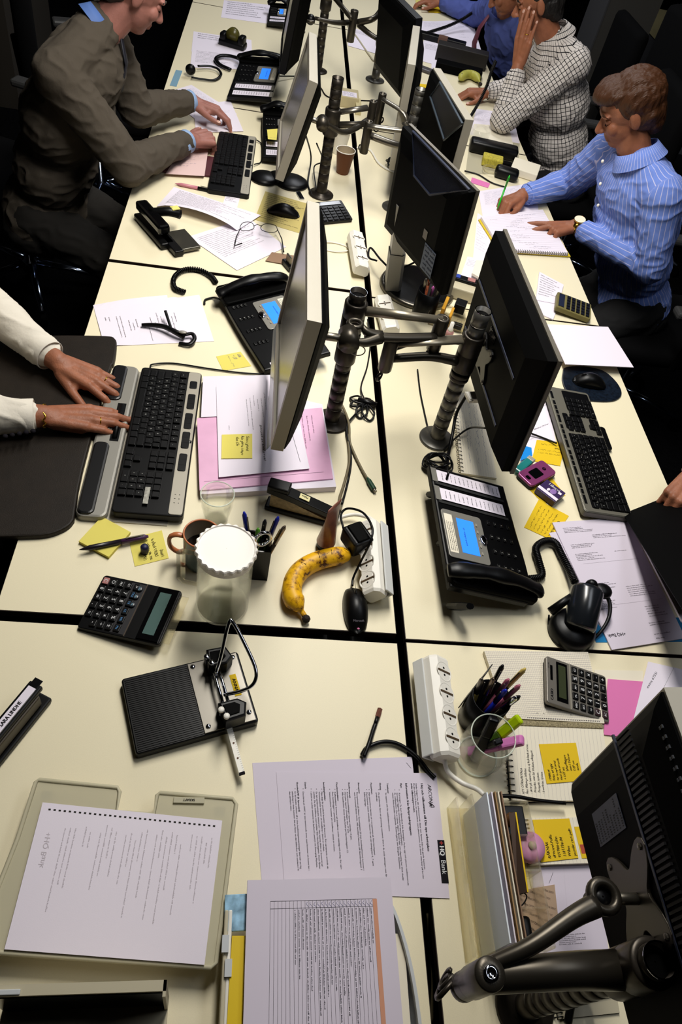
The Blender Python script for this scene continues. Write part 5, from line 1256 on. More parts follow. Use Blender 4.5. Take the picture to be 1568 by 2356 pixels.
def sqcup(t):
    b = B(); 
    for x0, y0, x1, y1 in ((-.027, -.027, .027, -.0245), (-.027, .0245, .027, .027), (-.027, -.0245, -.0245, .0245), (.0245, -.0245, .027, .0245)): b.add(box(x0, y0, 0, x1, y1, .10), mat('smoked_acrylic', '14110e', .08, trans=.7, ior=1.3))
    b.add(box(-.027, -.027, 0, .027, .027, .003), blk); obj('holder_wall', b, t)
pencup('smoky clear square pen holder crammed with pens and scissors, behind the jug', 586, 1310, sqcup, [(-.7, .8, (-.16, .10), .150, pk, pbu, 'pen', 'blue-topped black pen, farthest left in the square pen holder'), (.6, .8, (.18, .10), .145, steel, pbu, 'pen', 'blue and silver pen leaning right in the square pen holder'), (-.1, .1, (-.02, -.05), .140, pgr, pgr, 'pen', 'thick light green pen in the middle of the square pen holder'),
  (.9, .1, (.28, .10), .135, pst, pst, 'pen', 'brown-silver pen leaning out to the right of the square pen holder'), (.5, -.6, (.12, -.05), .125, pst, keym, 'pen', 'short metal pen at the near right of the square pen holder'), (-.8, -.3, (-.22, .0), .125, pk, mat('pen_navy', '141838', .3), 'pen', 'dark navy pen leaning left in the square pen holder'), (.2, .5, (.05, .15), .13, pk, pk, 'pen', 'plain black pen at the back of the square pen holder')])
def scissors(label, c, M, s=1.0, m=None):
    t = thing('scissors', label, 'scissors', c, rot=M)
    for k in (-1, 1):
        b = B(); b.add(tube([(k*.014*s + .013*s*math.cos(a), .0, .105*s + .020*s*math.sin(a)) for a in [2*PI*i/20 for i in range(20)]], .0032*s, 8, closed=True), m or blkg, smooth=True); b.add(tube([(k*.008*s, 0, .088*s), (0, 0, .065*s), (-k*.003*s, 0, .0)], [.003*s, .004*s, .001*s], 6, flat=.5), steel); obj('blade', b, t)
    return t
scissors('scissors with black looped handles in the square pen holder', at(580, 1312, .02), (0.1, -.05, .3), 1.15, chrome)
def roundcup(t, m=None, rad=.034, h=.105, inn=None):
    b = B(); b.add(lathe([(rad*.96, 0), (rad, .002), (rad, h), (rad - .002, h), (rad - .002, .006), (.0005, .006)], 40, cap=False), m or blk, smooth=True); b.add(lathe([(rad*.96, .0), (.0005, .0)], 24, cap=False), m or blk); obj('holder_wall', b, t)
pencup('round black pen cup crammed with dark pens, beside the white power strip', 1095, 1655, lambda t: roundcup(t, blk, .037, .095), [(-.8, .5, (-.12, .05), .13, pye, steel, 'pen', 'pale-tipped pen at the left rim of the round black cup'), (.2, .9, (.03, .14), .145, pk, pk, 'pen', 'black pen standing highest at the back of the round black cup'), (.9, .9, (.22, .10), .15, pk, pye, 'pen', 'black pen with a yellow end leaning right in the round black cup'),
  (.4, .2, (.08, .08), .135, ppk, ppk, 'pen', 'rose pen upright in the middle of the round black cup'), (.8, .0, (.17, .03), .135, ppk, ppk, 'pen', 'rose pen leaning right in the round black cup'), (.3, -.2, (.05, .0), .128, pbu, pbu, 'pen', 'bright blue pen in the round black cup'), (-.3, .2, (-.05, .06), .14, pk, pst, 'pen', 'black and metal pen left of centre in the round black cup'), (.6, -.5, (.14, -.06), .13, pst, chrome, 'pen', 'shiny metal pen at the near side of the round black cup'), (.9, -.4, (.2, -.02), .12, pk, pk, 'pen', 'short black pen at the right rim of the round black cup')], rad=.037)
b = B(); b.add(bevbox(.03, .002, .13, .0008), mat('ribbed_card', '1c1c1c', .5, var=.6, vscale=160)); o = obj('striped_card', b, None, at(1092, 1580, .080), rot=(.05, .1, .9)); tag(o, 'dark striped card sticking up behind the pens of the round black cup', 'card')
def glasscup(t):
    b = B(); b.add(lathe([(.030, 0), (.038, .004), (.044, .03), (.0445, .06), (.041, .10), (.0395, .10), (.043, .06), (.0425, .03), (.036, .007), (.0005, .006)], 48, cap=False), glassm, smooth=True); b.add(lathe([(.030, .0), (.0005, .0)], 32, cap=False), glassm); obj('glass_wall', b, t)
t, gb = pencup('round glass holding highlighters, in front of the black pen cup', 1095, 1742, glasscup, [])
b = B(); b.add(tube([(.0402*math.cos(2*PI*i/48), .0402*math.sin(2*PI*i/48), .100) for i in range(48)], .0012, 8, closed=True), MATS['glass_rim'], smooth=True); obj('rim', b, t); b = B(); b.add(tube([(.0375*math.cos(2*PI*i/48), .0375*math.sin(2*PI*i/48), .004) for i in range(48)], .0018, 8, closed=True), MATS['glass_rim'], smooth=True); obj('base_ring', b, t)
def marker(label, p0, p1, m, capm=None, w=.011):
    M = rodM(p0, p1); Lp = (Vector(p1) - Vector(p0)).length; t = mthing('highlighter', label, 'highlighter', M)
    b = B(); b.add(bevbox(w*1.6, w, Lp*.6, .003, 0, 0, Lp*.3), capm or blk); obj('barrel', b, t)
    b = B(); b.add(bevbox(w*1.75, w*1.15, Lp*.42, .004, 0, 0, Lp*.79), m); obj('cap', b, t)
marker('lime green highlighter leaning out at the back of the round glass', gb + Vector((-.012, -.005, .012)), gb + Vector((.050, .028, .115)), mat('lime', 'a8c400', .4), mat('lime_dark', '3f5a18', .4))
marker('pink highlighter leaning right in the round glass', gb + Vector((-.018, .004, .012)), gb + Vector((.052, -.008, .105)), mat('marker_pink', 'd07ab8', .4), mat('marker_pink', 'd07ab8', .4))
marker('black marker leaning back in the round glass', gb + Vector((-.01, -.012, .014)), gb + Vector((.0, .024, .118)), blk)
marker('short black marker at the left in the round glass', gb + Vector((.006, .010, .012)), gb + Vector((.012, -.006, .09)), blk)
# pen tray under the jointed arms: cup with scissors and clear organiser
pencup('black pen cup with a pencil and scissors, above the jointed arms', 972, 725, lambda t: roundcup(t, blk, .036, .09), [(-.3, .3, (-.02, .1), .15, mat('pencil_orange', 'a8532c', .6), mat('pencil_orange', 'a8532c', .6), 'pencil', 'orange pencil standing in the cup above the jointed arms'), (.3, .5, (.08, .08), .135, ppk, ppk, 'pen', 'dull pink pen beside the orange pencil'), (.2, -.4, (.02, .02), .10, mat('pen_mauve', 'c060a8', .3), mat('pen_mauve', 'c060a8', .3), 'pen', 'mauve pen in the cup above the jointed arms'), (.5, -.6, (.16, .06), .11, mat('pen_lime', '86a820', .35), mat('pen_lime', '86a820', .35), 'pen', 'lime pen in the cup above the jointed arms'), (-.6, -.2, (-.1, .02), .12, pk, steel, 'pen', 'black pen at the left of the cup above the jointed arms')], rad=.036)
scissors('black-handled scissors standing in the cup above the jointed arms', at(985, 722, .03), (0.0, .25, .9), 1.1)
b = B(); T0 = at(1030, 740, 0)
t = thing('desk_organiser', 'clear desk organiser with yellow pads, clips and a bottle, above the right arm', 'organiser', T0, rz=-.25)
for q in ((-.06, -.045, .0, .06, .045, .003), (-.06, -.045, .003, -.058, .045, .03), (.058, -.045, .003, .06, .045, .03), (-.058, -.045, .003, .058, -.043, .03), (-.058, .043, .003, .058, .045, .03), (.0, -.043, .003, .002, .043, .03)): b.add(box(*q), acryl)
obj('tray_shell', b, t)
for i, (x, y, z, sx, sy, sz, m_, lb, nm, ct) in enumerate(((1020, 712, .035, .010, .075, .05, mat('pad_gold', 'c08a14', .6), 'larger golden note pad standing in the clear organiser', 'note_pad', 'notepad'), (1035, 730, .03, .008, .055, .04, mat('pad_gold', 'c08a14', .6), 'smaller golden note pad standing in the clear organiser', 'note_pad', 'notepad'), (1058, 705, .03, .035, .04, .03, blk, 'black box in the clear organiser by the right pole', 'small_box', 'box'), (1052, 750, .02, .028, .02, .014, blk, 'black binder clip in the clear organiser', 'binder_clip', 'clip'))):
    b = B(); b.add(bevbox(sx, sy, sz, .0015), m_); 
    if nm == 'binder_clip': b.add(tube([(-.005, 0, .006), (-.008, 0, .022), (.008, 0, .022), (.005, 0, .006)], .0008, 6), steel)
    o = obj(nm, b, None, at(x, y, z), -.35); tag(o, lb, ct)
t = thing('correction_bottle', 'small white bottle with a pink base in the clear organiser', 'bottle', at(1030, 775, .002)); b = B(); b.add(lathe([(.013, 0), (.013, .02), (.008, .024), (.0005, .024)], 20), mat('bottle_pink', 'b0807c', .4), smooth=True); obj('bottle_body', b, t); b = B(); b.add(lathe([(.0085, .024), (.0085, .030), (.006, .032), (.006, .052), (.0005, .052)], 18), white, smooth=True); obj('cap', b, t)
# ------------------------------------------------------------------ hole punch
c = (at(283, 1560, .02) + at(555, 1495, .02) + at(584, 1667, .02) + at(310, 1733, .02))/4
A = at(283, 1560, .02); rzp = math.atan2((at(555, 1495, .02) - A).y, (at(555, 1495, .02) - A).x)
t = thing('hole_punch', 'heavy black and grey hole punch with a chrome wire lever', 'hole punch', (c.x, c.y, DZ), rzp)
Wp, Dp = .218, .148
b = B(); b.add(prism(rrect(Wp, Dp, .006, 3), .001, .019, .003, bot=.002), blk); 
obj('base', b, t)
b = B()
for k in range(36): b.add(cbox(Wp*.52, .0018, .0018, -Wp*.215, -Dp*.46 + k*Dp*.92/35, .0195), blk)
obj('ribbed_plate', b, t)
b = B(); b.add(bevbox(Wp*.43, Dp*.95, .0025, .0008, Wp*.265, .0, .0205), mat('punch_grey', '6b675f', .35, metal=.6)); 
obj('metal_plate', b, t)
for x, y in ((.09, .42), (.44, .42), (.09, -.40), (.44, -.36)):
    b = B(); b.add(lathe([(.0045, 0), (.0045, .0015), (.003, .0026), (.0005, .0026)], 14), chrome, smooth=True); b.add(cbox(.005, .0009, .0006, 0, 0, .0028), ink); b.add(cbox(.0009, .005, .0006, 0, 0, .0028), ink); obj('screw', b, t, (Wp*x, Dp*y, .0215))
for s in (1, -1):
    b = B(); P = [(-.017, -.018), (.018, -.018), (.032, -.006), (.024, .018), (-.012, .020)]
    b.add(prism([(p[0], p[1]*s) for p in P], .0, .036, .004), blk); b.add(prism([(p[0]*.6, p[1]*.6*s) for p in P], .036, .038, .001), blkm); obj('punch_block', b, t, (Wp*.27, s*Dp*.36, .021))
    for q in ((-.016, .000), (-.010, -.014)):
        b = B(); b.add(lathe([(.0055, 0), (.0055, .004), (.0045, .0055), (.0005, .0055)], 18), chrome if s > 0 else white, smooth=True); b.add(lathe([(.0025, -.02), (.0025, 0)], 10), chrome); obj('pin_head', b, t, (Wp*.27 + q[0], s*Dp*.36 + q[1], .062))
b = B()
for dx in (-.004, .006): b.add(cyl((Wp*.25 + dx, -Dp*.30, .05), (Wp*.25 + dx, Dp*.30, .05), .0032, .0032, 14), chrome, smooth=True)
obj('axle', b, t)
b = B(); b.add(tube(smoothpts([(Wp*.235, .020, .052), (Wp*.30, .040, .080), (Wp*.40, .078, .118), (Wp*.44, .080, .122), (Wp*.50, .030, .108), (Wp*.53, -.010, .095), (Wp*.49, -.030, .085), (Wp*.40, -.032, .072), (Wp*.26, -.022, .052)], 5), .0034, 12), chrome, smooth=True); obj('lever', b, t)
b = B(); b.add(cbox(.010, .125, .003, 0, 0, 0), mat('ruler_white', 'e8e4d8', .4)); b.add(cbox(.010, .004, .006, 0, -.0625, 0), ink)
for k in range(2): b.add(lathe([(.0018, .0), (.0018, .0021)], 12), mat('hole_brown', '5a3a1c', .6), tr(0, -.035 - k*.0 + .0 - k*-.028, 0))
for k in range(24): b.add(cbox(.0025, .0003, .0002, .0034, -.058 + k*.004, .0016), ink)
obj('guide_ruler', b, t, (Wp*.25, -Dp*.5 - .02, .020))
b = B(); b.add(rectf(-.006, -.022, .006, .022, .0006), postitd); tv = text('ANNA', 0, 0, .009, align=.5, bold=.03); b.add(([(p[1] - .003, -p[0], .001) for p in tv[0]], tv[1]), ink); o = obj('name_label', b, t, (Wp*.395, .005, .022)); o['label'] = 'yellow name label'
# ------------------------------------------------------------------ staplers
def stapler(label, a, b_, L_, plate, tagm, txt, lift=.0, hgt=.05):
    c, rz, l = pair(a, b_, .02); t = thing('stapler', label, 'stapler', (c.x, c.y, DZ), rz)
    b = B(); b.add(bevbox(L_, .036, .012, .003, 0, 0, .007), blk); obj('base', b, t)
    b = B(); b.add(prism([(-L_/2 + .01, .0), (L_*.40, .0), (-L_/2 + .01, .046)], -.0118, .0118), plate); o = obj('side_plate', b, t, (0, 0, .013), rot=(HP, 0, 0))
    b = B(); v, f = prism([(-L_/2, .010), (L_/2 - .01, -.022), (L_/2, -.02), (L_/2, -.010), (-L_/2 + .045, .022), (-L_/2, .026)], -.013, .013, .002); b.add((v, f), blk); obj('top_arm', b, t, (0, 0, .044), rot=(HP, 0, 0))
    b = B(); b.add(bevbox(.05, .030, .012, .003, -L_/2 + .025, 0, .074), blk); obj('press_pad', b, t)
    b = B(); a_ = math.atan2(.026, L_ - .045); b.add(cbox(.048 if len(txt) > 6 else .024, .014, .0012), tagm); tv = text(txt, 0, -.0035, .0085 if len(txt) > 6 else .008, align=.5, bold=.03, sx=.8); b.add(([(-p[0], -p[1], .0009) for p in tv[0]], tv[1]), ink)
    o = obj('name_label', b, t, (.0, 0, .0585), rot=(0, .24, 0)); return t
stapler('black stapler with a brown side plate and a cream label, behind the hand cream', (622, 1150), (770, 1190), .17, mat('stapler_brown', '8a7856', .5, var=.3, vscale=90), mat('label_cream', 'd8cf9a', .6), 'Malou')
# stapler at the left edge with the white name strip
c, rz, l = pair((95, 1590), (-60, 1780), .02)
t = thing('stapler', 'black stapler with a white ARA LINDHE strip, at the left edge', 'stapler', (c.x, c.y, DZ), rz)
b = B(); b.add(bevbox(l*1.0, .042, .012, .003, 0, 0, .007), blk); obj('base', b, t)
b = B(); b.add(bevbox(l*.92, .022, .030, .003, .01, .004, .030), mat('stapler_bronze', '3d362c', .4, metal=.4)); obj('side_plate', b, t)
b = B(); b.add(bevbox(l*.96, .026, .012, .003, .0, -.001, .050), blk); obj('top_arm', b, t)
b = B(); b.add(bevbox(.12, .016, .0015, .0005, 0, 0, 0), chrome); b.add(cbox(.105, .0145, .001, .01, 0, .001), paper); tv = text('SARA LINDHE', .012, -.0035, .0095, align=.5, bold=.04, sx=.85); b.add(([(-(p[0] - .012) + .012, -p[1], .0018) for p in tv[0]], tv[1]), ink); obj('name_strip', b, t, (-l*.16, -.001, .0568))
# upper left stapler with the yellow tip: an electric stapler lying on the desk
c, rz, l = pair((312, 475), (400, 575), .02)
t = thing('stapler', 'heavy black stapler with a yellow-marked handle, in front of the suited man', 'stapler', (c.x, c.y, DZ), rz)
b = B(); b.add(bevbox(.20, .05, .02, .006, 0, 0, .011), blk); obj('base', b, t)
b = B(); b.add(bevbox(.17, .04, .03, .008, -.01, .0, .05), blkg); obj('top_arm', b, t)
b = B(); b.add(tube(smoothpts([(-.03, 0, .055), (.0, .05, .065), (.01, .085, .055)], 4), [.014, .015], 8), blk, smooth=True); b.add(bevbox(.022, .026, .004, .001, .004, .07, .076), postitp); obj('handle', b, t)
b = B(); b.add(bevbox(.11, .07, .012, .003, .085, .055, .012), mat('stapler_plate', '5b5850', .25, metal=.7)); b.add(bevbox(.12, .03, .018, .003, .09, .012, .012), blk); obj('feed_plate', b, t)
# ------------------------------------------------------------------ headset stand, headsets
c = at(1310, 1455, 0)
t = thing('headset_charger', 'dark glossy drum-shaped headset base right of the big phone', 'headset base', c)
b = B(); b.add(lathe([(.050, 0), (.052, .004), (.050, .02), (.042, .032)], 36), blk, smooth=True); obj('base', b, t)
b = B(); Mx = tr(.018, .030, .048, rx=-.25, ry=1.15, rz=1.0); b.add(lathe([(.0005, -.048), (.030, -.046), (.034, -.040), (.035, 0), (.035, .042), (.030, .050), (.0005, .052)], 36, cap=False), mat('drum_gloss', '16191d', .22, spec=.7), Mx, smooth=True); obj('drum', b, t)
b = B(); b.add(tube([(-.05, .03, .03), (-.025, .045, .045), (.0, .06, .055)], [.010, .009, .008], 10), blk, smooth=True); obj('boom', b, t)
t = thing('headset', 'black headset with a thin ear loop hanging on the drum-shaped base', 'headset', at(1385, 1360, .04))
b = B(); b.add(ball(.022, .020, .014, 18, 10), blk, smooth=True); b.add(ball(.014, .012, .014, 14, 8, (-.025, .012, .004)), blk, smooth=True); obj('ear_piece', b, t)
o_ = t.location; pts = [at(x, y, h) - o_ for x, y, h in ((1388, 1355, .04), (1402, 1390, .03), (1398, 1425, .02), (1375, 1460, .008), (1340, 1485, .004), (1300, 1492, .004), (1272, 1470, .004), (1262, 1440, .006), (1262, 1415, .01))]
b = B(); b.add(tube(smoothpts(pts, 6), [.005, .002], 8), blk, smooth=True); obj('ear_loop', b, t)
t = thing('ear_headset', 'black ear-hook headset lying on the curled printed page', 'headset', at(380, 762, .01))
o_ = t.location
b = B(); b.add(tube(smoothpts([at(x, y, h) - o_ for x, y, h in ((326, 748, .008), (350, 748, .012), (378, 752, .018), (405, 765, .018), (425, 775, .012))], 5), [.005, .005, .005, .006, .008, .011, .0125, .013, .012, .009], 10), blk, smooth=True); obj('boom', b, t)
b = B(); b.add(tube(smoothpts([at(x, y, h) - o_ for x, y, h in ((425, 770, .014), (442, 768, .016), (447, 780, .014), (435, 792, .010), (412, 790, .006))], 5), .006, 10, flat=.6), blk, smooth=True); obj('ear_hook', b, t)
b = B(); b.add(tube([at(x, y, h) - o_ for x, y, h in ((392, 752, .016), (380, 715, .03))], .0045, 6, flat=.5), blk); obj('stem', b, t)
b = B(); e = at(420, 764, .027) - o_; b.add(ball(.012, .006, .003, 12, 8, tuple(e)), silver, smooth=True); obj('button', b, t)
def headset(label, pad, band, r=.006, padr=(.022, .016, .022)):
    t = thing('headset', label, 'headset', at(*pad)); o_ = t.location
    b = B(); b.add(ball(*padr, 16, 10), blk, smooth=True); obj('ear_pad', b, t)
    b = B(); b.add(tube(smoothpts([at(*q) - o_ for q in band], 6), r, 8, flat=.6), blk, smooth=True); obj('headband', b, t)
headset('black headset with one round pad, far left beside the blue strip', (438, 160, .03), [(440, 178, .01), (465, 182, .008), (492, 184, .008), (508, 172, .012), (500, 158, .016), (480, 152, .018), (455, 152, .02)])
headset('black headset resting against the far left phone', (620, 145, .04), [(530, 160, .01), (505, 148, .012), (497, 135, .014), (510, 128, .016), (535, 130, .018), (560, 140, .02)], .010)
# eyeglasses on the papers
t = thing('eyeglasses', 'thin dark-rimmed eyeglasses lying on the papers left of the big monitor', 'eyeglasses', at(600, 525, .02)); o_ = t.location
for pts in (((552, 522), (560, 512), (578, 512), (584, 524), (572, 530), (556, 530)), ((600, 522), (610, 515), (632, 518), (637, 531), (622, 535), (603, 530))):
    b = B(); b.add(tube(smoothpts([at(x, y, .022 + (.012 if k < 3 else 0)) - o_ for k, (x, y) in enumerate(pts)], 4, True), .0012, 6, closed=True), blk, smooth=True); obj('lens_rim', b, t)
for pts in (((553, 525, .026), (543, 545, .018), (540, 565, .014), (556, 560, .012)), ((637, 526, .026), (648, 550, .018), (652, 580, .012))):
    b = B(); b.add(tube([at(*p) - o_ for p in pts], [.0012, .0026], 6), blk, smooth=True); obj('temple', b, t)
b = B(); b.add(tube([at(584, 520, .036) - o_, at(592, 516, .037) - o_, at(600, 520, .036) - o_], .0012, 6), blk); obj('bridge', b, t)
# thick silver stand of the mesh-backed monitor
base = at(958, 664, 0)
t = thing('monitor_stand_foot', 'thick silver column and round foot carrying the mesh-backed monitor', 'monitor stand', base)
b = B(); b.add(lathe([(.122, 0), (.124, .004), (.121, .012), (.113, .014)], 56), steel, smooth=True); b.add(lathe([(.113, .0142), (.106, .017), (.0005, .018)], 56, cap=False), blk, smooth=True); obj('round_foot', b, t)
cb = at(903, 660, .016) - base; ct = at(928, 468, .30) - base; cm = cb.lerp(ct, .45)
def dcol(p0, p1, w, d): 
    P = [(-d/2, -w/2), (d*.3, -w/2), (d/2, -w/4), (d/2, w/4), (d*.3, w/2), (-d/2, w/2)]
    v = [(p0.x + x, p0.y + y, p0.z) for x, y in P] + [(p1.x + x, p1.y + y, p1.z) for x, y in P]
    return v, [(5, 4, 3, 2, 1, 0), (6, 7, 8, 9, 10, 11)] + [(i, (i+1) % 6, (i+1) % 6 + 6, i + 6) for i in range(6)]
b = B(); b.add(dcol(cb, cm, .052, .050), mat('stand_silver', '7d7b78', .35, metal=.5)); obj('lower_column', b, t)
b = B(); b.add(dcol(cm, ct, .046, .044), mat('stand_silver2', '93918e', .35, metal=.5)); k = ct + Vector((0, 0, .0)); b.add(ball(.022, .023, .012, 16, 8, tuple(k)), mat('stand_silver2', '93918e', .35, metal=.5), smooth=True); obj('upper_column', b, t)
tv = text('SAMSUNG', 0, 0, .008, bold=.02); b = B(); b.add(([(p[0]*0, -p[1], p[0]) for p in tv[0]], tv[1]), ink); obj('wordmark', b, t, ct + Vector((-.0225, .004, -.07)))
b = B(); b.add(cyl(ct + Vector((.01, 0, -.02)), ct + Vector((.06, .03, -.02)), .018, .018, 16), blk, smooth=True); obj('pivot', b, t)
# black foot of the turned silver monitor
base = at(642, 418, 0); t = thing('monitor_stand_foot', 'black three-lobed foot under the turned silver monitor', 'monitor stand', base)
b = B()
for x, y, r_ in ((-.055, .0, .052), (.045, .0, .062), (.0, .015, .05)): b.add(lathe([(r_, .001), (r_, .008), (r_*.8, .016), (.0005, .018)], 36), blk, tr(x, y, 0), smooth=True)
obj('foot_plate', b, t); b = B(); b.add(tube([(.01, .01, .014), (.02, .012, .12), (.045, .015, .25)], [.028, .022, .018], 10, flat=.6), blk, smooth=True); obj('neck', b, t)
# ------------------------------------------------------------------ phone, pack, lighter, card
c, rz, l = pair((1210, 1100), (1262, 1072), .02)
t = thing('mobile_phone', 'purple-pink folding mobile phone on the golden note', 'mobile phone', (c.x, c.y, DZ + .002), rz)
pm = mat('phone_plum', '8a3f70', .3, metal=.4)
b = B(); b.add(prism(rrect(.10, .056, .010, 4), .0, .009, .002, bot=.001), blk); obj('lower_shell', b, t)
b = B(); b.add(prism(rrect(.098, .054, .010, 4), .009, .016, .002), pm); obj('upper_shell', b, t)
b = B(); b.add(prism(rrect(.034, .028, .004, 3, -.006, 0), .016, .0164), blkg); b.add(prism(rrect(.010, .014, .003, 3, -.036, 0), .016, .0166), blkg); obj('outer_display', b, t)
b = B(); b.add(lathe([(.0055, 0), (.0055, .0006), (.0005, .0006)], 20), chrome); tv = text('M', 0, -.003, .008, align=.5, bold=.02); b.add(([(p[0], p[1], .0009) for p in tv[0]], tv[1]), pm); obj('badge', b, t, (.026, 0, .016))
c, rz, l = pair((1238, 1122), (1292, 1142), .015)
t = thing('pastille_pack', 'small violet Läkerol pack on the golden note below the purple phone', 'pack', (c.x, c.y, DZ + .002), rz - .45)
vio = mat('pack_violet', '33204e', .4)
b = B(); b.add(bevbox(.058, .050, .018, .001, 0, 0, .010), vio); b.add(cbox(.0585, .010, .0004, 0, -.015, .0192), paper); tv = text('Läkerol', 0, .012, .0115, align=.5, bold=.035, sx=.95); b.add(([(p[0], p[1], .0194) for p in tv[0]], tv[1]), inkw)
b.add(ball(.008, .010, .0008, 14, 6, (.006, .001, .0194)), mat('pack_flower', '8a6aa8', .5)); b.add(ball(.004, .006, .001, 10, 6, (-.006, -.003, .0194)), paper); b.add(rectf(.016, .006, .025, .014, .0195), paper); o = obj('box', b, t)
t = mthing('lighter', 'teal lighter at the near lower corner of the big black monitor', 'lighter', rodM(at(1188, 1085, .012), at(1222, 1056, .014))); b = B(); b.add(bevbox(.022, .012, .06, .004, 0, 0, .03), mat('teal_clear', '2a8a88', .2, trans=.3)); obj('tank', b, t); b = B(); b.add(bevbox(.021, .011, .014, .002, 0, 0, .066), silver_l); obj('hood', b, t)
sheet('blue_card', 'glossy blue card behind the teal lighter', 'card', [(1196, 1060), (1224, 1048), (1222, 1030), (1205, 1025)], Sheet(.05, .03), .012, mat('card_blue', '1f86d8', .3), t=.001)
# spiral notebook behind the big phone
SN = Sheet(.155, .12)
for k in range(1, 14): SN.line(0, .12 - k*.0085, .155, .12 - k*.0085, .0003, gl)
for k in range(10): SN.scrawl(.02 + (k % 3)*.03, .11 - k*.0095, .05 + (k % 2)*.03, .005, inkb if k % 2 else inkg, 60 + k)
ringed('spiral notebook with blue handwriting, between the pole and the big black monitor', [(1142, 1100), (1110, 900), (1042, 905), (1060, 1088)], SN, .008, .006, 22)
sheet('printed_page', 'printed page under the front of the big black monitor', 'paper', [(1200, 1080), (1280, 1030), (1262, 920), (1170, 940)], P1_, .001, paper)
# ------------------------------------------------------------------ people
def capsule(p0, p1, r0, r1=None, seg=16, n=5):
    r1 = r0 if r1 is None else r1; p0 = Vector(p0); p1 = Vector(p1); Lg = (p1 - p0).length
    prof = [(max(1e-5, r0*math.cos(a)), -r0*math.sin(a)) for a in [PI/2*(1 - i/n) for i in range(n + 1)]] + [(max(1e-5, r1*math.cos(a)), Lg + r1*math.sin(a)) for a in [PI/2*i/n for i in range(n + 1)]]
    v, f = lathe(prof, seg); M = rodM(p0, p1); return [tuple(M @ Vector(p)) for p in v], f
def ellips(c, X, Y, Z):                      # half axes as vectors
    v, f = ball(1, 1, 1, 20, 12); c = Vector(c); return [tuple(c + X*p[0] + Y*p[1] + Z*p[2]) for p in v], f
def remesh(name, parts, voxel, smooth_it=4, mats=None, origin=None, disp=None, fac=.5):
    b = B(); 
    for p in parts: b.add(p, skin)
    me = mesh_of(name + '_raw', b); o = bpy.data.objects.new(name + '_raw', me); COL.objects.link(o)
    m = o.modifiers.new('r', 'REMESH'); m.mode = 'VOXEL'; m.voxel_size = voxel; m.use_smooth_shade = True
    if smooth_it: s = o.modifiers.new('s', 'SMOOTH'); s.factor = fac; s.iterations = smooth_it
    dg = bpy.context.evaluated_depsgraph_get(); ev = o.evaluated_get(dg); out = bpy.data.meshes.new_from_object(ev); out.name = name
    bpy.data.objects.remove(o); bpy.data.meshes.remove(me)
    out.materials.clear()
    for mm in (mats or [skin]): out.materials.append(mm)
    out.polygons.foreach_set('use_smooth', [True]*len(out.polygons))
    out.polygons.foreach_set('material_index', [0]*len(out.polygons))
    if disp:
        ns = [v.normal.copy() for v in out.vertices]
        for v, n_ in zip(out.vertices, ns): v.co += n_*disp(v.co, n_)
    if origin is not None:
        for v in out.vertices: v.co -= origin
    return out
def suv(me, bones, origin):
    """cloth coordinates: u around the nearest limb, v along it"""
    at_ = me.attributes.new('suv', 'FLOAT_VECTOR', 'POINT'); data = []
    for v in me.vertices:
        p = v.co + origin; best = None
        for k, (a, b_, r, ref, kind) in enumerate(bones):
            d = b_ - a; t_ = max(0, min(1, (p - a).dot(d)/d.length_squared)); q = a + d*t_; e = (p - q).length/r
            if best is None or e < best[0]: best = (e, k, t_, q)
        a, b_, r, ref, kind = bones[best[1]]; d = (b_ - a); L_ = d.length; d = d/L_
        u = (ref - d*ref.dot(d)).normalized(); w_ = d.cross(u); e = p - best[3]
        data += [math.atan2(e.dot(w_), e.dot(u))*r, (p - a).dot(d), 0]
    at_.data.foreach_set('vector', data)
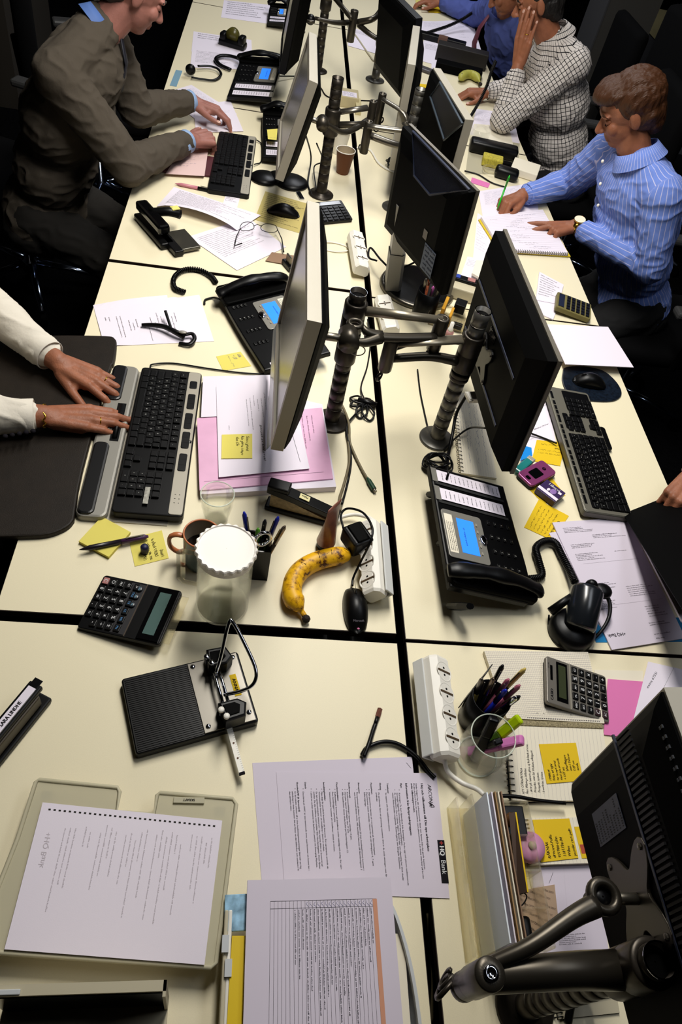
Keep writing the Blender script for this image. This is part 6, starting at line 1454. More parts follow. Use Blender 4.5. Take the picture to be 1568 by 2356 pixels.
def fabric(name, base, kind=None, c2='ffffff', pitch=.014, wd=.12, rough=.85, weave=2200, c3=None):
    m = mat(name, base, rough, spec=.2); nt = m.node_tree; bs = nt.nodes['Principled BSDF']
    at_ = nt.nodes.new('ShaderNodeAttribute'); at_.attribute_name = 'suv'; sp = nt.nodes.new('ShaderNodeSeparateXYZ'); nt.links.new(at_.outputs['Vector'], sp.inputs[0])
    def lines(sock, pitch, wd):
        d = nt.nodes.new('ShaderNodeMath'); d.operation = 'DIVIDE'; d.inputs[1].default_value = pitch; nt.links.new(sock, d.inputs[0])
        f = nt.nodes.new('ShaderNodeMath'); f.operation = 'FRACT'; nt.links.new(d.outputs[0], f.inputs[0])
        l = nt.nodes.new('ShaderNodeMath'); l.operation = 'LESS_THAN'; l.inputs[1].default_value = wd; nt.links.new(f.outputs[0], l.inputs[0]); return l.outputs[0]
    tc = nt.nodes.new('ShaderNodeTexCoord')
    fac = None
    if kind == 'stripes': fac = lines(sp.outputs[0], pitch, wd)
    if kind == 'check':
        a = lines(sp.outputs[0], pitch, wd); b_ = lines(sp.outputs[1], pitch, wd); mx = nt.nodes.new('ShaderNodeMath'); mx.operation = 'MAXIMUM'; nt.links.new(a, mx.inputs[0]); nt.links.new(b_, mx.inputs[1]); fac = mx.outputs[0]
    nz = nt.nodes.new('ShaderNodeTexNoise'); nz.inputs['Scale'].default_value = 14; nz.inputs['Detail'].default_value = 6; nt.links.new(tc.outputs['Object'], nz.inputs['Vector'])
    if fac is not None:
        mix = nt.nodes.new('ShaderNodeMix'); mix.data_type = 'RGBA'; mix.inputs['A'].default_value = (*lin(base), 1); mix.inputs['B'].default_value = (*lin(c2), 1); nt.links.new(fac, mix.inputs['Factor']); nt.links.new(mix.outputs['Result'], bs.inputs['Base Color'])
    bp = nt.nodes.new('ShaderNodeBump'); bp.inputs['Strength'].default_value = .5; bp.inputs['Distance'].default_value = .012; nt.links.new(nz.outputs['Fac'], bp.inputs['Height'])
    n2 = nt.nodes.new('ShaderNodeTexNoise'); n2.inputs['Scale'].default_value = weave; nt.links.new(tc.outputs['Object'], n2.inputs['Vector'])
    b2 = nt.nodes.new('ShaderNodeBump'); b2.inputs['Strength'].default_value = .25; b2.inputs['Distance'].default_value = .001; nt.links.new(n2.outputs['Fac'], b2.inputs['Height']); nt.links.new(bp.outputs['Normal'], b2.inputs['Normal']); nt.links.new(b2.outputs['Normal'], bs.inputs['Normal'])
    return m
def hand(wr, F, N, thumb, curls, s=1.0, spread=1.0, thumbdir=(.75, .65, -.15), tcurl=(.25, .3), names=None):
    """wr wrist point, F towards the fingers, N out of the back of the hand, thumb +1/-1 side; returns parts and nails"""
    wr = Vector(wr); F = Vector(F).normalized(); N = Vector(N); N = (N - F*N.dot(F)).normalized(); S = F.cross(N).normalized()*thumb
    W_ = lambda f, l, n: wr + (F*f + S*l + N*n)*s
    parts = []; nails = []
    parts.append(ellips(W_(.012, 0, 0), F*.034*s, S*.027*s, N*.0185*s))
    mcp = [(.092, .029, .002), (.097, .0095, .0045), (.093, -.0105, .003), (.083, -.0285, -.001)]
    rad = [(.0100, .0089, .0078), (.0103, .0091, .0079), (.0099, .0087, .0076), (.0090, .0077, .0068)]
    Ls = [(.044, .026, .019), (.049, .029, .020), (.045, .027, .020), (.035, .020, .018)]
    for k in range(4):
        f, l, n = mcp[k]
        parts.append(capsule(W_(.012, l*.55, -.001), W_(f, l, n - .003), .0135*s, .0112*s)); parts.append(capsule(W_(.02, l*.6, -.007), W_(f*.9, l*.95, n - .011), .0125*s, .0095*s))
        parts.append(ball(.0105*s, .0105*s, .0098*s, 12, 8, tuple(W_(f, l, n - .001))))
        ang = (.10, .02, -.05, -.15)[k]*spread*1.4; d = (F*math.cos(ang) + S*math.sin(ang)).normalized(); side = d.cross(N).normalized(); a = 0; p = W_(f, l, n - .003); c = curls[k]
        for j in range(3):
            a += c[j]; dd = d*math.cos(a) - N*math.sin(a); q = p + dd*Ls[k][j]*s; r0 = rad[k][j]*s; r1 = (rad[k][j+1] if j < 2 else rad[k][2]*.84)*s
            parts.append(capsule(p, q, r0, r1)); 
            if j < 2: parts.append(ball(r1*1.09, r1*1.09, r1*1.09, 10, 8, tuple(q)))
            if j == 2:
                nn = (N*math.cos(a) + d*math.sin(a)); ctr = q + nn*r1*.78 - dd*.002*s; nails.append((ctr, dd, nn, s*(.0058 if k < 3 else .0048)))
            p = q
    base = W_(.022, .022, -.010); td = (F*thumbdir[0] + S*thumbdir[1] + N*thumbdir[2]).normalized(); ax = td.cross(F).normalized()
    p = base; L3 = (.044, .032, .026); R3 = (.0145, .0105, .0095, .0078); d = td
    parts.append(capsule(W_(.012, .012, -.006), base, .015*s, .015*s))
    for j in range(3):
        q = p + d*L3[j]*s; parts.append(capsule(p, q, R3[j]*s, R3[j+1]*s))
        if j == 0: parts.append(capsule(q, W_(.075, .020, -.006), .009*s, .0095*s))
        if j == 2: nn = (N + S*.5).normalized(); nn = (nn - d*nn.dot(d)).normalized(); nails.append((q + nn*R3[3]*s*.80 - d*.002*s, d, nn, s*.0068))
        p = q; d = (d + F*tcurl[min(j, 1)] - S*tcurl[min(j, 1)]*.5).normalized()
    return parts, nails
def nailmesh(nails):
    b = B()
    for c, d, n_, w_ in nails:
        sd = d.cross(n_).normalized(); b.add(ellips(c, d*w_*1.25, sd*w_*.95, n_*w_*.28), nailm, smooth=True)
    return b
def head_parts(c, fwd, up, s=1.0):
    f = Vector(fwd).normalized(); u = Vector(up); u = (u - f*u.dot(f)).normalized(); r = f.cross(u).normalized(); c = Vector(c)
    P = lambda a, b_, d: c + (f*a + r*b_ + u*d)*s
    L_ = [ellips(P(-.012, 0, .022), f*.094*s, r*.074*s, u*.088*s), ellips(P(.022, 0, -.03), f*.066*s, r*.062*s, u*.078*s), ellips(P(.045, 0, -.078), f*.038*s, r*.036*s, u*.026*s), ellips(P(.018, 0, -.062), f*.058*s, r*.053*s, u*.034*s),
         ellips(P(.072, 0, .028), f*.018*s, r*.052*s, u*.012*s)]
    L_.append(capsule(P(.080, 0, .012), P(.104, 0, -.022), .0085*s, .0125*s)); L_.append(ellips(P(.094, .011, -.026), f*.010*s, r*.008*s, u*.007*s)); L_.append(ellips(P(.094, -.011, -.026), f*.010*s, r*.008*s, u*.007*s))
    for sg in (-1, 1):
        L_.append(ellips(P(.060, sg*.036, -.018), f*.024*s, r*.022*s, u*.024*s))
        L_.append(ellips(P(-.006, sg*.077, -.002), f*.017*s, r*.008*s, u*.031*s)); L_.append(ellips(P(.0, sg*.072, -.012), f*.010*s, r*.012*s, u*.018*s))
    L_.append(capsule(P(.082, -.016, -.050), P(.082, .016, -.050), .0068*s)); L_.append(capsule(P(.081, -.014, -.060), P(.081, .014, -.060), .0075*s))
    return L_, P, (f, r, u)
def strands(m):                               # brushed look for hair
    nt = m.node_tree; bs = nt.nodes['Principled BSDF']
    tc = nt.nodes.new('ShaderNodeTexCoord'); mp = nt.nodes.new('ShaderNodeMapping'); mp.inputs['Scale'].default_value = (60, 420, 60); n = nt.nodes.new('ShaderNodeTexNoise'); n.inputs['Scale'].default_value = 1; n.inputs['Detail'].default_value = 4
    nt.links.new(tc.outputs['Object'], mp.inputs['Vector']); nt.links.new(mp.outputs['Vector'], n.inputs['Vector']); bp = nt.nodes.new('ShaderNodeBump'); bp.inputs['Strength'].default_value = .9; bp.inputs['Distance'].default_value = .004
    nt.links.new(n.outputs['Fac'], bp.inputs['Height']); nt.links.new(bp.outputs['Normal'], bs.inputs['Normal']); return m
V = Vector
def wz(x, y, h): return V((x, y, DZ + h))
def figure(label, J, hands, shirt, shirtname='shirt', hair=None, hairm=None, cuff=None, cuffm=None, trousers=None, face=(-1, 0, -.5), up=(0, 0, 1), voxel=.0032, slack=1.0, sleeve_end=(.93, .93), skinm=None, depth=1.0, legs=True, coat=None, head_s=1.0, collar=None, cs=1.0):
    skn = skinm or skin
    sh = (J['shL'] - J['shR']); side = sh.normalized(); spine = (J['neck'] - J['hip']).normalized(); fw = side.cross(spine).normalized()
    if fw.dot(V(face)) < 0: fw = -fw
    org = V((J['hip'].x, J['hip'].y, 0))
    t = thing('person', label, 'person', org)
    tor = [(J['hip'], .165, .125), (J['hip'].lerp(J['chest'], .5), .150, .115), (J['chest'], .168, .122), (J['chest'].lerp(J['neck'], .45), .160, .105)]
    def torso(k, m=0.0):
        return [ellips(p, side*(a + m)*k, fw*(b_*depth + m)*k, spine*(.13 + m)) for p, a, b_ in tor] + [capsule(J['shL'], J['shR'], .055 + m, .055 + m), capsule(J['shL'], J['neck'] - spine*.02, .050 + m, .045 + m), capsule(J['shR'], J['neck'] - spine*.02, .050 + m, .045 + m)]
    # one continuous body
    parts = torso(.92) + [capsule(J['neck'] - spine*.05, J['head'] - V(up).normalized()*.03, .058, .055)]
    hp, HP_, ax = head_parts(J['head'], face, up, head_s); parts += hp
    arms = []
    for sd in ('L', 'R'):
        s_, e_, w_ = J['sh' + sd], J['el' + sd], J['wr' + sd]
        parts += [capsule(s_, e_, .046, .038), capsule(e_, e_.lerp(w_, .35), .039, .040), capsule(e_.lerp(w_, .35), w_, .040, .026)]; arms.append((s_, e_, w_))
    if legs:
        for sg, nm in ((1, 'L'), (-1, 'R')):
            hpj = J['hip'] + side*sg*.09; kn = J.get('kn' + nm, hpj + fw*.42 + V((0, 0, -.02))); an = V((kn.x + fw.x*-.05, kn.y, .09)); parts += [capsule(hpj, kn, .078, .055), capsule(kn, an, .052, .036), capsule(an, an + V((fw.x, fw.y, 0)).normalized()*.17 + V((0, 0, -.05)), .036, .028)]
    nails = []
    for h_ in hands: pp, nn = hand(**h_); parts += pp; nails += nn
    me = remesh('body', parts, voxel, 5, [skn, skn], org, fac=.45); obj('body', me, t)
    for q in nails: nb = nailmesh([q]); nb.mapv(lambda p: p - org); obj('fingernail', nb, t)
    # shirt or jacket
    def folds(p, n_):
        q = V((p.x*9, p.y*9, p.z*9)); a = noise.noise(q*1.0 + V((3, 1, 7)))
        r_ = 1 - abs(noise.noise(V((q.x*1.4 + a, q.y*2.2, q.z*2.6)))); return (.0025*a + .0055*(r_**4 - .4))*slack
    sp = torso(1.0, .016*slack) ; bones = [(J['hip'], J['neck'], .15, side, 'torso')]
    for k, (s_, e_, w_) in enumerate(arms):
        en = e_.lerp(w_, sleeve_end[k]); sp += [capsule(s_, e_, .060 + .010*slack, .053 + .007*slack), capsule(e_, en, .053 + .007*slack, .037 + .003*slack)]; bones += [(s_, e_, .062, V((0, 0, -1)), 'arm'), (e_, w_, .048, V((0, 0, -1)), 'arm')]
    me = remesh('garment', sp, .0055, 4, [shirt], org, folds); suv(me, bones, org); ob = obj(shirtname, me, t)
    if cuff is not None:
        for k, (s_, e_, w_) in enumerate(arms):
            b = B(); en = e_.lerp(w_, sleeve_end[k]); a0 = e_.lerp(w_, sleeve_end[k] - cuff[0]); d = (w_ - e_).normalized(); q = en + d*cuff[1]
            Lq = (q - a0).length; v, f = lathe([(.034, 0), (.0385, .003), (.038, Lq*.5), (.0395, Lq), (.0375, Lq + .001), (.034, Lq - .01), (.030, Lq*.3)], 28, cap=False); M = rodM(a0, q)
            b.add(([tuple(M @ V(p) - org) for p in v], f), cuffm or shirt, smooth=True)
            cme = mesh_of('cuff', b); suv(cme, bones, org); obj('cuff', cme, t)
    if collar is not None:
        b = B(); c0 = J['neck'] + spine*.012; hd = (J['head'] - J['neck']).normalized(); M = rodM(c0 - hd*.03, c0 + hd*.02)
        v, f = lathe([(.080*cs, 0), (.072*cs, .018), (.066*cs, .042*cs), (.069*cs, .044*cs), (.082*cs, .016*cs), (.092*cs, -.004)], 40, cap=False); b.add(([tuple(M @ V((p[0], p[1], p[2])) - org) for p in v], f), collar, smooth=True); cme = mesh_of('collar', b); suv(cme, bones, org); obj('collar', cme, t)
    if trousers is not None and legs:
        lp = []
        for sg, nm in ((1, 'L'), (-1, 'R')):
            hpj = J['hip'] + side*sg*.09; kn = J.get('kn' + nm, hpj + fw*.42 + V((0, 0, -.02))); an = V((kn.x - fw.x*.05, kn.y, .12)); lp += [capsule(hpj, kn, .095, .070), capsule(kn, an, .068, .055)]
        lp += [ellips(J['hip'] - spine*.04, side*.18, fw*.14, spine*.13)]
        me = remesh('trousers', lp, .009, 4, [trousers], org, folds); obj('trousers', me, t)
    if hair is not None:
        f, r, u = ax; hpz = []
        for (a, b_, d, ra, rb, rd) in hair: hpz.append(ellips(HP_(a, b_, d), f*ra*head_s, r*rb*head_s, u*rd*head_s))
        def hd_(p, n_): return (.006*noise.noise(V((p.x*25, p.y*90, p.z*25)))) + .002*noise.noise(V((p.x*120, p.y*120, p.z*40)))
        me = remesh('hair', hpz, .0035, 2, [hairm], org, hd_); obj('hair', me, t)
    # eyes and brows
    b = B()
    for sg in (-1, 1):
        e = HP_(.070, sg*.031, .008) - org; b.add(ball(.012*head_s, .012*head_s, .011*head_s, 14, 10, tuple(e)), skn, smooth=True); b.add(tube([HP_(.0795, sg*.021, .002) - org, HP_(.0825, sg*.031, -.001) - org, HP_(.0795, sg*.041, .002) - org], .0014, 6), ink, smooth=True)
        b.add(tube([HP_(.083, sg*.014, .030) - org, HP_(.083, sg*.032, .034) - org, HP_(.073, sg*.05, .028) - org], [.003, .0042, .002], 6), hairm or ink)
        obj('eyelid_and_brow', b, t); b = B()
    return t, org, HP_, ax
hair_short = lambda top=.0: [(-.028, 0, .040, .090, .083, .086), (.022, 0, .078, .068, .070, .042), (-.040, 0, -.01, .070, .080, .065), (-.062, 0, -.045, .040, .062, .045)]
def watch(t, org, w_, F, N, m, face_m, r=.028, k=1.0):
    F = V(F).normalized(); N = V(N); N = (N - F*N.dot(F)).normalized(); M = rodM(w_, w_ + F*.016); b = B()
    b.add(lathe([(r, 0), (r + .002, .001), (r + .002, .015), (r, .016)], 28, cap=False), m, M, smooth=True); b.mapv(lambda p: p - org); o = obj('watch_strap', b, t)
    c = w_ + F*.008 + N*(r + .001); b = B(); M = rodM(c, c + N*.006); b.add(lathe([(.017*k, 0), (.018*k, .003), (.0165*k, .005)], 26, cap=False), m, M, smooth=True); b.add(lathe([(.0165*k, .0046), (.0005, .0046)], 26, cap=False), face_m, M); b.mapv(lambda p: p - org)
    obj('watch_case', b, t)
# the man in the grey suit, upper left
suit = fabric('suit_cloth', '4b443b', rough=.9)
wrN = at(437, 322, .065); wrF = at(443, 232, .075)
J = dict(hip=wz(-1.14, 2.62, -.20), chest=wz(-1.02, 2.60, .15), neck=wz(-.90, 2.65, .42), head=wz(-.80, 2.70, .505), shR=wz(-1.0, 2.45, .32), shL=wz(-.93, 2.83, .35), elR=wz(-.80, 2.42, .085), elL=wz(-.83, 2.82, .10), wrR=wrN, wrL=wrF)
F1 = (at(520, 310, .05) - wrN); F2 = (at(530, 262, .05) - wrF)
cl = [(.9, .9, .5), (1.0, .9, .5), (1.05, .95, .5), (1.1, .9, .5)]; rl = [(.35, .5, .3), (.5, .6, .4), (.75, .7, .4), (.9, .8, .4)]
t, org, HP_, ax = figure('seated man in a grey suit jacket leaning over papers, typing, upper left', J, [dict(wr=wrN, F=F1, N=(0, -.35, 1), thumb=-1, curls=cl, s=1.05), dict(wr=wrF, F=F2, N=(.1, .1, 1), thumb=1, curls=rl, s=1.05)], suit, 'suit_jacket', hair=[(-.040, 0, .042, .080, .079, .080), (-.060, 0, -.02, .050, .068, .055)], hairm=mat('hair_grey', '2e2823', .8), cuff=(.08, .022), cuffm=mat('shirt_pale_blue', '8ea9cf', .7), trousers=mat('trousers_dark', '1a1713', .9), face=(.86, .32, -.62), up=(.5, .2, .85), slack=1.25, sleeve_end=(.88, .88), skinm=skinp, collar=mat('collar_blue', '4a68a4', .7), cs=.70)
b = B(); nk = J['neck'] - org; fwv = V((.75, .0, -.45)).normalized(); b.add(tube([nk + fwv*.070 + V((0, 0, .0)), nk + fwv*.095 + V((-.01, 0, -.06)), nk + fwv*.095 + V((-.03, 0, -.14)), nk + fwv*.06 + V((-.06, 0, -.22))], [.014, .020, .026, .030], 8, flat=.25, up=(1, 0, .3)), mat('tie_navy', '11131f', .6), smooth=True); obj('necktie', b, t)
# the hands in white cuffs
wrN = at(100, 957, .05); wrF = at(132, 832, .055)
J = dict(hip=wz(-1.32, 1.40, -.22), chest=wz(-1.17, 1.40, .12), neck=wz(-1.10, 1.40, .36), head=wz(-1.02, 1.41, .50), shR=wz(-1.17, 1.21, .30), shL=wz(-1.17, 1.59, .30), elR=wz(-1.09, 1.19, .07), elL=wz(-1.08, 1.64, .09), wrR=wrN, wrL=wrF)
fl = [(.16, .22, .15), (.12, .22, .15), (.14, .2, .15), (.2, .2, .15)]; ff = [(.25, .30, .22), (.2, .32, .22), (.22, .3, .2), (.25, .25, .2)]
hn = dict(wr=wrN, F=at(285, 962, .030) - wrN, N=(0, .05, 1), thumb=1, curls=fl, s=1.10, spread=.12, thumbdir=(.9, .35, -.4), tcurl=(.3, .1)); hf = dict(wr=wrF, F=at(268, 893, .030) - wrF, N=(0, .05, 1), thumb=-1, curls=ff, s=1.08, spread=1.1, thumbdir=(.82, .55, -.2), tcurl=(.12, .05))
hn['thumb'] = -1; hf['thumb'] = 1
t, org, HP_, ax = figure('person in a white shirt with rings, both hands on the silver palm rest, left edge', J, [hn, hf], fabric('shirt_white', 'd9d2c4', rough=.8), 'white_shirt', hair=hair_short(), hairm=strands(mat('hair_brown_b', '2a1a10', .6)), cuff=(.16, .02), trousers=mat('trousers_black', '08080a', .9), face=(.9, 0, -.5), up=(.4, 0, .9), slack=1.0, sleeve_end=(.86, .86), collar=fabric('shirt_white', 'd9d2c4'))
def ringat(t, org, h_, k, frac, nm='gold_ring', r=.0098, m=None):
    wr = V(h_['wr']); F = V(h_['F']).normalized(); N = V(h_['N']); N = (N - F*N.dot(F)).normalized(); S = F.cross(N).normalized()*h_['thumb']; s = h_['s']; mc = [(.092, .029, .002), (.097, .0095, .0045), (.093, -.0105, .003), (.083, -.0285, -.001)][k]
    ang = (.10, .02, -.05, -.15)[k]*h_.get('spread', 1)*1.4; d = (F*math.cos(ang) + S*math.sin(ang)).normalized(); a = h_['curls'][k][0]; dd = d*math.cos(a) - N*math.sin(a); p = wr + (F*mc[0] + S*mc[1] + N*(mc[2] - .003))*s + dd*.044*frac
    M = rodM(p, p + dd*.004); b = B(); b.add(tube([M @ V((r*math.cos(a_), r*math.sin(a_), .002)) for a_ in [2*PI*i/20 for i in range(20)]], .0016, 8, closed=True), m or gold, smooth=True); b.mapv(lambda q: q - org); obj(nm, b, t)
ringat(t, org, hn, 2, .42); ringat(t, org, hf, 2, .40)
d = V(hn['F']).normalized(); p0 = wrN + d*.002; b = B(); M = rodM(p0, p0 + d*.004)
b.add(tube([M @ V((.0305*math.cos(a_), .0225*math.sin(a_) + .0, .003*math.sin(a_*9))) for a_ in [2*PI*i/60 for i in range(60)]], .0019, 6, closed=True), gold, smooth=True); b.mapv(lambda q: q - org); obj('bracelet', b, t)
b = B()
for k in range(5): b = B(); p = at(12 + 16*k, 1004 - 3*k, .052) - org; b.add(ball(.006, .006, .005, 10, 6, tuple(p)), ink, smooth=True); obj('cuff_button', b, t)
# the man in the striped blue shirt
wrR = at(1200, 450, .045); wrL = at(1322, 520, .045)
J = dict(hip=wz(1.16, 2.54, -.20), chest=wz(1.02, 2.53, .12), neck=wz(.91, 2.52, .34), head=wz(.835, 2.56, .455), shR=wz(.89, 2.70, .27), shL=wz(.99, 2.37, .28), elR=wz(.85, 2.84, .075), elL=wz(1.05, 2.33, .045), wrR=wrR, wrL=wrL)
pg = [(.95, .9, .6), (1.0, 1.0, .6), (1.1, 1.0, .6), (1.2, 1.0, .6)]; pt = [(.12, .12, .08), (.18, .2, .12), (1.0, 1.1, .6), (1.1, 1.1, .6)]
hr = dict(wr=wrR, F=at(1148, 470, .03) - wrR, N=(.15, .35, 1), thumb=-1, curls=pg, s=1.03, thumbdir=(.9, .45, -.3), tcurl=(.4, .2)); hl = dict(wr=wrL, F=at(1228, 528, .025) - wrL, N=(0, 0, 1), thumb=1, curls=pt, s=1.03, spread=3.2, thumbdir=(.85, .5, -.35))
pt[1] = (.22, .15, .1)
hr['thumb'] = -1; hl['thumb'] = 1
stripe = fabric('shirt_blue_stripe', '6d86cf', 'stripes', 'b9b9dc', .017, .13)
t, org, HP_, ax = figure('man in a striped blue shirt writing with a green pen, right side', J, [hr, hl], stripe, 'striped_shirt', hair=[(-.030, 0, .040, .094, .086, .090), (.030, .010, .082, .072, .070, .040), (.060, .028, .080, .036, .036, .030), (-.045, 0, -.01, .072, .082, .068), (-.066, 0, -.050, .040, .064, .045)], hairm=strands(mat('hair_auburn', '3f2310', .5, spec=.4)), cuff=(.14, .015), trousers=mat('trousers_black', '08080a', .9), face=(-.88, .10, -.60), up=(-.5, 0, .85), slack=1.1, sleeve_end=(.84, .84), skinm=skin, collar=stripe)
watch(t, org, wrL + (J['elL'] - wrL).normalized()*.002, J['elL'] - wrL, (-.1, -.2, 1), gold, mat('watch_face', 'e8e2c8', .3), .030, 1.25)
gp = mat('green_pen', '18a820', .3); tip = at(1143, 482, .012)
pen('bright green pen held upright in the hand of the man in the striped shirt', tip, tip + (at(1172, 403, .13) - tip), gp, r=.0035, cap=gp)
b = B(); 
for k in range(4): p = J['neck'].lerp(J['chest'], .15 + .35*k) - org + V((-.135 - .01*k, -.02, .0)); b = B(); b.add(ball(.005, .006, .006, 10, 8, tuple(p)), white, smooth=True); obj('shirt_button', b, t)
# the man in the checked shirt
wrL = wz(.70, 3.50, .255); wrR = at(1122, 212, .045)
J = dict(hip=wz(1.10, 3.60, -.20), chest=wz(.96, 3.60, .12), neck=wz(.84, 3.60, .36), head=wz(.73, 3.60, .475), shL=wz(.93, 3.46, .31), shR=wz(.88, 3.80, .30), elL=wz(.69, 3.43, .06), elR=wz(.82, 3.80, .08), wrL=wrL, wrR=wrR)
up_ = [(.10, .15, .1), (.08, .15, .1), (.10, .15, .1), (.14, .15, .1)]; ms = [(.5, .45, .3), (.55, .45, .3), (.55, .5, .3), (.6, .5, .3)]
hl = dict(wr=wrL, F=(-.10, .10, 1), N=(-.75, -.75, -.1), thumb=-1, curls=up_, s=1.08, spread=.3, thumbdir=(.9, .25, -.45)); hr = dict(wr=wrR, F=at(1066, 210, .03) - wrR, N=(0, 0, 1), thumb=-1, curls=ms, s=1.02, thumbdir=(.7, .7, -.2))
chk = fabric('shirt_check', 'c9c2bd', 'check', '141318', .0165, .15)
t, org, HP_, ax = figure('man in a black and white checked shirt, cheek resting on his hand, upper right', J, [hl, hr], chk, 'checked_shirt', hair=hair_short(), hairm=strands(mat('hair_black', '0c0806', .6)), cuff=(.16, .012), trousers=mat('trousers_black', '08080a', .9), face=(-.9, .15, -.45), up=(-.35, 0, .93), slack=1.1, sleeve_end=(.80, .84), collar=chk)
watch(t, org, wrL + (J['elL'] - wrL).normalized()*.035, J['elL'] - wrL, (-1, -.6, 0), mat('strap_black', '09090a', .4), mat('watch_dark', '10141a', .2), .029)
ringat(t, org, hl, 2, .4)
# the man with the tie at the top
wrR = at(1010, 4, .05); wrL = wz(.98, 4.10, -.12)
J = dict(hip=wz(1.16, 4.50, -.20), chest=wz(.94, 4.44, .04), neck=wz(.80, 4.38, .24), head=wz(.76, 4.26, .36), shL=wz(.90, 4.26, .20), shR=wz(.84, 4.60, .22), elL=wz(1.02, 4.14, .04), elR=wz(.80, 4.92, .06), wrL=wrL, wrR=wrR)
hl = dict(wr=wrL, F=(-.6, .3, -.6), N=(-.5, -.85, .2), thumb=1, curls=cl, s=1.0); hr = dict(wr=wrR, F=at(962, 0, .04) - wrR, N=(0, 0, 1), thumb=-1, curls=rl, s=1.0)
blu = fabric('shirt_blue', '4c5896', rough=.8)
t, org, HP_, ax = figure('man in a blue shirt and wine-red tie bending over the desk, at the top', J, [hl, hr], blu, 'blue_shirt', hair=hair_short(), hairm=MATS['hair_black'], cuff=(.14, .015), trousers=mat('trousers_black', '08080a', .9), face=(-.8, .0, -.7), up=(-.6, 0, .8), slack=1.2, sleeve_end=(.84, .84), collar=blu)
b = B(); nk = J['neck'] - org; b.add(tube([nk + V((-.075, -.03, -.03)), nk + V((-.105, -.03, -.09)), nk + V((-.115, -.04, -.16)), nk + V((-.095, -.05, -.24))], [.018, .028, .036, .042], 8, flat=.25, up=(1, 0, .3)), mat('tie_wine', '5a2534', .6), smooth=True); obj('necktie', b, t)
# the person at the right edge holding the black folder
wrL = at(1592, 1095, .09)
J = dict(hip=wz(1.28, 1.30, -.22), chest=wz(1.20, 1.30, .14), neck=wz(1.16, 1.30, .38), head=wz(1.12, 1.30, .52), shL=wz(1.16, 1.12, .32), shR=wz(1.16, 1.48, .32), elL=wz(1.05, 1.12, .08), elR=wz(1.15, 1.62, .10), wrL=wrL, wrR=wz(1.12, 1.52, -.06))
hl = dict(wr=wrL, F=at(1556, 1150, .07) - wrL, N=(.2, .3, 1), thumb=-1, curls=cl, s=.98); hr = dict(wr=J['wrR'], F=(-1, -.2, -.1), N=(0, 0, 1), thumb=-1, curls=rl, s=.98)
t, org, HP_, ax = figure('person with grey sleeves gripping the black folder, mostly beyond the right edge', J, [hl, hr], fabric('sleeve_grey', '4a4d4a', rough=.9), 'grey_cardigan', hair=hair_short(), hairm=MATS['hair_black'], trousers=mat('trousers_black', '08080a', .9), face=(-.9, 0, -.3), slack=1.0, sleeve_end=(.84, .9))
# ------------------------------------------------------------------ chairs and what stands behind
def star_chair(label, x, y, rz, seat=.50, back=True, rot=0.0, arms=True, backh=.55):
    t = thing('office_chair', label, 'office chair', (x, y, 0), rz); bl = mat('chair_cloth', '060607', .9, spec=.1); ch = mat('chair_chrome', 'a8b4cc', .15, metal=1.0)
    for k in range(5):
        a = rot + 2*PI*k/5; b = B(); c, s = math.cos(a), math.sin(a)
        b.add(tube([(c*.03, s*.03, .105), (c*.15, s*.15, .095), (c*.31, s*.31, .065)], [.020, .017, .012], 10, flat=.7), ch, smooth=True); obj('leg', b, t)
        b = B(); b.add(cyl((c*.31 - s*.012, s*.31 + c*.012, .03), (c*.31 + s*.012, s*.31 - c*.012, .03), .028, .028, 16), blkm); obj('castor', b, t)
    b = B(); b.add(lathe([(.034, .07), (.034, .12), (.024, .125), (.024, seat - .06)], 20), ch, smooth=True); obj('column', b, t)
    b = B(); b.add(bevbox(.48, .48, .08, .03, 0, 0, seat - .03), bl, smooth=True); obj('seat', b, t)
    if back: b = B(); b.add(bevbox(.08, .44, backh, .035, -.26, 0, seat + .10 + backh/2), bl, smooth=True); b.add(tube([(-.1, 0, seat - .06), (-.28, 0, seat - .04), (-.30, 0, seat + .25)], .02, 8), blkm); obj('backrest', b, t)
    if arms:
        for sg in (-1, 1): b = B(); b.add(bevbox(.26, .06, .03, .01, .0, sg*.28, seat + .22), mat('armrest_grey', '3a3a3a', .4)); b.add(tube([(0, sg*.28, seat + .2), (0, sg*.27, seat - .04)], .014, 8), blkm); obj('armrest', b, t)
    return t
star_chair('black office chair with a chrome star base under the suited man', -1.33, 2.90, -.3, rot=.35, back=True)
star_chair('black office chair of the man in the striped blue shirt', 1.30, 2.50, PI, rot=.2, backh=.45, seat=.46)
star_chair('black office chair of the man in the checked shirt', 1.26, 3.62, PI, rot=.2, backh=.45, seat=.46)
star_chair('black office chair of the man with the wine-red tie', 1.30, 4.52, PI, rot=.2, backh=.45, seat=.46)
star_chair('black office chair of the person in the white shirt, beyond the left edge', -1.45, 1.40, 0, rot=.6, backh=.45, seat=.46)
star_chair('black office chair of the person at the right edge', 1.40, 1.32, PI, rot=.6, backh=.45, seat=.46)
star_chair('empty black office chair with grey armrests beyond the suited man', -1.17, 3.68, .3, rot=.6, seat=.50, backh=.6)
star_chair('empty black office chair between the two desk rows, behind the auburn hair', 1.86, 3.98, .2, rot=.2, backh=.62, seat=.48, arms=False)
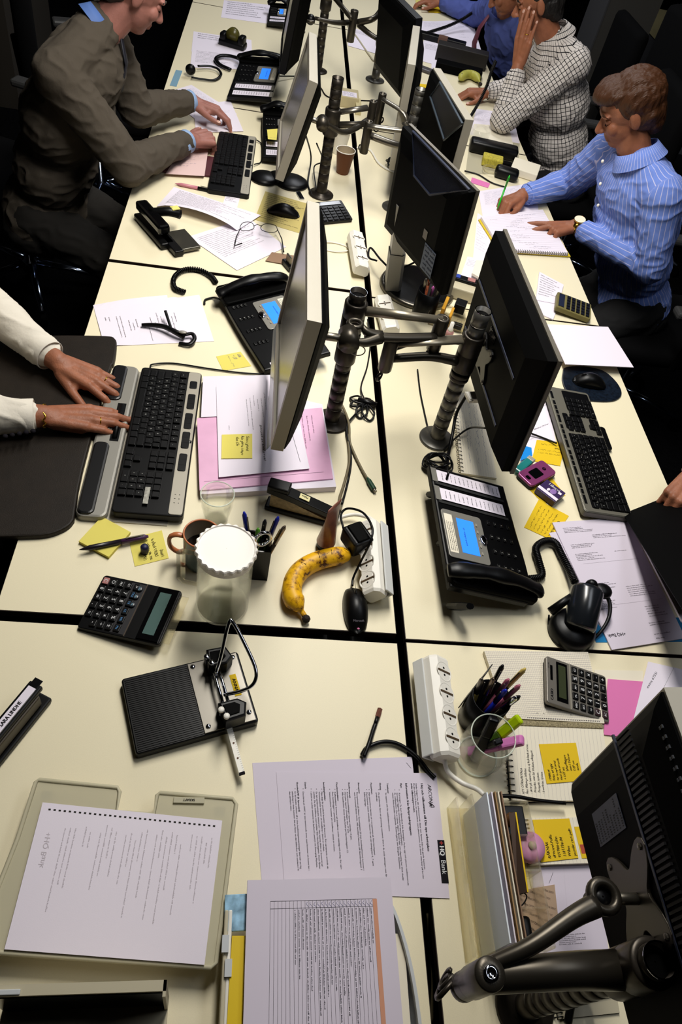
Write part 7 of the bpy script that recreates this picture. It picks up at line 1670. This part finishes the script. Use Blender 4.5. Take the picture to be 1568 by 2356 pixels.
# rounded forearm board on the left desk edge
G = [at(x, y, .012) for x, y in ((110, 772), (240, 773), (264, 779), (268, 795), (262, 835), (250, 860), (190, 1080), (172, 1180), (168, 1198), (150, 1215), (110, 1230), (50, 1234), (-60, 1236), (-160, 1230), (-60, 960), (0, 810), (40, 778))]
gc = sum(G, Vector())/len(G); gc.z = DZ
b = B(); b.add(prism([tuple((p - gc).xy) for p in smoothpts(G, 3, True)], .0005, .014, .004), mat('board_leather', '1c1610', .55, spec=.25, bump=.3, bscale=500, var=.2)); o = obj('forearm_board', b, None, gc); tag(o, 'dark brown rounded forearm board on the left desk edge, under the white sleeves', 'desk board')
# second desk row and column, top right
pan = mat('panel_grey', '3a3a3c', .7, bump=.1, bscale=800)
t = thing('desk', 'grey-sided desk of the next row, upper right corner', 'desk', (2.6, 4.9, 0))
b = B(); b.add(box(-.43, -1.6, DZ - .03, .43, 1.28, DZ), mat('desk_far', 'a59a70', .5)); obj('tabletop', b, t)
b = B(); b.add(box(-.42, -1.55, .10, -.40, 1.26, DZ - .03), pan); obj('front_panel', b, t)
b = B(); b.add(box(-.42, 1.22, 0, .42, 1.26, DZ - .03), pan); obj('side_panel', b, t)
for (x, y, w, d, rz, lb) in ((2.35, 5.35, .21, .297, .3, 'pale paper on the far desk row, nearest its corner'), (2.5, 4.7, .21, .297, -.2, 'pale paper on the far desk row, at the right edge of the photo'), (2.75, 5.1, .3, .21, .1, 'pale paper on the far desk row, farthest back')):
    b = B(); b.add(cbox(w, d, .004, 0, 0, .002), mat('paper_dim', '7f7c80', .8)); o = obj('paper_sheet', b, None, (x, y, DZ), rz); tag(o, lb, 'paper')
def heap(label, x, y, sx, sy, sz, m, name='jacket'):
    me = remesh(name, [ellips(V((0, 0, 0)), V((sx, 0, 0)), V((0, sy, 0)), V((0, 0, sz))), ellips(V((sx*.4, sy*.5, sz*.1)), V((sx*.6, 0, 0)), V((0, sy*.5, 0)), V((0, 0, sz*.8))), ellips(V((-sx*.5, -sy*.4, -.01)), V((sx*.5, 0, 0)), V((0, sy*.6, 0)), V((0, 0, sz*.7)))], .012, 2, [m], None, lambda p, n_: .03*(1 - abs(noise.noise(p*9)))**3 - .015)
    zmin = min(v.co.z for v in me.vertices); o = obj(name, me, None, (x, y, DZ - zmin)); tag(o, label, name); return o
heap('dark blue jacket heaped on the far desk row', 2.42, 5.0, .20, .22, .08, mat('jacket_navy', '10131f', .9))
heap('grey-brown bag heaped on the far desk row, beyond the blue jacket', 2.50, 5.65, .18, .20, .09, mat('bag_grey', '262320', .9), 'bag')
c = at(1283, 367, -DZ)
b = B(); b.add(box(-.02, -.14, 0, .30, .16, 2.1), mat('column_grey', '3b3935', .8, bump=.1, bscale=500)); b.add(box(-.022, -.142, .0, -.012, .162, 2.1), pan); o = obj('storage_cabinet', b, None, (c.x - .1, c.y, 0)); tag(o, 'tall dark grey cabinet side standing between the desk rows, top right', 'cabinet')
b = B(); b.add(box(0, 0, 0, .5, .9, 1.1), mat('cabinet_brown', '2b261f', .8)); b.add(box(-.01, -.01, 1.1, .51, .91, 1.13), mat('cabinet_top', '5a5242', .7)); o = obj('low_cabinet', b, None, (-2.3, 4.6, 0)); tag(o, 'low brown cabinet behind the suited man, top left corner', 'cabinet')
# ------------------------------------------------------------------ black folder held open at the right edge
P = [at(1434, 1180, .02), at(1568 + 40, 1130, .02), at(1568 + 60, 1460, .13), at(1568, 1440, .13)]
P = [at(1432, 1182, .015), at(1640, 1100, .05), at(1700, 1380, .22), at(1568, 1400, .20)]
c = sum(P, Vector())/4; t = thing('ring_folder', 'black folder held open at the right edge over the bank papers', 'folder', c)
def slab(P, th, m, off=Vector()):
    n_ = (P[1] - P[0]).cross(P[2] - P[0]).normalized()*th; v = [tuple(p + off) for p in P] + [tuple(p + off + n_) for p in P]; k = len(P)
    return v, [tuple(range(k - 1, -1, -1)), tuple(range(k, 2*k))] + [(i, (i+1) % k, (i+1) % k + k, i + k) for i in range(k)]
b = B(); b.add(slab([p - c for p in P], .003, blkm), blkm); obj('cover', b, t)
P2 = [at(1448, 1195, .012), at(1500, 1230, .03), at(1600, 1440, .17), at(1568, 1428, .175)]
b = B(); b.add(slab([p - c for p in P2], .004, papers), papers); obj('pages', b, t)
# ------------------------------------------------------------------ letter sorter and drawers, right of the gap near the bottom
t = thing('letter_sorter', 'clear acrylic letter rack with a pale lower panel, left of the black drawer', 'letter rack', (.091, .295, DZ))
b = B(); b.add(cbox(.075, .235, .003, .0, 0, .002), acryl); b.add(cbox(.003, .235, .055, -.036, 0, .030), acryl); b.add(cbox(.003, .235, .075, -.015, 0, .040), acryl); obj('rack', b, t)
for i, (dx, hh, m_, lb) in enumerate(((.002, .125, mat('envelope_blue', 'e6eef6', .8), 'large bluish-white envelope standing at the front of the rack'), (.009, .128, paper, 'white envelope behind the bluish one in the rack'), (.014, .130, mat('envelope_brown', 'a08058', .8), 'brown envelope edge in the middle of the rack'), (.019, .131, paperc, 'cream envelope edge towards the back of the rack'), (.024, .132, mat('envelope_tan', '8c6f58', .8), 'tan envelope edge at the back of the rack'))):
    b = B(); b.add(cbox(.0022, .215, hh - .006, 0, 0, (hh - .006)/2), m_); o = obj('envelope', b, None, (.080 + dx, .292, DZ + .0045), rot=(0, .03, 0)); tag(o, lb, 'envelope', None)
t = thing('drawer_box', 'clear drawer box with a black compartment and clips, right of the letter rack', 'drawer box', (.155, .30, DZ))
b = B(); b.add(cbox(.060, .22, .003, 0, 0, .0016), acryl); 
for y in (-.11, -.055, .0, .055, .11): b.add(cbox(.060, .003, .05, 0, y, .026), acryl)
b.add(cbox(.003, .22, .05, -.03, 0, .026), acryl); b.add(cbox(.003, .22, .05, .03, 0, .026), acryl); obj('compartments', b, t)
b = B(); b.add(bevbox(.052, .050, .035, .002, 0, .083, .020), blk); b.add(ball(.013, .013, .013, 14, 10, (0, .083, .037)), mat('knob_bronze', '7a5638', .25, metal=.6), smooth=True); obj('black_insert', b, t)
b = B(); b.add(tube(smoothpts([(-.01, -.02, .01), (.012, -.03, .014), (.0, -.045, .01), (-.012, -.03, .012)], 5, True), .0012, 6, closed=True), blk); o = obj('paper_clip', b, None, (.155, .30, DZ + .004)); tag(o, 'dark wire clip lying in a compartment of the clear drawer box', 'clip')
b = B(); b.add(bevbox(.02, .045, .02, .006), blk, smooth=True); o = obj('small_stapler', b, None, (.155, .217, DZ + .015)); tag(o, 'small black gadget in the nearest compartment of the clear drawer box', 'gadget')
# patterned note block leaning with its golden edge
P = [at(1170, 1872, .06), at(1184, 1868, .065), at(1212, 2052, .065), at(1190, 2058, .045)]
c = sum(P, Vector())/4; b = B(); b.add(slab([p - c for p in P], .006, mat('card_brown', '4c3a30', .7)), MATS['card_brown']); q = [P[1], P[1] + V((.003, 0, .0)), P[2] + V((.003, 0, 0)), P[2]]; b.add(slab([p - c for p in q], .008, postitd), postitd, tr(0, 0, -.001)); o = obj('note_block', b, None, c); tag(o, 'brown patterned note block with a golden edge, tilted on the clear drawer box', 'notepad')
t = thing('tape_roll', 'pink round tape holder beside the tilted note block', 'tape', at(1212, 1955, .002)); b = B(); b.add(lathe([(.018, 0), (.024, .003), (.026, .012), (.024, .022), (.012, .024)], 28), mat('pink_plastic', 'c78cae', .3), smooth=True); obj('case', b, t); b = B(); b.add(lathe([(.007, .024), (.007, .027), (.0005, .027)], 18), cream, smooth=True); obj('hub', b, t)
t = thing('tape_dispenser', 'black tape dispenser with a greenish roll, top left desk', 'tape dispenser', at(535, 108, 0), rz=-.3)
b = B(); b.add(bevbox(.13, .055, .03, .01, 0, 0, .016), blk, smooth=True); b.add(bevbox(.03, .05, .055, .008, .045, 0, .03), blk, smooth=True); b.add(bevbox(.03, .05, .05, .008, -.045, 0, .03), blk, smooth=True); obj('base', b, t); b = B(); b.add(cyl((-.002, -.012, .05), (-.002, .012, .05), .03, .03, 24), mat('tape_olive', '4f4a1e', .3), smooth=True); obj('roll', b, t)
# laptop at the lower left corner
A = at(-40, 2282, .16); Bq = at(383, 2268, .16); d = (Bq - A); Ll = d.length
t = thing('laptop', 'cream-framed laptop with a black screen, cut by the bottom left corner', 'laptop', (A + Bq)/2 - V((0, 0, 0)), math.atan2(d.y, d.x))
b = B(); b.add(box(-Ll/2, -.006, -.004, Ll/2, .006, .004), cream); b.add(box(Ll/2 - .004, -.012, -.15, Ll/2, .006, .004), cream); b.add(box(-Ll/2, -.004, -.15, Ll/2, .004, -.002), cream); obj('lid_frame', b, t)
b = B(); b.add(box(-Ll/2 + .004, -.0075, -.145, Ll/2 - .005, -.0045, -.0045), blkg); obj('screen', b, t)
b = B(); b.add(bevbox(.03, .006, .004, .001, -.08, -.002, .005), whiteg); obj('latch', b, t)
b = B(); b.add(box(-Ll/2, -.24, -.158, Ll/2, .006, -.135), cream); obj('keyboard_base', b, t)
# ------------------------------------------------------------------ papers of the far desks
def psheet(label, corners, seed, n=14, W=.21, H=.297, h=.001, m=None, pitch=.012, hand=False, name='paper_sheet', rot=False, **k):
    S = Sheet(W, H); r = random.Random(seed)
    for q in range(n):
        y = H*.9 - q*pitch
        if y < .02: break
        if hand: S.scrawl(W*.08, y, W*r.uniform(.4, .85), pitch*.5, inkb if seed % 2 else inkg, seed*40 + q)
        else: S.words(W*.08, y, W*r.uniform(.45, .85), pitch*.42, ink if seed % 3 else inkg, seed*40 + q)
    return sheet(name, label, 'paper', corners, S, h, m or paper, **k)
psheet('printed page at the top left, under the tape dispenser', [(508, 40), (620, 55), (628, 12), (515, 0)], 1, 8, .25, .09, pitch=.01)
psheet('pale page between the tape dispenser and the headset, top left', [(440, 118), (580, 134), (578, 92), (445, 72)], 2, 3, .25, .12, h=.001)
psheet('printed page under the far headset, below the pale one', [(437, 155), (560, 160), (570, 128), (442, 112)], 3, 9, .25, .12, h=.0018, pitch=.009)
b = B(); A = at(398, 198, .001); Bq = at(412, 162, .001); b.add(cbox((Bq - A).length, .028, .001), mat('strip_blue', '7da0b4', .4)); o = obj('plastic_strip', b, None, (A + Bq)/2, math.atan2((Bq - A).y, (Bq - A).x)); tag(o, 'pale blue plastic strip beside the far round headset', 'strip')
psheet('page under the suited man\'s far hand, by the phone', [(450, 305), (560, 302), (530, 232), (445, 240)], 4, 8, h=.003, hand=True)
psheet('sheet the suited man writes on, left of his keyboard', [(372, 215), (470, 290), (545, 262), (440, 195)], 5, 6, h=.0015, hand=True)
psheet('handwritten notebook page with a wine-red cover under the suited man\'s near cuff', [(380, 400), (470, 405), (480, 335), (420, 340)], 7, 9, .16, .16, h=.012, m=mat('page_pinkish', 'd6b8b4', .8), hand=True)
b = B(); c = at(430, 385, .003); b.add(bevbox(.20, .15, .008, .002), mat('cover_wine', '4a1820', .6)); o = obj('notebook', b, None, c + V((0, .02, .002)), .1); tag(o, 'wine-red notebook under the pinkish page, beside the keyboard', 'notebook')
psheet('curled printed page nearest the pink pen, upper left desk', [(360, 475), (545, 530), (600, 495), (400, 430)], 8, 14, .297, .21, h=.006, curl=lambda u, v: .028*(1 - v)*math.sin(u*PI)**.7, nx=10)
psheet('printed page lying under the eyeglasses', [(545, 622), (658, 568), (570, 500), (432, 545)], 9, 15, .21, .297, h=.002)
psheet('small printed slip below the far left keyboard', [(512, 470), (545, 478), (553, 450), (520, 445)], 10, 5, .06, .08, h=.001, pitch=.01)
psheet('patterned yellowish paper under the black mouse', [(585, 505), (700, 540), (712, 470), (610, 440)], 11, 14, .25, .2, h=.0008, m=mat('paper_ochre', 'bfae6a', .8), pitch=.012)
psheet('thin tan envelope behind the eyeglasses\' page', [(610, 600), (680, 612), (690, 590), (625, 580)], 12, 0, .1, .05, h=.0035, m=mat('envelope_tan', '8c6f58', .8))
b = B(); b.add(bevbox(.11, .10, .045, .003), mat('carton_cream', 'b5a984', .7)); b.add(rectf(-.02, -.045, .045, .01, .0231), paper); S_ = Sheet(1, 1)
for k in range(4): S_.words(-.015, -.0 - k*.011, .05, .005, inkb, 5 + k)
for vf, m_, z in S_.items: b.add(([(p[0], p[1], .0235) for p in vf[0]], vf[1]), m_)
o = obj('cardboard_box', b, None, at(795, 225, .0225), .0); tag(o, 'small cream box with a blue-printed label behind the middle poles', 'box')
b = B(); b.add(bevbox(.025, .11, .03, .002), mat('rail_cream', 'c4b88c', .6)); o = obj('wood_strip', b, None, at(823, 245, .015), .0); tag(o, 'narrow cream strip right of the small labelled box', 'strip')
psheet('crumpled white papers beside the far poles', [(800, 105), (870, 125), (862, 80), (800, 60)], 13, 4, h=.002)
# far right desks
psheet('handwritten page at the top right under the coiled cord', [(975, 110), (1110, 128), (1085, 45), (972, 50)], 14, 12, hand=True, h=.001)
psheet('white page above the dark box files, top right', [(970, 90), (1060, 105), (1050, 50), (968, 48)], 15, 6, h=.002, hand=True)
psheet('wide white page left of the dark box files', [(968, 140), (1040, 160), (1060, 112), (972, 95)], 16, 7, h=.0015)
psheet('yellow scribbled note at the top edge right of the black monitor', [(985, 28), (1014, 30), (1010, 14), (988, 10)], 17, 0, .08, .08, h=.003, m=postitd)
psheet('yellow scribbled note nearest the top edge', [(958, 15), (972, 18), (968, 0), (955, 0)], 18, 0, .08, .08, h=.003, m=postitp)
b = B(); b.add(bevbox(.26, .05, .03, .003), blk); b.add(cbox(.05, .052, .028, .0, 0, .002), mat('brown_band', '5c4030', .6)); o = obj('pencil_case', b, None, at(1018, 92, .016), -.22); tag(o, 'long black case with a brown band lying on the top right papers', 'case')
for i, (x, y, w, lb) in enumerate(((1062, 128, .27, 'dark box file lying behind the other, left of the man in the checked shirt'), (1055, 160, .24, 'black box file nearest the greenish banana'))):
    b = B(); b.add(bevbox(w, .075, .075 if i == 0 else .04, .003), blkm if i else mat('file_dark', '120d0a', .6)); o = obj('box_file', b, None, at(x, y, .038 if i == 0 else .02), -.18); tag(o, lb, 'box file')
psheet('white card between the box files and the silver monitor', [(992, 160), (1018, 165), (1016, 128), (992, 122)], 19, 0, h=.002)
b = B(); b.add(bevbox(.10, .05, .016, .006), mat('phone_grey', '4a4648', .4)); o = obj('mobile_phone', b, None, at(972, 158, .009), -.5); tag(o, 'small grey mobile phone right of the slim silver monitor', 'mobile phone')
psheet('yellow sheet right of the slim silver monitor', [(958, 218), (992, 222), (996, 196), (960, 192)], 20, 0, h=.001, m=postitd)
b = B(); b.add(bevbox(.05, .17, .02, .003), keym); o = obj('keypad', b, None, at(1018, 200, .011), .1); tag(o, 'black keypad beyond the mouse hand of the man in the checked shirt', 'keypad')
psheet('handwritten page under the elbow of the checked shirt', [(1080, 310), (1195, 330), (1178, 262), (1095, 250)], 21, 9, h=.001, hand=True)
psheet('second page left of the checked shirt\'s elbow', [(1085, 335), (1180, 335), (1170, 290), (1090, 285)], 22, 5, h=.0018, m=paperc, hand=True)
t = thing('glass_jar', 'clear round glass dish right of the upper silver monitor', 'glass', at(1098, 325, 0)); b = B(); b.add(lathe([(.036, 0), (.042, .01), (.044, .055), (.0425, .055), (.040, .01), (.0005, .006)], 32, cap=False), glassm, smooth=True); b.add(lathe([(.036, 0), (.0005, 0)], 24, cap=False), glassm); obj('glass_wall', b, t)
b = B(); b.add(bevbox(.21, .065, .05, .012), blk, smooth=True); o = obj('glasses_case', b, None, at(1135, 342, .028), -.15); tag(o, 'black glasses case behind the yellow sponge-like block', 'case')
b = B(); b.add(bevbox(.085, .06, .035, .004), mat('block_yellow', 'b5a83a', .8, var=.3, vscale=150, bump=1.0, bscale=400)); b.add(bevbox(.07, .03, .02, .003, .07, .01, -.005), blkm); o = obj('yellow_block', b, None, at(1132, 370, .02), -.2); tag(o, 'crumpled yellow note block in front of the black glasses case', 'notepad')
psheet('grey cluttered page under the glasses case', [(1070, 400), (1190, 400), (1195, 330), (1080, 320)], 23, 8, h=.0012, m=mat('page_drab', 'aca58c', .8), hand=True)
b = B(); b.add(bevbox(.115, .115, .03, .003), paperc); o = obj('cube_pad', b, None, at(1207, 390, .016), -.35); tag(o, 'square block of cream note paper by the striped shirt\'s cuff', 'notepad')
t = thing('tape_dispenser', 'rounded black tape holder with a clear roll behind the green pen', 'tape dispenser', at(1150, 408, 0), -.3)
b = B(); b.add(bevbox(.10, .055, .045, .015, .02, 0, .024), blk, smooth=True); obj('base', b, t); b = B(); b.add(tube([(-.045 + .033*math.cos(a), .033*math.sin(a), .02) for a in [2*PI*i/24 for i in range(24)]], .006, 8, closed=True), acryl, smooth=True); obj('roll', b, t)
psheet('pink paper strip below the black tape holder', [(1082, 420), (1122, 432), (1127, 422), (1085, 408)], 24, 0, .1, .03, h=.0015, m=pinkh)
cable('thin black leads crossing the desk above the writing hand', [(1068, 393, .004), (1100, 402, .004), (1130, 420, .004), (1160, 430, .004)], .003)
psheet('large handwritten sheet left of the writing hand', [(1110, 500), (1240, 500), (1230, 420), (1100, 440)], 25, 12, h=.0015, hand=True)
sheet('notebook_cover', 'yellow cover edge under the open notebook of the man in the striped shirt', 'notebook', [(1146, 578), (1312, 590), (1250, 485), (1100, 505)], Sheet(.3, .2), .006, mat('cover_yellow', 'c9b01c', .6), t=.004)
NB = Sheet(.297, .21); r = random.Random(2)
for k in range(22): NB.line(0, .01 + k*.0092, .297, .01 + k*.0092, .0003, gl)
for k in range(20): NB.scrawl(.02 + r.uniform(0, .15), .19 - k*.0092, r.uniform(.03, .09), .004, inkg if k % 3 else inkb, 90 + k)
ringed('open ruled notebook under the pointing hand of the man in the striped shirt', [(1153, 574), (1307, 583), (1248, 482), (1106, 498)], NB, .017, .010, 30, m=paper, side=1)
psheet('handwritten sheet between the two black monitors, right of the mesh-backed one', [(1085, 620), (1120, 640), (1130, 510), (1098, 490)], 26, 12, .1, .25, h=.001, hand=True)
psheet('pale page right of the small cream drawer', [(1048, 665), (1110, 690), (1120, 600), (1075, 590)], 27, 5, h=.002, m=paper)
psheet('folded cream papers left of the top of the big black monitor', [(1085, 628), (1115, 645), (1120, 600), (1095, 598)], 28, 0, .05, .06, h=.02, m=paperc, t=.008)
b = B(); b.add(bevbox(.15, .05, .04, .004), cream); b.add(bevbox(.16, .03, .02, .003, 0, .03, .02), blk); b.add(cbox(.025, .02, .002, -.04, .03, .031), mat('key_blue', '28409a', .4)); b.add(cbox(.025, .02, .002, .01, .03, .031), redk); o = obj('printing_calculator', b, None, at(1068, 672, .022), -.3); tag(o, 'cream desk machine with blue and pink keys between the two black monitors', 'machine')
psheet('printed slip left of the olive calculator', [(1232, 690), (1285, 700), (1296, 655), (1240, 625)], 29, 9, .1, .14, h=.006, t=.004)
psheet('stack of slips under the printed one, left of the olive calculator', [(1238, 720), (1272, 735), (1285, 700), (1230, 690)], 30, 0, .1, .08, h=.004, t=.004)
sheet('plain_sheet', 'blank white sheet jutting over the right desk edge, below the olive calculator', 'paper', [(1300, 838), (1457, 845), (1398, 752), (1258, 746)], Sheet(.23, .2), .03, paper, t=.002)
b = B(); b.add(bevbox(.18, .13, .024, .004), cream); o = obj('cream_box', b, None, at(1300, 790, .013), -.1); tag(o, 'cream box carrying the blank white sheet', 'box')
b = B(); b.add(bevbox(.022, .055, .018, .004), blk); b.add(bevbox(.006, .03, .03, .002, 0, 0, .02), steel); o = obj('bulldog_clip', b, None, at(663, 610, .01), .5); tag(o, 'black bulldog clip left of the big silver-edged monitor', 'clip')
b = B(); b.add(bevbox(.018, .05, .004, .001), chrome); o = obj('keys', b, None, at(690, 450, .003), .3); tag(o, 'small metal keys below the black monitor foot', 'keys')
# ------------------------------------------------------------------ repeats of a kind
GR = {'desk': 'cream desks in two facing rows', 'monitor': 'monitors along the middle of the desks', 'pole_stand': 'monitor poles along the centre gap', 'office_chair': 'office chairs beside the desks', 'sticky_note': 'sticky notes on the desks', 'power_strip': 'white power strips along the centre gap', 'envelope': 'envelopes in the letter rack', 'keyboard': 'keyboards on the desks', 'computer_mouse': 'computer mice on the desks', 'desk_phone': 'black desk phones', 'calculator': 'calculators on the desks', 'highlighter': 'markers in the round glass', 'letter_page': 'stapled letter pages', 'statement_sheet': 'bank papers by the headset', 'banana': 'bananas on the desks', 'stapler': 'staplers on the desks', 'box_file': 'dark box files at the top right', 'binder': 'thin binders beside the frosted tray', 'note_pad': 'golden note pads in the organiser', 'paper_cup': 'paper cups by the middle pole'}
for o in list(bpy.data.objects):
    if o.parent or 'category' not in o or 'group' in o: continue
    k = o.name.split('.')[0]; lb = o['label']
    if k == 'desk' and 'next row' in lb: continue
    if k in GR: o['group'] = GR[k]
    elif k == 'pen':
        for q, g in (('square pen holder', 'pens in the square pen holder'), ('round black cup', 'pens in the round black cup'), ('above the jointed arms', 'pens in the cup above the jointed arms'), ('orange pencil', 'pens in the cup above the jointed arms')):
            if q in lb: o['group'] = g; break
